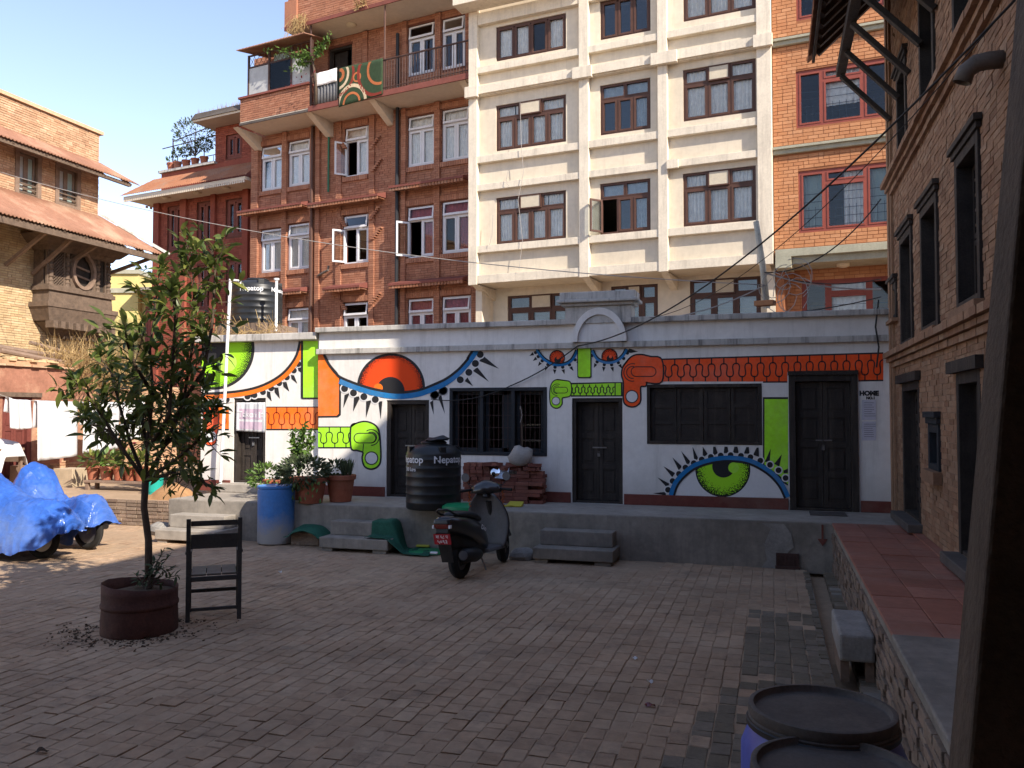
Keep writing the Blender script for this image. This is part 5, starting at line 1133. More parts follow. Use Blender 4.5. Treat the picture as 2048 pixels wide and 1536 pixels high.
# ================================================================== yellow house far behind
yc = at(258, 828, 40); YF = Frame(yc, TH)
yel = thing('yellow_house', 'small yellow plastered house seen between the carved window house and the deep red house', 'house', yc)
ops_ = []
q0, q1 = YF.px(200, 548), YF.px(300, 548); b = MB(); b.fbox(YF, q0[0] - 2, YF.px(276, 600)[0], -6, 0, 0, q0[1]); b.build('wall', 'yellow', yel); b = MB(); b.fbox(YF, q0[0] - 2.1, YF.px(279, 600)[0], -6, .12, q0[1] + .001, q0[1] + .2); b.build('roof_edge', 'oliveledge', yel)
zb_ = YF.px(258, 586)[1]; b = MB(); b.fbox(YF, q0[0] - 2, YF.px(276, 600)[0], .001, .1, zb_, zb_ + .22); b.build('floor_band', 'oliveledge', yel)
b = MB(); b.fbox(YF, YF.px(276, 600)[0] + .002, YF.px(330, 600)[0], -6, -.4, 0, zb_); b.build('wing_wall', 'yellow', yel); b = MB(); b.fbox(YF, YF.px(274, 600)[0] + .02, YF.px(330, 600)[0], -6, .9, zb_ + .001, zb_ + .15); b.build('canopy', 'concrete', yel)
zw = YF.px(258, 640)[1]; o = (YF.px(285, 640)[0], YF.px(300, 640)[0], YF.px(258, 690)[1], YF.px(258, 612)[1]); casement(YF, yel, o, -.32, 'redwood', 2, 0, rec=-.02, f=.1, s=.08, glass='glassdark')
# ================================================================== left house with the carved window
LX = -18.5; LF = Frame((LX, 0, 0), pi / 2)
def lz(px, py, v=0): return LF.px(px, py, v)[1]
def lu(px, py=400, v=0): return LF.px(px, py, v)[0]
def lop(x0, x1, y0, y1, v=0): m_ = (x0 + x1) / 2; return (lu(x0, (y0 + y1) / 2, v), lu(x1, (y0 + y1) / 2, v), lz(m_, y1, v), lz(m_, y0, v))
LU1 = lu(196, 400); LU0 = 8.
zpt = lz(100, 229); zroof2 = lz(100, 290); zfl = lz(100, 405)
lef = thing('carved_window_house', 'old sunlit brick house with two rusty tin roofs and a carved timber bay window', 'house', (LX, (LU0 + LU1) / 2, 0))
lops = [lop(34, 76, 306, 394), lop(114, 155, 336, 412)]
lw1 = wall(LF, LU0, LU1, zfl, zpt, lops, 'mortar', lef); bricks(LF, brick_list(LU0, LU1, zfl, zpt, [(a - .01, c + .01, d_ - .01, e_ + .01) for a, c, d_, e_ in lops], .22, .062, .011), 'brickold', lw1, .22, .062, .011, depth=.013, rough=.006, n_parts=150)
lw2 = wall(LF, LU0, LU1 + .1, .4, zfl - .001, [], 'mortar', lef, name='lower_wall'); bricks(LF, brick_list(LU0, LU1 + .1, 2.6, zfl - .01, [], .22, .062, .011), 'brickpale', lw2, .22, .062, .011, depth=.013, rough=.006, n_parts=150)
b = MB(); b.fbox(LF, LU0, LU1, -6, -.251, .4, zpt - .3); b.build('rear_walls', 'brickold', lef); b = MB(); b.fbox(LF, LU0 - .1, LU1 + .1, -.4, .08, zpt + .001, zpt + .1); b.build('parapet_cap', 'brickold', lef)
for o in lops:
    b = MB(); u0, u1, z0, z1 = o; panel_grid(b, LF, u0 - .08, u1 + .08, z0 - .08, z1 + .08, -.02, .045, .12); w_ = b.build('window', 'strut', lef)
    for k in (0, 1):
        a, c = u0 + .04 + (u1 - u0 - .08) * k / 2, u0 + .04 + (u1 - u0 - .08) * (k + 1) / 2; q = MB(); panel_grid(q, LF, a, c, z0 + .04, z1 - .04, -.12, -.07, .07); q.build('casement_leaf', 'strut', w_); q = MB(); q.fbox(LF, a + .07, c - .07, -.1, -.09, z0 + .1, z1 - .1); q.build('panel', 'louver' if k == 0 else 'curtaingreen', w_)
    q = MB()
    for k in range(4): zz = z0 + .08 + (z1 - z0) * .1 * k; q.fbox(LF, u0, u1, -.03, .0, zz, zz + .03)
    q.build('guard_bars', 'carved', w_)
    q = MB(); q.fbox(LF, u0 - .25, u1 + .25, .0, .07, z1 + .09, z1 + .2); q.build('lintel', 'carved', w_)
def tin(u0, u1, vw, zw, ve, ze, name, m, parent, pitch=.10, amp=.018, over=0.):
    q = MB(); n = int((u1 - u0) / pitch)
    def f(a, c): u = u0 + (u1 - u0) * a + over * c * (a > .99); return LF.P(u0 + (u1 - u0 + over * c) * a, vw + (ve - vw) * c, zw + (ze - zw) * c + amp * sin(a * n * 2 * pi))
    q.grid(f, n * 6, 3); return q.build(name, m, parent, smooth='all', solid=.012)
ve1 = .75; ze1 = lz(100, 306, ve1); tin(LU0, LU1 + .1, .02, zroof2, ve1, ze1, 'upper_tin_roof', 'rusty', lef, over=.7)
b = MB(); b.fbox(LF, LU0, LU1 + .5, ve1 - .14, ve1 - .06, ze1 - .12, ze1 - .03); b.build('eave_board', 'carved', lef)
for i in range(12): a = LU0 + 1 + (LU1 - LU0 - .5) * i / 11; q = MB(); q.beam(LF.P(a, .02, zroof2 - .1), LF.P(a, ve1 - .05, ze1 - .08), .06, .08); q.build('rafter', 'carved', lef)
ve2 = 1.55; ze2 = lz(150, 464, ve2); rf2 = tin(LU0, LU1 + .1, .0, zfl + .02, ve2, ze2, 'lower_tin_roof', 'rusty', lef, over=1.0)
b = MB(); b.hexa([LF.P(LU1 + .05, .0, zfl + .05), LF.P(LU1 + .3, .0, zfl + .05), LF.P(LU1 + 1.15, ve2 + .02, ze2 + .05), LF.P(LU1 + .95, ve2 + .02, ze2 + .05), LF.P(LU1 + .05, .0, zfl + .1), LF.P(LU1 + .3, .0, zfl + .1), LF.P(LU1 + 1.15, ve2 + .02, ze2 + .1), LF.P(LU1 + .95, ve2 + .02, ze2 + .1)]); b.build('hip_flashing', 'coping', rf2)
b = MB(); b.fbox(LF, LU0, LU1 + .9, ve2 - .16, ve2 - .06, ze2 - .2, ze2 - .04); b.build('eave_board', 'carved', lef); b = MB(); b.fbox(LF, LU0, LU1 + .4, .5, .6, ze2 + .15, ze2 + .28); b.build('purlin', 'carved', lef)
for i in range(18): a = LU0 + .5 + (LU1 - LU0 + .3) * i / 17; q = MB(); q.beam(LF.P(a, .0, zfl - .1), LF.P(a, ve2 - .05, ze2 - .07), .07, .09); q.build('rafter', 'carved', lef)
for x, y, in ((8, 530), (62, 548), (115, 540)):                # slanting roof struts
    p = LF.px(x, y); a = p[0]; q = MB(); q.beam(LF.P(a, .05, p[1]), LF.P(a + .02, ve2 - .25, ze2 - .12), .09, .07, up=(0, 1, 0)); q.build('strut', 'strut', lef)
p = LF.px(226, 560, .0); q = MB(); q.beam(LF.P(LU1 + .08, .0, lz(226, 560)), LF.P(LU1 + .75, ve2 - .3, ze2 - .1), .09, .07, up=(0, 1, 0)); q.build('strut', 'strut', lef)
# the carved bay
v1 = .55; c0, c1 = lu(100, 560, v1), lu(222, 570, v1); zb0, zb1, zb2, zb3 = lz(160, 648, v1), lz(160, 622, v1), lz(160, 585, v1), lz(160, 503, v1)
def bayp(fn, m='carved', nm='carved_panel', par=None): b = MB(); fn(b); return b.build(nm, m, par or bay)
b = MB(); b.fbox(LF, c0 + .1, c1 - .1, .015, v1 - .12, zb1, zb3); bay = b.build('bay_window', 'darkwood', lef)
def tap(b, z0, z1, e0, e1, vv0, vv1): b.hexa([LF.P(c0 - e0, vv0, z0), LF.P(c1 + e0, vv0, z0), LF.P(c1 + e0, .016, z0), LF.P(c0 - e0, .016, z0), LF.P(c0 - e1, vv1, z1), LF.P(c1 + e1, vv1, z1), LF.P(c1 + e1, .016, z1), LF.P(c0 - e1, .016, z1)])
bayp(lambda b: tap(b, zb0 - .35, zb0 - .02, -.45, -.05, .12, v1 - .15), nm='corbel'); bayp(lambda b: tap(b, zb0, zb1 - .001, .0, .14, v1, v1 + .1), nm='moulding'); bayp(lambda b: (tap(b, zb1, zb1 + .12, .16, .16, v1 + .12, v1 + .12), tap(b, zb1 + .121, zb2 - .06, .05, .02, v1 + .02, v1 + .01)), nm='apron')
bayp(lambda b: (tap(b, zb2 - .06, zb2 + .05, .1, .1, v1 + .07, v1 + .07), tap(b, zb2 + .051, zb2 + .1, .06, .06, v1 + .03, v1 + .03)), nm='sill_moulding'); bayp(lambda b: (tap(b, zb3 - .12, zb3, .06, .12, v1, v1 + .08), tap(b, zb3 + .001, zb3 + .25, .2, .45, v1 + .12, v1 + .35)), nm='head_moulding')
for i in range(9):                                             # dentil ends under the bay
    a = c0 - .02 + (c1 - c0 - .1) * i / 8; bayp(lambda b: b.fbox(LF, a, a + .14, v1 - .1, v1 + .16, zb0 - .19, zb0 - .01), nm='beam_end')
for t in (0, .27, .80, 1.0):                                   # turned colonnettes
    a = c0 + .06 + (c1 - c0 - .12) * t; q = MB(); prof = []; h = zb3 - .12 - zb2 - .1
    for k in range(27): prof.append((.055 + .022 * (1 if k % 3 == 0 else 0) + .01 * sin(k), h * k / 26))
    q.lathe(LF.P(a, v1 - .04, zb2 + .1), prof, 10); q.build('colonnette', 'carved', bay)
    bayp(lambda b: b.fbox(LF, a - .12, a - .065, v1 - .1, v1 - .045, zb2 + .1, zb3 - .12), nm='jamb')
rad = (lu(185, 548, v1) - lu(150, 540, v1)) / 2 * 1.05; oc = lu(167, 545, v1); ozc = lz(167, 545, v1); hz = (lz(167, 515, v1) - lz(167, 573, v1)) / 2
pa, pb = c0 + (c1 - c0) * .33, c0 + (c1 - c0) * .76
q = MB(); n = 40; ringo = []; ringi = []
for i in range(n):
    t = 2 * pi * i / n; e = 1.15 if sin(t) > .9 else 1; ringo.append((oc + rad * 1.28 * cos(t), ozc + hz * 1.22 * sin(t) * e)); ringi.append((oc + rad * cos(t), ozc + hz * sin(t) * e))
for i in range(n):
    j = (i + 1) % n; A_ = [LF.P(*x) for x in [(ringo[i][0], v1 - .06, ringo[i][1]), (ringo[j][0], v1 - .06, ringo[j][1]), (ringi[j][0], v1 - .06, ringi[j][1]), (ringi[i][0], v1 - .06, ringi[i][1])]]; q.hexa(A_ + [p + LF.N * .12 for p in A_])
q.build('oval_frame', 'strut', bay)
q = MB(); zA, zB = zb2 + .1, zb3 - .12                          # panel round the oval
sq = [(pa, zA), (pb, zA), (pb, zB), (pa, zB)]
for i in range(n):
    j = (i + 1) % n
    def ext(p):
        dx, dy = p[0] - oc, p[1] - ozc; k = min(((pb if dx > 0 else pa) - oc) / dx if abs(dx) > 1e-5 else 9, ((zB if dy > 0 else zA) - ozc) / dy if abs(dy) > 1e-5 else 9); return (oc + dx * max(k, 1), ozc + dy * max(k, 1))
    a_, b_ = ext(ringo[i]), ext(ringo[j]); q.add([LF.P(ringo[i][0], v1 - .05, ringo[i][1]), LF.P(ringo[j][0], v1 - .05, ringo[j][1]), LF.P(b_[0], v1 - .05, b_[1]), LF.P(a_[0], v1 - .05, a_[1])], [(0, 1, 2, 3)])
q.build('carved_panel', 'carved', bay, solid=.03)
for dzz in (-.12, .12): bayp(lambda b: b.beam(LF.P(oc - rad * .95, v1 - .1, ozc + dzz + .05), LF.P(oc + rad * .95, v1 - .1, ozc + dzz - .05), .05, .05), 'strut', 'oval_rail')
q = MB(); la, lb = c0 + .14, pa - .1                             # diagonal lattice beside the oval
k = la - 1.2
while k < lb:
    for s_ in (1, -1):
        pts = []
        for z in (zA, zB):
            pass
        u_a, u_b = (k, k + (zB - zA)) if s_ > 0 else (k + (zB - zA), k); z_a, z_b = zA, zB
        t0_, t1_ = 0., 1.
        for (p, d_) in ((u_a, u_b - u_a),):
            for bnd, sg in ((la, 1), (lb, -1)):
                if abs(d_) > 1e-6:
                    t = (bnd - p) / d_
                    if sg * d_ > 0: t0_ = max(t0_, t)
                    else: t1_ = min(t1_, t)
        if t1_ > t0_ + .03: q.beam(LF.P(u_a + (u_b - u_a) * t0_, v1 - .06 + .01 * s_, z_a + (z_b - z_a) * t0_), LF.P(u_a + (u_b - u_a) * t1_, v1 - .06 + .01 * s_, z_a + (z_b - z_a) * t1_), .02, .02)
    k += .085
q.build('lattice', 'carved', bay, kind='stuff')
bayp(lambda b: b.fbox(LF, lu(92, 560, .1), c0 - .02, .016, v1 - .2, zb1, zb3 + .1), nm='side_screen')
p0 = LF.px(125, 690, .05); b = MB(); b.fbox(LF, lu(120, 690), lu(205, 690), .02, .16, lz(160, 682), lz(160, 668)); b.build('carved_band', 'carved', lef)
b = MB(); u0, u1, z0, z1 = lop(140, 178, 690, 712); panel_grid(b, LF, u0, u1, z0 - .4, z1, .015, .07, .1); b.fbox(LF, u0 + .1, u1 - .1, .015, .03, z0 - .3, z1 - .1); b.build('blind_window', 'carved', lef)
# ================================================================== low shed of red plaster below it
SX = -15.7; SF = Frame((SX, 0, 0), pi / 2)
def sz(px, py, v=0): return SF.px(px, py, v)[1]
def su(px, py=850, v=0): return SF.px(px, py, v)[0]
SU0, SU1 = 9., su(185, 850); zst = sz(80, 736)
shed = thing('plastered_shed', 'low lean-to house of peeling red plaster behind the washing line', 'shed', (SX, (SU0 + SU1) / 2, .45))
so_ = (su(4, 860), su(64, 860), .47, sz(35, 794))
swl = wall(SF, SU0, SU1, .44, zst, [so_], 'redplaster', shed); lst = [t for t in brick_list(SU0, SU1, .46, 1.65, [(so_[0] - .1, so_[1] + .1, 0, 9)], .22, .064, .012) if mn.noise((t[0] * .8, t[2] * 1.6, 1)) > -.05 + (t[2] - .46) * .35]
bricks(SF, lst, 'brickold', swl, .22, .064, .012, depth=.012, rough=.006, n_parts=100)
door(shed, SF, so_, .0, 'dooroxide', 2, .1, .1, padlock=False, panels=3)
b = MB(); b.fbox(SF, so_[0] - .15, so_[1] + .2, .001, .06, so_[3] + .002, so_[3] + .1); b.build('door_lintel', 'carved', shed)
b = MB(); b.fbox(SF, SU0, SU1, -2.6, -.251, .44, zst); b.fbox(SF, SU1 - .2, SU1, -2.6, -.251, .44, zst - .001); b.build('rear_walls', 'redplaster', shed)
q = MB(); u = SU0
while u < SU1: q.fbox(SF, u, u + .2, -.15, U_(.05, .12), zst + .001 + U_(0, .01), zst + .05); u += .215
q.build('eave_tiles', 'brickold', shed, kind='stuff')
zrr = sz(80, 702, -1.2); q = MB()
q.hexa([SF.P(SU0, -.12, zst + .05), SF.P(SU1, -.12, zst + .05), SF.P(SU1, -2.5, zrr - .1), SF.P(SU0, -2.5, zrr - .1), SF.P(SU0, -.12, zst + .13), SF.P(SU1, -.12, zst + .13), SF.P(SU1, -2.5, zrr), SF.P(SU0, -2.5, zrr)]); rfs = q.build('shed_roof', 'brickold', shed)
for i in range(420):
    pass
q = MB()
for i in range(700):
    a = U_(SU0, SU1); t = U_(0, 1); p = SF.P(a, -.12 - 2.3 * t, zst + .12 + (zrr - zst - .13) * t + U_(0, .05)); q.obox(p, orient((0, 1, 0), roll=U_(-.3, .3)).transposed(), (U_(.05, .1), U_(.06, .12), U_(.012, .03)))
q.build('broken_tiles', 'brickpale', rfs, kind='stuff')
for i, (x0, y0, x1, y1, v, r) in enumerate(((-60, 690, 155, 722, -.9, .07), (0, 706, 172, 735, -.4, .06), (60, 690, 170, 716, -1.3, .05))):
    a = SF.px(x0, y0, v); c = SF.px(x1, y1, v); q = MB(); q.tube([SF.P(a[0], v, a[1] + .06), SF.P((a[0] + c[0]) / 2, v + .05, (a[1] + c[1]) / 2 + .02), SF.P(c[0], v, c[1] + .04)], r, 8); tag(q.build('roof_pole', 'strut', base=SF.P(a[0], v, a[1])), ['longest weathered pole laid along the back of the shed roof', 'weathered pole lying along the front edge of the shed roof', 'short pole end lying on the shed roof beneath the carved window'][i], 'pole', 'poles on the shed roof')
# heap of dry grass beside the shed roof
c = SF.P(su(200, 700), -.4, zst - .2); q = MB()
for i in range(2600):
    p = c + Vector((U_(-1, 1) * .8, U_(-1, 1) * 1.0, 0)); d_ = rdir(1, .6) * U_(.3, .9); p.z += U_(-.3, .6); s_ = Vector((U_(-1, 1), U_(-1, 1), 0)).normalized() * .010; q.add([p - s_, p + s_, p + d_], [(0, 1, 2)])
tag(q.build('dry_straw_heap', 'straw', base=c, kind='stuff'), 'heap of dry golden straw beside the carved window house', 'straw')
lw3 = thing('garden_wall', 'low sunburnt brick wall continuing behind the potted plants and the tree', 'wall', (SX, SU1 + 1, .45))
b = MB(); b.fbox(SF, SU1 + .02, SU1 + 3.2, -1.2, -.1, .44, zst - .3); q0 = b.build('core', 'mortar', lw3); bricks(SF, brick_list(SU1 + .02, SU1 + 3.2, .46, zst - .3, [], .22, .064, .012), 'brickold', q0, .22, .064, .012, v=-.1, depth=.014, rough=.006, n_parts=0)
# ================================================================== right-hand brick house
RH = Frame((RX, 0, 0), -pi / 2)
def hz_(px, py, v=0): return RH.px(px, py, v)[1]
def hu(px, py=700, v=0): return RH.px(px, py, v)[0]
def hop(x0, x1, y0, y1): m_ = (x0 + x1) / 2; return (hu(x0, (y0 + y1) / 2), hu(x1, (y0 + y1) / 2), hz_(m_, y1), hz_(m_, y0))
HU0, HU1 = -12.70, 2.0
house = thing('brick_house', 'shaded old brown brick house with dark timber doors and a strutted tile eave', 'house', (RX, 5, PZ))
zc1 = hz_(1765, 728); zc2 = hz_(1765, 412)
R1 = hop(1807, 1841, 764, 1040); R1 = (R1[0], R1[1], PZ + .13, R1[3]); R2 = hop(1917, 1965, 742, 1100); R2 = (R2[0], R2[1], PZ + .13, R2[3])
NI = hop(1862, 1883, 848, 940)
UW = [hop(1804, 1828, 462, 690), hop(1846, 1880, 400, 660), hop(1917, 1966, 285, 612)]; US = hop(1784, 1796, 568, 640)
TW = [hop(1797, 1816, 130, 320), hop(1842, 1872, -60, 235), hop(1908, 1955, -300, 95)]
HT = 8.1
hops = [R1, R2, NI, US] + UW + TW
hw = wall(RH, HU0, HU1, PZ, HT, hops, 'mortar', house, .3); bricks(RH, brick_list(HU0, -1.2, PZ + .03, HT, [(a - .005, c + .005, d_ - .005, e_ + .005) for a, c, d_, e_ in hops], .205, .057, .007), 'brickbrown', hw, .205, .057, .007, depth=.006, rough=.004)
b = MB(); b.box(RX + .301, 5.0, -2, 12.70, 0, HT - .1); b.build('inner_block', 'brickbrown', house)
b = MB(); b.box(RX + .02, RX + .3, 12.701, 12.9, PZ + 2.7, HT); b.build('end_return', 'brickbrown', house)
# corner pilaster and the two brick cornices
b = MB(); b.fbox(RH, HU0, HU0 + .14, .008, .06, PZ + .01, HT); b.fbox(RH, HU0 + .16, HU0 + .24, .008, .04, PZ + .01, HT); b.build('corner_pilaster', 'brickbrown', house)
for zc in (zc1, zc2):
    for dz0, dz1, pv_ in ((-.13, -.06, .05), (-.058, .0, .09), (.002, .075, .14)):
        u = HU0 - .01; q = MB()
        while u < -1.2: q.fbox(RH, u + .004, u + .22, .009, pv_ + U_(-.004, .004), zc + dz0 + .004, zc + dz1); u += .225
        q.build('cornice_course', 'brickbrown', house, kind='stuff')
def timber_opening(o, lintel=.12, sill=.1, lattice=False, ext=.16, leafs=2, m='darkwood'):
    u0, u1, z0, z1 = o; b = MB(); f = min(.09, (u1 - u0) * .16); b.fbox(RH, u0, u0 + f, -.2, .03, z0, z1); b.fbox(RH, u1 - f, u1, -.2, .03, z0, z1); b.fbox(RH, u0 + f, u1 - f, -.2, .03, z1 - f, z1); b.fbox(RH, u0 + f, u1 - f, -.2, .03, z0, z0 + f * .7); w_ = b.build('timber_window', m, house, bevel=.004)
    b = MB(); b.fbox(RH, u0 - ext * .5, u1 + ext * .5, .009, .05, z1 + .002, z1 + lintel * .5); b.fbox(RH, u0 - ext * .8, u1 + ext * .8, .009, .075, z1 + lintel * .5 + .001, z1 + lintel); b.build('lintel', m, w_, bevel=.004)
    b = MB(); b.fbox(RH, u0 - .06, u1 + .06, .009, .09, z0 - sill, z0 - .002); b.build('sill', 'brickbrown', w_)
    n = leafs; a0, c0_ = u0 + f, u1 - f
    for i in range(n):
        a, c = a0 + (c0_ - a0) * i / n + .004, a0 + (c0_ - a0) * (i + 1) / n - .004; q = MB(); zA_, zB_ = z0 + f * .7 + .004, z1 - f - .004; zm = zA_ + (zB_ - zA_) * .45
        q.fbox(RH, a, c, -.16, -.13, zA_, zB_); panel_grid(q, RH, a, c, zA_, zm, -.129, -.10, .05); panel_grid(q, RH, a, c, zm + .01, zB_, -.129, -.10, .05); q.build('shutter', m, w_)
        if lattice:
            q = MB()
            for k in range(1, 5): zz = zm + (zB_ - zm) * k / 5; q.fbox(RH, a + .05, c - .05, -.125, -.105, zz - .012, zz + .012)
            q.build('lattice_bars', 'carved', w_)
    return w_
for o in UW: timber_opening(o, .11, .07, True, ext=.1)
timber_opening(US, .1, .05, leafs=1, ext=.08)
for o in TW: timber_opening(o, .1, .03, True)
timber_opening(NI, .13, .13, leafs=1, ext=.05, m='bluewood')
for o in (R1, R2):
    w_ = door(house, RH, o, .03, 'darkwood', 2, .16, .1, padlock=False, panels=5); b = MB(); b.fbox(RH, o[0] - .14, o[1] + .14, .009, .07, o[3] + .002, o[3] + .11); b.build('lintel', 'darkwood', w_); b = MB(); b.fbox(RH, o[0] - .06, o[1] + .1, -.25, .16, PZ + .031, PZ + .128); b.build('threshold_stone', 'charcoal', w_, bevel=.01)
# eave with struts, rafters and tiles
S = [((1681, 142), (1780, 245)), ((1686, 100), (1794, 203)), ((1695, 33), (1814, 146)), ((1731, 0), (1841, 94))]
pts = []
for (t, b0) in S:
    bt = onX(b0[0], b0[1], RX - .03); tp = onY(t[0], t[1], bt.y); pts.append((bt, tp))
px_ = sum(p[1].x for p in pts) / 4; pz_ = sum(p[1].z for p in pts) / 4; bz = sum(p[0].z for p in pts) / 4
EX = onY(1628, 112, 12.5); ex = EX.x; ez = EX.z
slope = (7.95 - ez) / (RX - ex)
ys = [p[0].y for p in pts]; gap = (ys[0] - ys[-1]) / 3
for i in range(11):
    y = ys[0] - gap * i; q = MB(); q.beam((RX - .03, y, bz), (px_, y, pz_ - .05), .06, .09, up=(0, 1, 0)); q.build('eave_strut', 'darkwood', house, bevel=.006)
b = MB(); b.box(px_ - .06, px_ + .06, -2, 12.55, pz_ - .03, pz_ + .10); b.build('eave_purlin', 'darkwood', house, bevel=.006)
def rz2(x): return ez + (x - ex) * slope
n = 44
for i in range(n): y = 12.5 - i * .31; q = MB(); q.beam((RX - .005, y, rz2(RX) - .02), (ex + .05, y, rz2(ex + .05) - .02), .07, .08, up=(0, 1, 0)); q.build('rafter', 'carved', house)
q = MB()
for i in range(9): x = ex + .06 + (RX - ex - .1) * i / 8; q.box(x - .02, x + .02, -2, 12.6, rz2(x) + .025, rz2(x) + .05)
q.build('roof_battens', 'carved', house, kind='stuff')
q = MB(); ny = 60                                               # the roof up to the ridge
def rt_(a, c): y = -2.2 + 14.9 * a; x = ex - .08 + (5.0 - ex) * c; return (x, y, rz2(x) + .06 + .035 * abs(sin(a * ny * pi)))
q.grid(rt_, ny * 6, 20); q.build('roof_tiles', 'tile', house, kind='stuff', solid=.02)
b = MB(); b.box(ex - .02, ex + .015, -2, 12.6, ez - .06, ez + .05); b.build('eave_board', 'darkwood', house)
# vent pipe
vp = onX(2008, 118, RX); q = MB(); pts_ = [vp + Vector((.02, 0, 0)), vp + Vector((-.10, 0, 0)), vp + Vector((-.18, .0, -.01)), vp + Vector((-.24, .02, -.05)), vp + Vector((-.27, .03, -.13))]
q.tube(pts_, .062, 14, cap=False); o = q.build('vent_pipe', 'greypipe', base=vp, smooth='all', solid=.006); tag(o, 'grey elbow vent pipe sticking out of the brick wall', 'pipe')
# unseen tall block added behind the right-hand house to shade the white wall
bb = thing('added_shade_block', 'unseen tall brick block added behind the strutted roof to shade the white wall', 'house', (8, 9, 0)); b = MB(); b.box(5.2, 11, 6.28, 12.6, 0, 13.0); b.build('wall', 'brickbrown', bb); b = MB(); b.box(5.1, 11.1, 6.2, 12.7, 13.001, 13.15); b.build('roof_slab', 'concrete', bb)
for i in range(3):
    for k in range(2): b = MB(); b.box(5.14, 5.199, 7.3 + k * 2.4, 8.4 + k * 2.4, 9.3 + i * 1.3, 10.2 + i * 1.3); b.build('window', 'brown', bb)
# ================================================================== tree in a rusty drum
TB = onZ(279, 1262, 0)
drum = thing('rusty_drum_planter', 'rusty cut-down oil drum planter with a torn lower edge', 'planter', TB)
q = MB(); rr = .325; n = 56; rings = []
for h, r in ((.0, rr * 1.0), (.02, rr * 1.005), (.12, rr), (.235, rr * .985), (.245, rr * 1.015), (.265, rr * 1.02), (.28, rr * .99), (.36, rr * .985), (.43, rr * .99)):
    rings.append([TB + Vector((cos(2 * pi * j / n) * r * (1 + .03 * sin(2 * pi * j / n * 2 + 1) * h + .012 * mn.noise((j * .4, h * 6, 0))), sin(2 * pi * j / n) * r, h + (.03 * cos(2 * pi * j / n + 2.6) + .018 * mn.noise((j * .3, 4, 0)) if h > .4 else 0) + (.05 * max(0, mn.noise((j * .45, 9, 1))) if h < .01 else 0))) for j in range(n)])
q.loft(rings, cap=False); q.build('drum', 'rustdrum', drum, smooth=True, solid=.008)
q = MB(); q.lathe(TB, [(rr * .96, .35), (rr * .7, .37), (.12, .395), (.001, .40)], 30); q.build('soil', 'soil', drum, smooth=True)
deb = MB()
for i in range(600):
    a = U_(0, 2 * pi); r = rr + abs(random.gauss(0, .16)); p = TB + Vector((cos(a) * r * 1.1 - .05, sin(a) * r - .03, U_(.004, .015))); s_ = U_(.003, .012); deb.obox(p, orient(rdir(1, 0)).transposed(), (s_, s_ * U_(.3, .9), s_ * U_(.15, .4)))
tag(deb.build('fallen_debris', 'soil', base=TB, kind='stuff'), 'soil crumbs and dead leaves scattered round the rusty drum', 'debris')
tree = thing('citrus_tree', 'small leafy citrus tree with glossy leaves growing in the rusty drum', 'tree', TB + Vector((0, 0, .38)))
TD = 7.85
def tp3(x, y, dd=0.): return at(x, y, TD + dd)
trunk = [TB + Vector((.08, .02, .38)), tp3(297, 1080), tp3(288, 1015, .0), tp3(291, 962)]
q = MB(); q.tube(trunk, [.036, .032, .030, .032], 10); q.build('trunk', 'bark', tree, smooth='all')
BR = [([(291, 962), (250, 905), (205, 835), (170, 780), (150, 765)], -.15), ([(291, 962), (262, 890), (240, 815), (222, 745), (200, 715)], .25), ([(291, 962), (296, 880), (306, 790), (300, 700), (312, 600), (322, 530)], .05), ([(291, 962), (330, 890), (368, 800), (385, 690), (388, 570), (380, 475)], .15),
      ([(291, 962), (350, 920), (398, 880), (428, 815)], -.2), ([(291, 962), (345, 945), (395, 955), (425, 975)], -.1), ([(296, 900), (338, 830), (345, 730), (350, 640), (345, 575)], -.3), ([(368, 800), (408, 740), (425, 645), (430, 545), (425, 500)], .1), ([(250, 905), (215, 860), (185, 850), (160, 835)], .35), ([(306, 790), (270, 730), (255, 690), (250, 660)], -.3), ([(330, 890), (390, 840), (410, 770)], .4), ([(296, 900), (280, 820), (275, 760)], .45)]
LT = leaf_mesh('leaf', .15, .05, .25, .3); spots = []
for pts_, dd in BR:
    P = [tp3(x, y, dd * i / (len(pts_) - 1) * 1.6) for i, (x, y) in enumerate(pts_)]; m_ = len(P); q = MB(); q.tube(P, [.02 * (1 - .72 * i / (m_ - 1)) for i in range(m_)], 6); q.build('branch', 'bark', tree, smooth='all')
    tot = sum((P[i + 1] - P[i]).length for i in range(m_ - 1)); k = int(tot / .033)
    for j in range(k):
        t = .22 + .78 * j / k; s_ = t * (m_ - 1); i = min(int(s_), m_ - 2); p = P[i].lerp(P[i + 1], s_ - i); ax = (P[i + 1] - P[i]).normalized()
        tip = p + (rdir(1, .3) + ax * .35).normalized() * U_(.08, .42) * (1 - .4 * t)
        if j % 2 == 0: q = MB(); q.tube([p, p.lerp(tip, .5) + rdir() * .012, tip], [.006, .0045, .003], 4); q.build('twig', 'bark', tree)
        td = (tip - p).normalized(); nl = random.choice((3, 4, 5, 6))
        for z in range(nl):
            b0 = p.lerp(tip, U_(.35, 1.05)); spots.append((b0, (td * .7 + rdir(1, .25) * .9).normalized(), U_(.45, 1.2), U_(-.8, .8)))
    for z in range(7): spots.append((P[-1], (ax + rdir(.7, .2)).normalized(), U_(.7, 1.1), U_(-.5, .5)))
foliage(tree, spots, LT, 'leaf', n_parts=300)
sh_ = thing('seedling_shrub', 'small leafy seedling at the foot of the citrus tree trunk', 'shrub', TB + Vector((.12, -.05, .38)))
sp_ = []
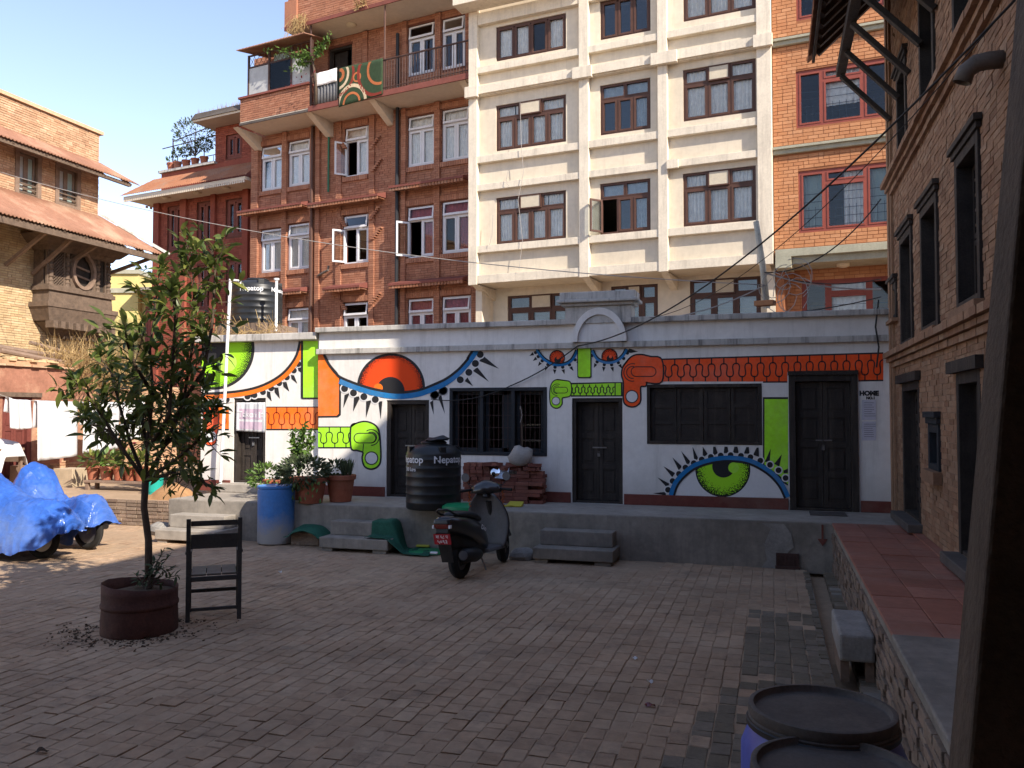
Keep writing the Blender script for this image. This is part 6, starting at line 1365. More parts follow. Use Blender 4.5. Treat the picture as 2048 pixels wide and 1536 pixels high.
for x, y in ((330, 1095), (352, 1130), (318, 1135), (340, 1110), (272, 1150), (300, 1145), (356, 1150), (310, 1120)):
    e = tp3(x, y, -.1); b0 = TB + Vector((.1, -.05, .385)); q = MB(); q.tube([b0, b0.lerp(e, .5) + Vector((0, 0, .03)), e], [.006, .004, .003], 4); q.build('stem', 'bark', sh_)
    for j in range(16): p = b0.lerp(e, U_(.4, 1.)); sp_.append((p, rdir(1, .3), U_(.35, .62), U_(-.5, .5)))
foliage(sh_, sp_, LT, 'leafgrey', n_parts=60)
# ================================================================== wooden chair, its back towards the viewer
c0, c1 = onZ(375, 1246, 0), onZ(478, 1238, 0); cx = (c1 - c0); W_ = cx.length; xd = cx / W_; yd = Vector((-xd.y, xd.x, 0)); zd = Vector((0, 0, 1))
if yd.y < 0: yd = -yd
cm = (c0 + c1) / 2
chair = thing('wooden_armchair', 'old dark wooden armchair standing with its back turned, beside the drum planter', 'chair', cm)
def CP(x, y, z): return cm + xd * x + yd * y + zd * z
def cb(x0, x1, y0, y1, z0, z1, nm, m='chairwood', lean=0.):
    b = MB(); b.hexa([CP(x0, y0, z0), CP(x1, y0, z0), CP(x1, y1, z0), CP(x0, y1, z0), CP(x0, y0 - lean, z1), CP(x1, y0 - lean, z1), CP(x1, y1 - lean, z1), CP(x0, y1 - lean, z1)]); b.build(nm, m, chair, bevel=.004)
h = W_ / 2; D_ = .46
for s_ in (-1, 1):
    cb(s_ * h - .02, s_ * h + .02, -.022, .022, 0, .45, 'leg'); cb(s_ * h - .02, s_ * h + .02, -.022, .022, .4505, .985, 'back_post', lean=.03)
    cb(s_ * h - .02, s_ * h + .02, D_ - .022, D_ + .022, 0, .64, 'leg')
    cb(s_ * h - .03, s_ * h + .03, .03, D_ + .06, .6405, .665, 'armrest'); cb(s_ * h - .012, s_ * h + .012, .023, D_ - .023, .2, .235, 'side_stretcher'); cb(s_ * h - .014, s_ * h + .014, .023, D_ - .023, .385, .43, 'side_rail')
for i in range(3): a = -h + .025 + (2 * h - .05) * i / 3; cb(a + .003, a + (2 * h - .05) / 3 - .003, .024, D_ + .03, .431, .45, 'seat_board', 'seatwood')
cb(-h + .021, h - .021, -.012, .012, .385, .43, 'seat_rail'); cb(-h + .021, h - .021, D_ - .012, D_ + .012, .385, .43, 'seat_rail'); cb(-h + .021, h - .021, -.012, .012, .105, .135, 'stretcher'); cb(-h + .021, h - .021, D_ - .012, D_ + .012, .19, .225, 'stretcher')
for z0, z1 in ((.70, .835), (.915, .965)):
    ln = (z0 - .45) / .535 * .03; cb(-h + .021, h - .021, -.011 - ln, .011 - ln, z0, z1, 'back_slat')
# ================================================================== scooter
sr, sf_ = onZ(921, 1157, 0), onZ(1011, 1122, 0); fd = (sf_ - sr); fd.z = 0; WB = 1.24; fd.normalize(); rd = Vector((fd.y, -fd.x, 0))
scoot = thing('scooter', 'dusty black scooter with a red number plate parked before the raised pavement', 'scooter', sr + fd * .6)
lean = radians(3)
def SP(x, y, z): return sr + rd * (x * cos(lean) + z * sin(lean) * -1 + 0) + fd * y + Vector((0, 0, z * cos(lean) + x * sin(lean)))
def sring(y, zc, hw, hh, e=2.6, n=20, dy=0.):
    out = []
    for j in range(n):
        a = 2 * pi * j / n; cx_, sx_ = cos(a), sin(a); x = hw * abs(cx_) ** (2 / e) * (1 if cx_ > 0 else -1); z = hh * abs(sx_) ** (2 / e) * (1 if sx_ > 0 else -1); out.append(SP(x, y + dy * sx_, zc + z))
    return out
def sloft(secs, nm, m, par=scoot, e=2.6, smooth_=True): b = MB(); b.loft([sring(*s_, e=e) if len(s_) == 4 else sring(s_[0], s_[1], s_[2], s_[3], e=e, dy=s_[4]) for s_ in secs]); return b.build(nm, m, par, smooth='all' if smooth_ else False)
def wheel(y, nm, steer=0., x=0.):
    ax = (rd * cos(steer) + fd * sin(steer)) * cos(lean) + Vector((0, 0, sin(lean))); c = SP(x, y, .225); b = MB(); prof = []
    for k in range(13): a = pi * 2 * k / 12; prof.append((.17 + .055 * cos(a), .062 * sin(a)))
    b.lathe(c, prof, 36, axis=ax, closed=True); t = b.build(nm, 'rubber', scoot, smooth='all'); b = MB(); b.lathe(c, [(.125, -.03), (.125, .03)], 24, axis=ax); b.lathe(c, [(.04, -.07), (.04, .07)], 12, axis=ax); b.build('rim', 'greyplastic', t, smooth=True); return t
wheel(0, 'rear_wheel'); wheel(WB, 'front_wheel', .25)
body = sloft([(-.40, .70, .095, .065), (-.34, .69, .13, .095), (-.2, .66, .165, .12), (0, .61, .19, .14), (.2, .555, .195, .15), (.38, .48, .175, .16), (.50, .42, .14, .13), (.57, .36, .12, .09)], 'rear_body', 'scooter', e=2.8)
sloft([(-.22, .50, .07, .10), (-.05, .45, .10, .13), (.2, .36, .12, .13), (.45, .30, .11, .10), (.6, .27, .09, .06)], 'under_body', 'black')
sloft([(-.24, .772, .07, .03), (-.15, .78, .115, .042), (.02, .765, .14, .05), (.2, .735, .145, .052), (.34, .70, .125, .05), (.46, .665, .09, .04), (.52, .64, .05, .02)], 'seat', 'black', e=2.4)
b = MB(); b.tube([SP(-.09, -.12, .775), SP(-.10, -.26, .80), SP(-.095, -.345, .84), SP(-.06, -.365, .862), SP(.06, -.365, .862), SP(.095, -.345, .84), SP(.10, -.26, .80), SP(.09, -.12, .775)], .014, 8); b.build('grab_rail', 'black', scoot, smooth='all')
b = MB(); b.hexa([SP(-.085, -.415, .645), SP(.085, -.415, .645), SP(.105, -.33, .645), SP(-.105, -.33, .645), SP(-.10, -.435, .70), SP(.10, -.435, .70), SP(.12, -.33, .70), SP(-.12, -.33, .70)]); b.build('tail_light', 'red_tail', scoot, bevel=.01)
b = MB(); b.hexa([SP(-.10, -.435, .7005), SP(.10, -.435, .7005), SP(.12, -.33, .7005), SP(-.12, -.33, .7005), SP(-.085, -.425, .755), SP(.085, -.425, .755), SP(.11, -.33, .76), SP(-.11, -.33, .76)]); b.build('tail_cover', 'scooter', scoot, bevel=.01)
for s_ in (-1, 1): b = MB(); b.obox(SP(s_ * .108, -.405, .668), (rd, fd, Vector((0, 0, 1))), (.012, .02, .018)); b.build('indicator', 'whitepaint', scoot)
b = MB(); b.hexa([SP(-.075, -.41, .60), SP(.075, -.41, .60), SP(.075, -.385, .60), SP(-.075, -.385, .60), SP(-.08, -.40, .645), SP(.08, -.40, .645), SP(.08, -.36, .645), SP(-.08, -.36, .645)]); b.hexa([SP(-.075, -.30, .24), SP(.075, -.30, .24), SP(.075, -.285, .24), SP(-.075, -.285, .24), SP(-.085, -.41, .60), SP(.085, -.41, .60), SP(.085, -.39, .60), SP(-.085, -.39, .60)]); b.build('mud_flap', 'black', scoot)
pc = lambda x, y: SP(x, -.418 + (.55 - (.525 + y)) * .3 * -1 * 0 - .0 + (.06 - y) * .20, .525 + y)
b = MB(); b.prism([pc(-.11, -.062), pc(.11, -.062), pc(.11, .062), pc(-.11, .062)], fd * -.004); pl_ = b.build('number_plate', 'plate', scoot)
pt_ = lambda x, y: pc(x, y) - fd * .0065
lettering('बा ६८ प', .052, lambda x, y: pt_(x, y + .027), 'whitepaint', pl_, .0008); lettering('५०९३', .062, lambda x, y: pt_(x, y - .03), 'whitepaint', pl_, .0012)
b = MB(); b.hexa([SP(-.17, .48, .24), SP(.17, .48, .24), SP(.20, .92, .24), SP(-.20, .92, .24), SP(-.16, .48, .285), SP(.16, .48, .285), SP(.19, .92, .285), SP(-.19, .92, .285)]); b.build('floorboard', 'greyplastic', scoot, bevel=.012)
def shield(a, c, off=0.):                                     # leg shield: a across, c upward
    x = (a - .5) * 2; w_ = .225 + .075 * sin(c * pi) - .11 * c ** 4; z = .27 + .68 * c; y = .90 + .06 * c * 0 - .02 * c + .15 * (c < .0) + (-.10 * x * x) + .10 * sin(c * pi * .5) * .6 - .09 * c * c; return SP(x * w_, y + off, z)
b = MB(); b.grid(lambda a, c: shield(a, c), 12, 14); b.build('leg_shield_inner', 'greyplastic', scoot, smooth='all', solid=.012)
b = MB(); b.grid(lambda a, c: shield(a, c, .03 + .06 * sin(a * pi) * sin(c * pi)), 12, 14); b.build('leg_shield_outer', 'scooter', scoot, smooth='all', solid=.012)
st_ = .30                                                      # bars turned to the left
def HP(x, y, z): xr, yr = x * cos(st_) - y * sin(st_) * 1, x * sin(st_) + y * cos(st_); return SP(xr, .82 + yr, z)
b = MB(); b.tube([SP(0, .80, .90), SP(0, .84, 1.0)], .045, 10); b.build('steering_stem', 'black', scoot)
hs = []
for x, hh_, hw_, zc in ((-.20, .03, .04, 1.005), (-.14, .055, .07, 1.015), (-.06, .075, .10, 1.03), (.0, .085, .115, 1.035), (.06, .075, .10, 1.03), (.14, .055, .07, 1.015), (.20, .03, .04, 1.005)): hs.append([HP(x, .02 + hw_ * cos(2 * pi * j / 16), zc + hh_ * sin(2 * pi * j / 16) + .03 * cos(2 * pi * j / 16)) for j in range(16)])
b = MB(); b.loft(hs); b.build('handlebar_cover', 'scooter', scoot, smooth='all')
for s_ in (-1, 1):
    b = MB(); b.tube([HP(s_ * .19, .0, 1.005), HP(s_ * .34, -.06, .99)], [.017, .018], 10); b.build('grip', 'rubber', scoot, smooth=True); b = MB(); b.tube([HP(s_ * .2, .05, 1.0), HP(s_ * .33, .02, .985)], .006, 6); b.build('brake_lever', 'steel', scoot)
    b = MB(); t_ = HP(s_ * .27, .0, 1.13); b.tube([HP(s_ * .17, .03, 1.03), HP(s_ * .24, .03, 1.08), t_], .006, 6); mm = b.build('mirror_stalk', 'black', scoot)
    b = MB(); b.lathe(t_ + Vector((0, 0, .035)), [(.001, -.02), (.05, -.012), (.058, .0), (.056, .004)], 20, axis=-fd); b.build('mirror', 'greyplastic', mm, smooth=True)
sloft([(.98, .40, .05, .03), (1.10, .445, .065, .03), (WB, .455, .068, .03), (WB + .12, .42, .06, .03), (WB + .2, .34, .045, .025)], 'front_fender', 'scooter'); 
for s_ in (-1, 1): b = MB(); b.tube([SP(s_ * .075, 1.0, .55), SP(s_ * .075, WB, .215)], .017, 8); b.build('fork_leg', 'steel', scoot)
b = MB(); b.tube([SP(.0, .86, .85), SP(0, 1.03, .45)], .04, 8); b.build('steering_column', 'black', scoot)
b = MB(); b.lathe(SP(.135, -.16, .30), [(.06, 0), (.085, .03), (.09, .3), (.06, .42), (.03, .45)], 20, axis=fd * .96 + Vector((0, 0, -.1))); b.build('muffler', 'black', scoot, smooth=True); b = MB(); b.lathe(SP(.135, -.168, .301), [(.001, -.004), (.03, -.004), (.055, 0), (.058, .008)], 18, axis=fd * .96 + Vector((0, 0, -.1))); b.build('muffler_cap', 'greyplastic', scoot, smooth=True)
sloft([(-.06, .22, .05, .07), (.1, .24, .07, .09), (.35, .25, .08, .085), (.45, .26, .06, .05)], 'engine_case', 'black'); b = MB(); b.tube([SP(-.08, .42, .2), SP(-.14, .42, .02)], .012, 6); b.tube([SP(.08, .42, .2), SP(.13, .44, .03)], .012, 6); b.tube([SP(-.14, .42, .02), SP(-.16, .36, .005)], .012, 6); b.build('stand', 'steel', scoot)
sd_ = lambda x, y: SP(.172, .30 + x, .585 - x * .30 + y)
lettering('Dio', .085, lambda x, y: SP(.203 - .02 * abs(x), .28 + x, .575 - x * .35 + y), 'whitepaint', body, .002, .35)
for s_, k in ((-1, 5), (1, 4)):
    b = MB(); g0 = HP(s_ * .22, .0, 1.0)
    for i in range(14): b.lathe(g0 + Vector((.012 * sin(i * 2), .012 * cos(i), -.016 * i)), [(.001, -.01), (.012, 0), (.001, .01)], 6)
    b.build('garland', 'garland', scoot, kind='stuff')
# ================================================================== motorcycles under blue tarps
def moto(base, L, label, hd, tlabel, prof, wid, zlow, seed):
    fx = Vector(hd).normalized(); sx = Vector((-fx.y, fx.x, 0)); Pm = lambda x, y, z: base + fx * x + sx * y + Vector((0, 0, z))
    mo = thing('covered_motorcycle', label, 'motorcycle', base + fx * .6, 'motorcycles under blue tarps'); 
    for x, nm in ((0, 'rear_wheel'), (1.28, 'front_wheel')):
        b = MB(); c = Pm(x, 0, .29); pr = [(.24 + .05 * cos(2 * pi * k / 12), .05 * sin(2 * pi * k / 12)) for k in range(13)]; b.lathe(c, pr, 36, axis=sx, closed=True); t = b.build(nm, 'rubber', mo, smooth='all'); b = MB(); b.lathe(c, [(.20, -.02), (.20, .02)], 28, axis=sx, closed=False); b.lathe(c, [(.06, -.06), (.06, .06)], 14, axis=sx); b.build('rim', 'steel', t, smooth=True)
    b = MB(); b.lathe(Pm(.62, -.11, .33), [(.11, 0), (.12, .03), (.12, .19), (.11, .22)], 18, axis=sx); b.obox(Pm(.75, 0, .42), (fx, sx, Vector((0, 0, 1))), (.12, .1, .12)); b.build('engine', 'steel', mo, smooth=True)
    b = MB(); b.tube([Pm(.7, -.14, .3), Pm(.4, -.17, .26), Pm(-.15, -.18, .33)], [.03, .045, .05], 10); b.build('exhaust', 'steel', mo, smooth=True); b = MB(); b.tube([Pm(.5, -.1, .25), Pm(.42, -.3, .01)], .013, 6); b.build('side_stand', 'iron', mo)
    b = MB(); b.loft([[Pm(x, wv * cos(2 * pi * j / 12), zc + hh_ * sin(2 * pi * j / 12)) for j in range(12)] for x, zc, wv, hh_ in ((-.12, .50, .06, .05), (.1, .52, .09, .06), (.45, .53, .10, .07), (.7, .58, .10, .08), (.95, .62, .08, .07), (1.05, .62, .04, .04))]); b.build('frame_body', 'black', mo, smooth='all')
    q = MB(); nu, nv = 72, 52
    def lerp(tab, x):
        for (a, va), (c, vc) in zip(tab, tab[1:]):
            if x <= c: t = (x - a) / (c - a); return va + (vc - va) * t
        return tab[-1][1]
    x0, x1 = prof[0][0], prof[-1][0]
    def fn(a, c):
        A = min(1, max(0, (a - .12) / .76)); ea = min(0, (a - .12) / .12) + max(0, (a - .88) / .12); C = min(1, max(0, (c - .3) / .4)); ec = min(0, (c - .3) / .3) + max(0, (c - .7) / .3)
        x = x0 + (x1 - x0) * A; H_ = lerp(prof, x); Wd = lerp(wid, x); zl = lerp(zlow, x); mag = min(1, math.hypot(ea, ec)); y = (2 * C - 1) * Wd * .55
        k = Vector((x * 3 + seed, ec * 2 + y * 2, mag * 2)); cre = abs(mn.noise(k * 1.3)) * .07 + abs(mn.noise(k * 3.1)) * .045 + abs(mn.noise(k * 7.0)) * .015
        out = .5 * Wd * (1 - (1 - min(1, abs(ec))) ** 1.8) * (1 if ec > 0 else -1) if ec else 0
        fold = mag * (.05 * mn.noise((x * 4.5 + seed, ec * .6, ea * 3)) + .03 * abs(mn.noise((x * 7 + seed, ec * 2, 2))) + .03 * mn.noise((x * 10 + seed, ec, 5 + ea * 6)))
        z = H_ - .05 * (2 * C - 1) ** 2 - mag ** 1.05 * (H_ - zl - .05) - cre * (1 - mag * .6) + (.035 * mn.noise((x * 5 + seed, 7, c)) if mag > .9 else 0)
        return Pm(x + ea * .10 + (fold * ea), y + out + fold * (1 if ec > 0 else -1) * (1 if ec else 0), z)
    q.grid(fn, nu, nv); tag(q.build('blue_tarp', 'tarp', base=base + fx * .6 + Vector((0, 0, .3)), solid=.003), tlabel, 'tarp', 'blue tarps over motorcycles')
b2 = onZ(176, 1099, 0); b1 = onZ(84, 1117, 0)
moto(b2, 1.9, 'parked motorcycle hidden under the taller creased tarp, its rear wheel and engine showing', (-.97, .12, 0), 'blue tarp rising to a handlebar hump, next to the potted plant bench', [(-.24, .74), (-.1, .86), (.15, .80), (.45, .74), (.75, .84), (1.05, 1.2), (1.2, 1.27), (1.45, .95), (1.65, .7)], [(-.24, .22), (0, .30), (.6, .26), (1.05, .40), (1.65, .3)], [(-.24, .38), (.2, .27), (.9, .3), (1.65, .2)], 1.3)
moto(b1, 1.9, 'parked motorcycle under the low spreading tarp, only its rear tyre showing', (-.99, .0, 0), 'low spreading blue tarp hiding all but one dark tyre', [(-.45, .72), (-.2, .82), (.15, .84), (.5, .93), (.85, 1.12), (1.1, 1.22), (1.45, .95), (1.65, .7)], [(-.45, .2), (0, .36), (.6, .38), (1.05, .44), (1.65, .32)], [(-.45, .40), (-.2, .17), (.4, .12), (1.0, .15), (1.65, .2)], 6.1)
# ================================================================== drums, tanks, barrels
def lathe_thing(name, label, cat, c, prof, m, n=40, group=None, lo=True): o = thing(name, label, cat, c, group); b = MB(); b.lathe(c, prof, n); return o, b.build('body', m, o, smooth=True)
c = onZ(552, 1086, 0); o, _ = lathe_thing('blue_drum', 'faded blue plastic drum with a grey weathered base beside the broken steps', 'drum', c, [(.25, 0), (.275, .02), (.28, .08), (.278, .4), (.28, .8), (.272, .84), (.255, .86), (.25, .85), (.001, .845)], 'bluedrum'); b = MB(); b.lathe(c + Vector((0, 0, .0)), [(.272, .842), (.284, .85), (.286, .875), (.275, .885), (.25, .872), (.001, .87)], 40); b.build('rim', 'bluedrum', o, smooth=True); b = MB(); b.lathe(c + Vector((.1, -.1, .87)), [(.035, 0), (.035, .015), (.001, .018)], 14); b.build('bung', 'bluedrum', o)
def water_tank(c, r, h, label, texts, m='tank', bands=6):
    o = thing('water_tank', label, 'water tank', c, 'black plastic water tanks'); pr = [(r * .96, 0), (r, .02)]
    hb = h * .76
    for i in range(bands): z = .04 + hb * (i + .5) / bands; pr += [(r, z - .016), (r * 1.012, z - .007), (r * 1.012, z + .007), (r, z + .016)]
    pr += [(r, hb + .04), (r * .985, hb + .07), (r * .93, h * .865), (r * .78, h * .92), (r * .5, h * .955), (.001, h * .955)]
    b = MB(); b.lathe(c, pr, 48); b.build('shell', m, o, smooth=True)
    b = MB(); b.lathe(c + Vector((0, 0, h * .95)), [(r * .46, 0), (r * .48, .03), (r * .4, .05), (.001, .06)], 28); b.build('lid', m, o, smooth=True)
    for a in (0, pi / 2, pi, 3 * pi / 2):
        d_ = Vector((cos(a + .75), sin(a + .75), 0)); s_ = Vector((-d_.y, d_.x, 0)); b = MB(); b.obox(c + d_ * r * .84 + Vector((0, 0, hb + .09)), (d_, s_, Vector((0, 0, 1))), (r * .13, r * .12, .07)); b.build('lifting_lug', m, o, bevel=.006)
    for tx, size, z, ang in texts:
        lettering(tx, size, lambda x, y: c + Vector((cos(ang + x / r) * r * 1.012, sin(ang + x / r) * r * 1.012, z + y)), 'whitepaint', o, size * .02)
    return o
tc = onZ(867, 1016, PZ + .006); wtk = water_tank(tc, .40, .98, 'black ribbed plastic water tank standing on the raised pavement beside the brick pile', [('Nepatop', .14, .72, atan2(-tc.y, -tc.x) + .62), ('Nepatop', .14, .72, atan2(-tc.y, -tc.x) - 1.0), ('500 Ltrs', .075, .58, atan2(-tc.y, -tc.x) - 1.0)], 'tank')
b = MB(); b.lathe(tc + Vector((.05, 0, .975)), [(.16, 0), (.19, .02), (.12, .06), (.001, .07)], 20); b.v = [v + Vector((0, 0, .035 * mn.noise(v * 7) + .12 * (v.x - tc.x - .05))) for v in b.v]; b.build('lid_cover', 'black', wtk, smooth=True)
tc2 = onY(514, 652, 13.95); tr2 = .47; water_tank(Vector((tc2.x, 13.95, tc2.z)), tr2, .90, 'black ribbed water tank up on the roof above the left door', [('Nepatop', .125, .66, atan2(-13.95, -tc2.x) - .25), ('Nepatop', .11, .66, atan2(-13.95, -tc2.x) + .98)], 'tank')
b = MB(); b.box(tc2.x - .55, tc2.x + .55, 13.4, 14.5, ZL0 - .05, tc2.z - .002); tag(b.build('tank_plinth', 'rubble', base=(tc2.x, 13.95, ZL0)), 'rough block plinth under the rooftop water tank', 'plinth')
q = MB()
for i in range(230):
    p = Vector((tc2.x + U_(-.9, 1.1), U_(12.9, 13.5), ZL1 + U_(-.02, .12))); d_ = rdir(1, .15) * U_(.1, .45); q.tube([p, p + d_ * .5 + rdir() * .05, p + d_], .005, 3)
tag(q.build('dry_vine', 'straw', base=(tc2.x, 13.2, ZL1), kind='stuff'), 'tangle of dry vines round the foot of the rooftop tank', 'vine')
def barrel(x, y, dpt, r, label):
    L_ = at(x, y, dpt); zt = L_.z; c = Vector((L_.x, L_.y, 0)); o = thing('blue_barrel', label, 'barrel', c, 'open topped blue barrels with black lids'); H_ = zt
    b = MB(); b.lathe(c, [(r * .95, 0), (r * 1.02, .03), (r * 1.08, .2), (r * 1.12, H_ * .55), (r * 1.11, H_ * .80), (r * 1.0, H_ * .89), (r * .95, H_ - .07), (r * .95, H_ - .03)], 56); b.build('body', 'barrel', o, smooth=True)
    b = MB(); b.lathe(c, [(r * .96, H_ - .075), (r * 1.0, H_ - .07), (r * 1.01, H_ - .05), (r * .99, H_ - .045), (r * 1.01, H_ - .03), (r * 1.0, H_ - .004), (r * .97, H_), (r * .93, H_ - .001), (r * .915, H_ - .022), (r * .9, H_ - .026), (.001, H_ - .02)], 64); b.build('lid', 'barrellid', o, smooth=True)
    b = MB(); b.lathe(c, [(r * 1.015, H_ - .085), (r * 1.035, H_ - .08), (r * 1.035, H_ - .062), (r * 1.015, H_ - .058)], 56, closed=True); b.build('lid_clamp', 'black', o, smooth=True)
barrel(1643, 1412, 3.34, .28, 'blue barrel with a dusty black clamped lid, the one nearer the gutter block'); barrel(1672, 1532, 2.86, .28, 'blue barrel with a black lid standing closest to the leaning timber post')
# ================================================================== pots and plants on the raised pavement
def plant_pot(px, py, r, h, label, kind, sd): 
    c = onZ(px, py, PZ + .006); o = thing('potted_plant', label, 'potted plant', c); pot_mesh(c, r, h, o, 'pot'); q = MB(); q.lathe(c + Vector((0, 0, h * .9)), [(r * .9, 0), (r * .4, .03), (.001, .035)], 20); q.build('soil', 'soil', o, smooth=True); t = c + Vector((0, 0, h * .92)); return c, o, t
c, o, t = plant_pot(681, 1003, .225, .42, 'big terracotta pot with a dark succulent and a clump of upright spikes', 0, 1)
sp_ = []
for i in range(90): a = U_(0, 2 * pi); b0 = t + Vector((.1 + cos(a) * .07, sin(a) * .07, 0)); sp_.append((b0, rdir(.25, 1), U_(1.4, 2.1), U_(-1, 1)))
foliage(o, sp_, leaf_mesh('leaf', .15, .012, .1, .1), 'leafgrey', 'spikes'); foliage(o, bush_spots(t + Vector((-.09, 0, .1)), .15, .13, 180, .4, .5, .8), LB, 'leafgrey', 'leaves')
c, o, t = plant_pot(622, 1006, .235, .40, 'big terracotta pot overgrown with a bushy trailing vine', 0, 2)
foliage(o, bush_spots(t + Vector((-.12, -.02, .1)), .40, .24, 900, .2, .4, .75), LB, 'leafgrey', 'leaves'); sp_ = []
for i in range(40): p = t + Vector((U_(-.3, .3), U_(-.26, -.2), U_(-.3, .02))); sp_.append((p, Vector((U_(-.5, .5), -.3, -1)), U_(.35, .6), U_(-1, 1)))
foliage(o, sp_, LB, 'leafbright', 'trailing_leaves')
c, o, t = plant_pot(596, 999, .2, .36, 'tall pale green feathery plant in a pot behind the overgrown vine pot', 0, 3); sp_ = []
for i in range(7):
    e = t + Vector((U_(-.25, .3), U_(-.1, .1), U_(.55, .95))); q = MB(); q.tube([t, t.lerp(e, .5) + rdir() * .03, e], [.008, .006, .003], 5); q.build('stem', 'leafbright', o)
    for j in range(70): p = t.lerp(e, U_(.35, 1)); sp_.append((p + rdir() * U_(0, .06), rdir(1, .1), U_(.4, .85), U_(-1, 1)))
foliage(o, sp_, LB, 'leafbright', 'leaves')
c, o, t = plant_pot(545, 996, .15, .3, 'small terracotta pot with yellowish green leaves behind the blue drum', 0, 4); foliage(o, bush_spots(t + Vector((-.12, 0, .08)), .32, .2, 330, .2, .4, .7), LB, 'leafbright', 'leaves')
# ================================================================== brick pile and what lies on it
pu0, pu1 = uq(926, 990, .25), uq(1090, 990, .25)
pile = thing('brick_pile', 'stack of loose dusty red bricks against the wall under the barred window', 'brick pile', WF.P((pu0 + pu1) / 2, .25, PZ + .006))
bl, bw, bh = .21, .10, .055; me = bpy.data.meshes.new('brick'); t_ = MB(); t_.box(-bl / 2, bl / 2, -bw / 2, bw / 2, 0, bh - .004); me.from_pydata([tuple(v) for v in t_.v], [], t_.f); me.materials.append(M['pilebrick']); nb = 0
tops = {}
for k in range(11):
    u = pu0 + U_(0, .03); z = PZ + .007 + k * bh
    while u < pu1 - .08:
        ends = u < pu0 + .42 or (u > pu0 + .95 and k % 3 == 1); st = bw if ends else bl
        top = 11 if u < pu0 + .42 else 8 + int(2.5 * abs(mn.noise((u * 2.3, 3, 1))) * 1.6) + (1 if u > pu0 + .8 else 0)
        if k < top:
            o = bpy.data.objects.new('brick', me); COL.objects.link(o); o.parent = pile
            o.location = WF.P(u + st / 2, .16 + (.05 if not ends else .0) + U_(-.025, .025), z) - org(pile); o.rotation_euler = (0, 0, (pi / 2 if ends else 0) + U_(-.07, .07))
            if not ends and k < 6: o2 = bpy.data.objects.new('brick', me); COL.objects.link(o2); o2.parent = pile; o2.location = WF.P(u + st / 2, .33 + U_(-.02, .02), z) - org(pile); o2.rotation_euler = (0, 0, U_(-.06, .06))
        u += st + U_(.004, .016)
for i in range(26):
    o = bpy.data.objects.new('brick', me); COL.objects.link(o); o.parent = pile; uu = U_(pu0 + .35, pu1 - .15); o.location = WF.P(uu, U_(.1, .3), PZ + .007 + bh * (9 + (i % 2)) + U_(.0, .012)) - org(pile); o.rotation_euler = (U_(-.12, .12), U_(-.1, .1), U_(-.6, .6))
ztp = PZ + .007 + bh * 10.4
sc_ = WF.P(uq(1042, 930, .2), .2, ztp); q = MB(); prof = [(.12, 0), (.17, .04), (.19, .12), (.165, .22), (.10, .28), (.04, .29), (.001, .285)]; q.lathe(sc_, prof, 28); q.v = [v + (v - sc_) * .22 * mn.noise((v - sc_) * 7) for v in q.v]
for v in q.v: v.z = max(v.z, sc_.z)
tag(q.build('sack', 'sack', base=sc_, smooth='all'), 'lumpy pale sack slumped on top of the brick pile', 'sack')
ty = WF.P(uq(1000, 945, .33), .34, zq(1000, 957, .34)); tr0 = thing('printed_tray', 'blue and white printed tray propped against the bricks with a round mirror', 'tray', ty); X_ = Vector((1, 0, -.05)).normalized(); Z_ = Vector((.12, .35, 1)).normalized(); Y_ = Z_.cross(X_)
q = MB(); q.obox(ty + Z_ * .09 + X_ * .02, (X_, Y_, Z_), (.10, .006, .09)); q.build('tray', 'silver', tr0); q = MB(); q.lathe(ty + Z_ * .1 - X_ * .09 - Y_ * .012, [(.001, .004), (.072, .004), (.078, .0), (.078, -.004)], 28, axis=-Y_); q.build('round_mirror', 'mirror', tr0, smooth=True)
br = thing('broom', 'thin stick leaning upright against the barred window with a tied string', 'stick', WF.P(uq(1046, 920, .08), .1, ztp)); q = MB(); q.tube([WF.P(uq(1046, 905, .1), .12, ztp - .02), WF.P(uq(1043, 815, .05), .04, zq(1043, 815, .04))], .012, 7); q.build('handle', 'bark', br); q = MB(); q.tube([WF.P(uq(1043, 815, .05) - .02, .06, zq(1043, 818)), WF.P(uq(1043, 815) + .0, .07, zq(1043, 812)), WF.P(uq(1043, 815) + .03, .06, zq(1043, 830)), WF.P(uq(1043, 815), .07, zq(1043, 845))], .006, 5); q.build('string', 'wirepale', br)
def slab_at(px, py, z, w_, d_, h, yaw, name, label, cat, m, bevel=.01):
    p = onZ(px, py, z); a = Vector((cos(yaw), sin(yaw), 0)); b_ = Vector((-sin(yaw), cos(yaw), 0)); q = MB(); q.obox(p + Vector((0, 0, h / 2 + .002)), (a, b_, Vector((0, 0, 1))), (w_ / 2, d_ / 2, h / 2)); o = q.build(name, m, base=p, bevel=bevel); return tag(o, label, cat)
dpn = onZ(1030, 1013, PZ + .006); dp_ = thing('dustpan', 'yellow plastic dustpan lying at the edge of the raised pavement', 'dustpan', dpn); q = MB(); q.hexa([dpn + Vector(v) for v in ((-.12, -.07, 0), (.12, -.07, 0), (.1, .1, 0), (-.1, .1, 0), (-.12, -.08, .02), (.12, -.08, .02), (.11, .1, .07), (-.11, .1, .07))]); q.build('pan', 'yellowplastic', dp_, bevel=.008); q = MB(); q.tube([dpn + Vector((.0, -.05, .02)), dpn + Vector((-.22, -.42, .03))], .014, 7); q.build('handle', 'yellowplastic', dp_)
sl_ = onZ(950, 1002, PZ + .006); q = MB(); q.obox(sl_ + Vector((0, .12, .12)), (Vector((1, 0, 0)), Vector((0, .97, .25)), Vector((0, -.25, .97))), (.14, .01, .13)); tag(q.build('white_board', 'whitepaint', base=sl_), 'square white board leaning on the bricks behind the scooter', 'board')
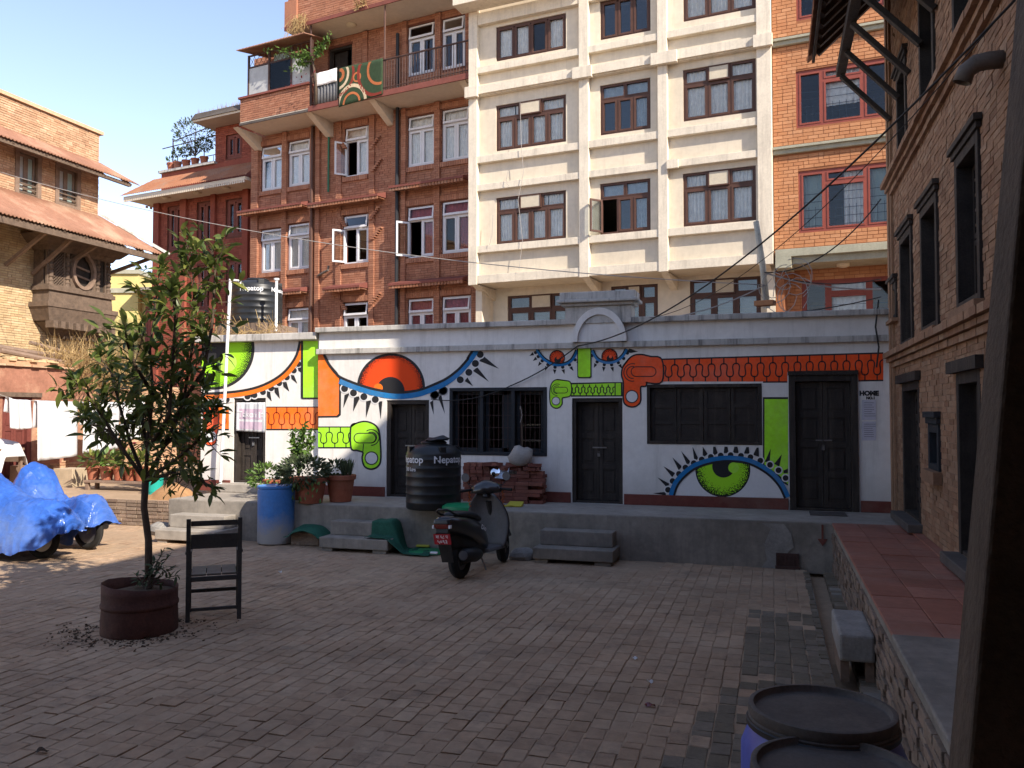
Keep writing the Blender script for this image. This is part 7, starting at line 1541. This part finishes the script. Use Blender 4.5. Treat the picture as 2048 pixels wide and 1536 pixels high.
gtk = onZ(925, 1022, PZ + .006); q = MB(); q.lathe(gtk + Vector((.0, .02, .0)), [(.3, 0), (.34, .03), (.33, .07), (.25, .105), (.001, .115)], 32); q.v = [gtk + Vector(((v.x - gtk.x) * .95, (v.y - gtk.y) * .6, v.z - gtk.z)) for v in q.v]; tag(q.build('green_basin', 'greenplastic', base=gtk, smooth=True), 'upturned green plastic basin behind the scooter seat', 'basin')
# green tarps, lids and a tub on the ground
def drape(name, label, pts_fn, nu, nv, base, m='greentarp'):
    q = MB(); q.grid(pts_fn, nu, nv); return tag(q.build(name, m, base=base, smooth='all', solid=.006), label, 'tarp')
s1 = onY(745, 1040, PF - .27); s2 = onY(850, 1040, PF - .27)
def g1(a, c):
    x = s1.x + (s2.x - s1.x) * a; k = min(1, max(0, (x - (sx1 - .06)) / .14)); k = k * k * (3 - 2 * k)
    if c < .35: t = c / .35; y, z = PF - .02 - .26 * t, .412 + .03 * sin(a * 4) * sin(t * 3)
    elif c < .6: t = (c - .35) / .25; y, z = PF - .285 - .02 * t, .41 - .19 * t
    else: t = (c - .6) / .4; y, z = PF - .305 - .22 * t, .212
    z = z * (1 - k) + .014 * k; y -= .06 * k * c
    return (x + .2 * k * c, y + .012 * mn.noise((a * 7, c * 7, 0)), max(.014, z + .012 + .022 * mn.noise((a * 6, c * 5, 4))))
drape('green_tarp', 'dark green tarp spilling off the right half of the steps', g1, 30, 34, (s2.x, PF - .4, 0))
bk = onZ(622, 1090, 0); slab_at(618, 1088, 0, .45, .3, .2, .1, 'cement_block', 'low cement block beside the blue drum, mostly under green cloth', 'block', 'rubble')
drape('green_cloth', 'green cloth hump draped over the cement block by the blue drum', lambda a, c: (bk.x - .33 + .66 * a, bk.y - .25 + .5 * c, max(.14, .245 + .06 * sin(a * pi) - .11 * (abs(a - .5) * 2) ** 3 - .07 * (abs(c - .5) * 2) ** 3 + .02 * mn.noise((a * 5, c * 5, 7)))), 24, 18, bk)
c = onZ(858, 1104, 0); q = MB(); q.lathe(c, [(.30, 0), (.31, .012), (.29, .03), (.1, .04), (.001, .042)], 36); tag(q.build('green_platter', 'greenplastic', base=c, smooth=True), 'flat round green plastic platter lying on the ground before the steps', 'platter')
slab_at(846, 1094, .044, .2, .08, .03, .2, 'yellow_packet', 'crumpled yellow packet on the flat green platter', 'packet', 'yellowplastic'); slab_at(868, 1108, .03, .11, .05, .03, .1, 'white_packet', 'small white packet on the flat green platter', 'packet', 'whitepaint')
c = onZ(884, 1096, 0); q = MB(); q.obox(c + Vector((0, .2, .16)), (Vector((1, 0, .1)).normalized(), Vector((0, .9, .43)), Vector((-.1, -.43, .9)).normalized()), (.13, .012, .17)); tag(q.build('leaning_slab', 'stone', base=c), 'thin stone slab leaning behind the rear wheel of the scooter', 'slab')
c = onZ(1018, 1100, 0) + Vector((0, .1, 0)); ax = Vector((-.35, -.75, .55)).normalized(); q = MB(); q.lathe(c + Vector((.02, .05, .19)), [(.001, -.05), (.13, -.05), (.145, .03), (.16, .05), (.15, .052), (.135, .03), (.12, -.035), (.001, -.035)], 32, axis=ax); tag(q.build('green_tub', 'greenplastic', base=c, smooth=True), 'green plastic tub tipped on its side beside the front wheel of the scooter', 'tub')
rl_ = onZ(592, 1082, 0); q = MB(); q.lathe(rl_ + Vector((-.02, .1, .25)), [(.20, -.01), (.21, 0), (.20, .01)], 28, axis=(.3, -.9, .1)); tag(q.build('rusty_disc', 'rustdrum', base=rl_, smooth=True), 'rusty round metal disc leaning behind the blue drum', 'disc')
# ================================================================== washing line and the far left corner
lp = [onX(x, y, -14.6) for x, y in ((-40, 775), (30, 800), (110, 803), (200, 806), (290, 803))]
lp = [Vector((-14.6, p.y, p.z)) for p in lp]
q = MB(); q.tube(lp, .008, 5); tag(q.build('washing_line', 'wirepale', base=lp[2]), 'thin washing line strung in front of the red plastered shed', 'line')
def lin(y):
    for a, c in zip(lp, lp[1:]):
        if a.y <= y <= c.y: return a.z + (c.z - a.z) * (y - a.y) / (c.y - a.y)
    return lp[-1].z
for i, (x0, x1, yb, lb) in enumerate(((14, 58, 856, 'small white towel hanging askew on the washing line before the maroon door'), (70, 152, 916, 'largest white bed sheet on the washing line'), (164, 236, 902, 'white sheet on the washing line half hidden by the citrus tree'), (238, 285, 880, 'last white sheet on the washing line, behind the citrus crown'))):
    a, c = onX(x0, 830, -14.6), onX(x1, 830, -14.6); zb_ = onX((x0 + x1) / 2, yb, -14.6).z
    def sh2(u, v, a=a, c=c, zb_=zb_, i=i):
        y = a.y + (c.y - a.y) * u; zt = lin(y)
        if v < .3: t = v / .3; z = zt - .012 + (-(.45 * (zt - zb_)) * (1 - t)); xo = -.05 - .02 * (1 - t)
        elif v < .34: z = zt + .014; xo = -.05 + .1 * (v - .3) / .04
        else: t = (v - .34) / .66; z = zt - .0 - (zt - zb_) * t - .03 * sin(u * 3 + i) * t; xo = .05 + .035 * sin(u * 7 + i * 2) * t
        return (-14.6 + xo + .01 * sin(u * 23 + i), y + (.05 * (v - .4) if i == 0 else 0), z)
    q = MB(); q.grid(sh2, 24, 26); tag(q.build('hanging_sheet', 'sheet', base=(-14.6, (a.y + c.y) / 2, zb_), smooth='all', solid=.004), lb, 'sheet', 'white laundry on the line')
# bench with pots
B0, B1 = onY(166, 990, 13.6), onY(292, 985, 13.6); bx0, bx1 = B0.x, B1.x; bt = onY(225, 962, 13.6).z
bench = thing('plant_bench', 'rough brown wooden bench carrying a row of flower pots', 'bench', ((bx0 + bx1) / 2, 13.75, .45)); q = MB(); q.box(bx0, bx1, 13.6, 13.95, bt - .05, bt); q.build('top', 'strut', bench, bevel=.006)
for x in (bx0 + .03, bx1 - .12):
    for y in (13.62, 13.87): q = MB(); q.box(x, x + .07, y, y + .06, .45, bt - .051); q.build('leg', 'strut', bench)
LB2 = leaf_mesh('leaf', .22, .08)
for i, x in enumerate((187, 214, 240, 262, 283)):
    p = onY(x, 955, 13.76); c = Vector((p.x, 13.76, bt + .002)); o = thing('bench_flower_pot', ['leftmost terracotta pot on the bench, with a dark leafy plant', 'terracotta pot on the bench with broad pale striped leaves', 'terracotta pot in the middle of the bench with arching leaves', 'terracotta pot on the bench with a small red flower', 'terracotta pot at the end of the bench behind the tree trunk'][i] if i else 'terracotta pot at the bench end nearest the covered motorcycles', 'potted plant', c)
    pot_mesh(c, .135, .27, o, 'pot'); foliage(o, bush_spots(c + Vector((0, 0, .38)), .2, .16, 60, .4, .5, .9), LB2, 'leaf' if i != 1 else 'leafbright', 'leaves')
    if i == 3: q = MB(); q.lathe(c + Vector((.15, -.1, .75)), [(.001, -.03), (.05, 0), (.001, .03)], 8); q.build('red_flower', 'red_tail', o)
c = Vector((onY(310, 1000, 13.3).x, 13.3, .45)); o, _ = lathe_thing('teal_bucket', 'teal plastic bucket standing on the brick terrace beside the bench', 'bucket', c, [(.12, 0), (.15, .28), (.16, .285), (.16, .3), (.145, .3), (.13, .05), (.001, .04)], 'teal', 28)
c = Vector((onY(365, 1000, 12.9).x, 12.75, .45)); q = MB(); q.grid(lambda a, b_: c + Vector((-.45 + .9 * a, -.35 + .5 * b_, .03 + .25 * sin(a * pi) * sin(b_ * pi) + .06 * mn.noise((a * 5, b_ * 5, 3)) - (.12 if b_ < .12 else 0))), 22, 16); tag(q.build('tan_cloth', mat('tan_cloth', (.34, .19, .09), .9, .2, 4, .2), base=c, smooth='all', solid=.006), 'crumpled tan cloth dropped at the corner of the brick terrace', 'cloth')
for i, (x, y, w_, h_, lb) in enumerate(((140, 985, .5, .38, 'worn plywood crate on the terrace behind the covered motorcycles'), (60, 975, .7, .42, 'brown wooden box beneath the pale covered table by the shed door'))):
    p = onY(x, y, 14.2); q = MB(); q.box(p.x - w_ / 2, p.x + w_ / 2, 14.0, 14.45, .45, .45 + h_); tag(q.build('crate', 'ply' if i == 0 else 'strut', base=(p.x, 14.2, .45), bevel=.01), lb, 'crate')
p = onY(0, 940, 13.4); q = MB(); q.grid(lambda a, b_: (p.x - .75 + 1.1 * a, 13.1 + .7 * b_, 1.35 + .12 * sin(a * pi) * sin(b_ * pi) - .38 * max(0, abs(b_ - .5) * 2 - .7) / .3 - .25 * max(0, a - .85) / .15), 24, 24); tag(q.build('table_cover', 'sheet', base=(p.x, 13.4, 1.), smooth='all', solid=.005), 'white cover spread over a low table beside the maroon door', 'cover')
tb = thing('low_table', 'plain wooden table hidden beneath the white cover', 'table', (p.x - .2, 13.45, .45)); q = MB(); q.box(p.x - .65, p.x + .25, 13.15, 13.75, 1.22, 1.27); q.build('top', 'strut', tb)
for dx in (-.62, .17):
    for y in (13.17, 13.68): q = MB(); q.box(p.x + dx, p.x + dx + .06, y, y + .05, .45, 1.219); q.build('leg', 'strut', tb)
vs_ = thing('climbing_vine', 'dense green climber on the low brick wall behind the bench pots', 'vine', (-12.4, 15.8, .45)); sp_ = []
for i in range(1500): x = onX(U_(290, 400), 880, -12.6); sp_.append((Vector((U_(-13.2, -11.5), U_(14.6, 16.4), U_(.5, 2.3))), rdir(1, .2), U_(.5, 1.1), U_(-1, 1)))
foliage(vs_, sp_, LB, 'leafgrey', 'leaves'); q = MB()
for i in range(8): b0 = Vector((-13 + i * .2, 15.4 + .1 * (i % 3), .44)); q.tube([b0, b0 + Vector((.1, .1, .9)), b0 + Vector((-.05, .2, 1.8))], .012, 5)
q.build('stems', 'bark', vs_, kind='stuff')
# ================================================================== pipes, pole, cables
q = MB(); a = onY(441, 968, WY - .10); c = onY(461, 558, WY - .10); e = onY(480, 562, WY + .6); q.tube([a, c], .028, 10); q.tube([c + Vector((0, 0, -.02)), e], .024, 8); q.tube([e, e + Vector((0, 0, -.1))], .024, 8); tag(q.build('water_pipe', 'pvc', base=a, smooth=True), 'long white plastic pipe rising from the pavement past the left parapet', 'pipe')
q = MB(); a = onY(552, 662, 13.35); c = onY(553, 560, 13.35); q.tube([a, c], .026, 10); q.lathe(c, [(.026, -.01), (.05, .0), (.05, .03), (.001, .035)], 12); tag(q.build('vent_stack', 'pvc', base=a, smooth=True), 'short white vent pipe standing right of the rooftop tank', 'pipe')
q = MB(); a = onY(1534, 616, 13.2); c = onY(1512, 443, 13.2); q.tube([a, a.lerp(c, .5) + Vector((.015, 0, 0)), c], [.05, .047, .042], 10); tag(q.build('bamboo_pole', 'bamboo', base=a, smooth='all'), 'pale weathered bamboo pole carrying cables on the white roof', 'pole'); pole_top = c; pole_base = a
slab_at(1530, 612, ZC1, .26, .14, .07, -.3, 'loose_brick', 'single orange brick on the parapet at the foot of the bamboo pole', 'brick', 'brickorange', .005)
def cable(P0, P1, sag, r, label, m='wire', n=24):
    pts_ = [P0.lerp(P1, i / n) + Vector((0, 0, -sag * 4 * (i / n) * (1 - i / n))) for i in range(n + 1)]; q = MB(); q.tube(pts_, r, 6); tag(q.build('cable', m, base=P0.lerp(P1, .5), smooth='all'), label, 'cable', 'cables across the courtyard')
cable(onX(2030, 0, RX - .1), onY(1155, 692, WY - .08), .45, .0095, 'thick black cable sagging from the brown brick house to the pediment')
cable(onX(1985, 50, RX - .1), onY(1300, 636, WY - .12), .42, .0045, 'thin black cable running alongside the thick one')
cable(onY(1155, 692, WY - .09), onY(1020, 772, WY - .05), .05, .010, 'black cable drooping down the wall from the pediment'); cable(onY(1020, 772, WY - .05), onY(862, 798, WY - .05), .10, .008, 'dark cable looping above the barred window')
cable(at(-20, 338, 19.), onY(1530, 570, 13.15), .45, .007, 'long thin wire crossing before the tall houses', 'wirepale')
pb = onY(1528, 545, 13.15); cable(pb, onX(1762, 578, RX - .02), .08, .012, 'pale cable from the bamboo pole to the brown brick house corner', 'wirepale'); cable(pb, onX(1762, 558, RX - .02), .12, .008, 'upper dark cable from the bamboo pole to the house corner'); cable(onY(1560, 628, 13.1), onX(1762, 594, RX - .02), .03, .009, 'low cable skimming the parapet towards the house corner'); cable(pb, onX(1762, 398, RX - .05), .30, .010, 'cable climbing from the bamboo pole to the upper cornice')
cable(onY(1530, 570, 13.15), onY(1300, 640, WY - .05), .1, .009, 'pale cable from the bamboo pole down to the white parapet', 'wirepale')
q = MB()
for i in range(9):
    c_ = pb + Vector((U_(.0, .5), U_(-.1, .1), U_(-.45, .0))); r_ = U_(.1, .28); a0 = U_(0, 6); q.tube([c_ + Vector((cos(a0 + t * .45) * r_, .05 * sin(t), sin(a0 + t * .45) * r_ * 1.2)) for t in range(10)], .006, 5)
tag(q.build('cable_tangle', 'wirepale', base=pb, kind='stuff'), 'tangle of coiled cables hanging at the bamboo pole', 'cables')
q = MB(); p0 = onY(1757, 600, WY - .06); p1 = onY(1753, 735, WY - .06); q.tube([p0, p0.lerp(p1, .4) + Vector((-.03, -.02, 0)), p0.lerp(p1, .7) + Vector((.02, -.02, 0)), p1], .012, 6); tag(q.build('hanging_cable', 'wire', base=p1), 'black cable hanging down the white wall at the house corner', 'cable')
q = MB(); p = onY(1663, 1085, PF - .06); q.tube([onZ(1655, 1128, 0.012), onY(1672, 1075, PF - .02)], .012, 6); tag(q.build('leaning_rod', 'wire', base=onZ(1655, 1128, 0)), 'thin black rod leaning in the corner by the painted arrow', 'rod')
# small litter on the paving
for i, (x, y, m, lb) in enumerate(((560, 1145, 'whitepaint', 'white paper scrap on the paving before the covered steps'), (1300, 1365, 'whitepaint', 'tiny white pebble of litter on the paving near the mossy bricks'), (1270, 1318, 'whitepaint', 'crumpled white scrap lying on the paving in mid courtyard'), (1300, 1412, 'red_tail', 'dark red wrapper on the paving beside the mossy bricks'), (85, 1503, 'bark', 'curled dead leaf on the bare paving'))):
    p = onZ(x, y, .012); s_ = .022 if i < 3 else .035; q = MB(); q.grid(lambda a, c: p + Vector(((a - .5) * 2 * s_, (c - .5) * s_, .01 + .012 * sin(a * 5 + i) * cos(c * 4))), 5, 4); tag(q.build('litter', m, base=p, solid=.002), lb, 'litter')
# ================================================================== leaning timber post and the porch the viewer stands in
P0, P1 = at(1952, 1800, 1.30), at(2142, -330, 1.30); k = (P1 - P0) / (P1.z - P0.z); Pb = P0 + k * (0.0 - P0.z); Pt = P0 + k * (3.02 - P0.z)
post = thing('timber_post', 'thick dark timber post leaning beside the walkway', 'post', Pb); q = MB(); ring = lambda p: [p + Vector(v) for v in ((-.042, -.065, 0), (.042, -.065, 0), (.042, .065, 0), (-.042, .065, 0))]
q.loft([ring(Pb), ring(Pt)]); q.build('shaft', 'postwood', post, bevel=.006); jm = P0 + k * (1.80 - P0.z); q = MB(); off = Vector((.088, .0, 0)); r2 = lambda p: [p + off + Vector(v) for v in ((-.044, -.05, 0), (.10, -.05, 0), (.10, .05, 0), (-.044, .05, 0))]
q.loft([r2(jm), r2(Pt)]); q.build('jamb', 'darkwood', post, bevel=.005)
ph = thing('porch_house', 'timber fronted house with a low upper floor over its porch', 'house', (-3, -3, 0)); q = MB(); q.box(-12, 1.55, -6, -1.6, 0, 6.6); q.build('wall', 'brickbrown', ph); q = MB(); q.box(-1.6, 1.55, -1.598, 1.48, 3.06, 3.2); q.build('upper_floor', 'darkwood', ph)
q = MB(); q.hexa([Vector(v) for v in ((-12.2, -6, 6.61), (1.6, -6, 6.61), (1.6, -1., 6.41), (-12.2, -1., 6.41), (-12.2, -6, 6.7), (1.6, -6, 6.7), (1.6, -1., 6.5), (-12.2, -1., 6.5))]); q.build('roof', 'tile', ph)

# ================================================================== greenery and wires on the tall houses
bgv = thing('balcony_creeper', 'flowering creeper growing up the corner of the red house balcony', 'creeper', RF.P(ru(632, 190, BV), BV + .05, zbal + .15)); sp_ = []
T0 = RF.P(ru(634, 190, BV), BV + .04, zbal + .14); T1 = RF.P(ru(630, 125, BV), BV + .1, rz(630, 125, BV)); q = MB(); q.tube([T0, T0.lerp(T1, .5) + Vector((.06, 0, 0)), T1], [.06, .045, .03], 8); q.build('stem', 'bark', bgv, smooth='all')
for x, y in ((528, 100), (560, 104), (590, 108), (612, 112), (640, 98), (660, 70), (655, 82), (600, 125), (580, 140)):
    e = RF.P(ru(x, y, BV + .2), BV + .2, rz(x, y, BV + .2)); q = MB(); q.tube([T1, T1.lerp(e, .5) + Vector((0, 0, .12)), e], [.02, .014, .006], 5); q.build('branch', 'bark', bgv)
    for j in range(60): p = T1.lerp(e, U_(.25, 1)) + Vector((0, 0, .12 * U_(0, 1))); sp_.append((p + rdir() * U_(0, .16), rdir(1, -.1), U_(.6, 1.1), U_(-1, 1)))
foliage(bgv, sp_, LB, 'leafbright', 'leaves'); sp_ = [(T1 + Vector((U_(-.9, .3), -.1, U_(-.9, -.3))), rdir(), U_(.5, .8), 0) for i in range(26)]; foliage(bgv, sp_, LB, 'red_tail', 'petals')
q = MB()
for i in range(70):
    p = RF.P(ru(random.gauss(603, 9), 40, BV), BV + .06, zup + .12 + U_(0, .3)); q.tube([p, p + Vector((U_(-.1, .1), -.12, U_(-.25, .0))), p + Vector((U_(-.3, .3), -.15, U_(-.7, -.05)))], .006, 3)
for i in range(70):
    p = RF.P(ru(U_(715, 735), 10, BV), BV + .06, zup + .12); q.tube([p, p + Vector((U_(-.15, .15), -.12, U_(-.2, .25)))], .006, 3)
tag(q.build('hanging_dry_grass', 'straw', base=RF.P(ru(600, 40, BV), BV, zup), kind='stuff'), 'dry grass tufts hanging from the top slab of the red house', 'grass')
for i, pts_ in enumerate(([(1040, 205), (1043, 300), (1047, 345), (1036, 400), (1045, 480), (1038, 540)], [(1016, 340), (1012, 365), (1018, 372)], [(986, 430), (984, 470), (979, 490)])):
    q = MB(); q.tube([CF.P(cu(x, y, .2), .2, cz(x, y, .2)) for x, y in pts_], .007, 5); tag(q.build('dangling_wire', 'wirepale', base=CF.P(cu(*pts_[-1], .2), .2, cz(*pts_[-1], .2))), ['long thin wire dangling down the left bay of the cream house', 'short curl of wire on the panel of the cream house left bay', 'wire stub hanging beside the lowest left bay window'][i], 'wire')
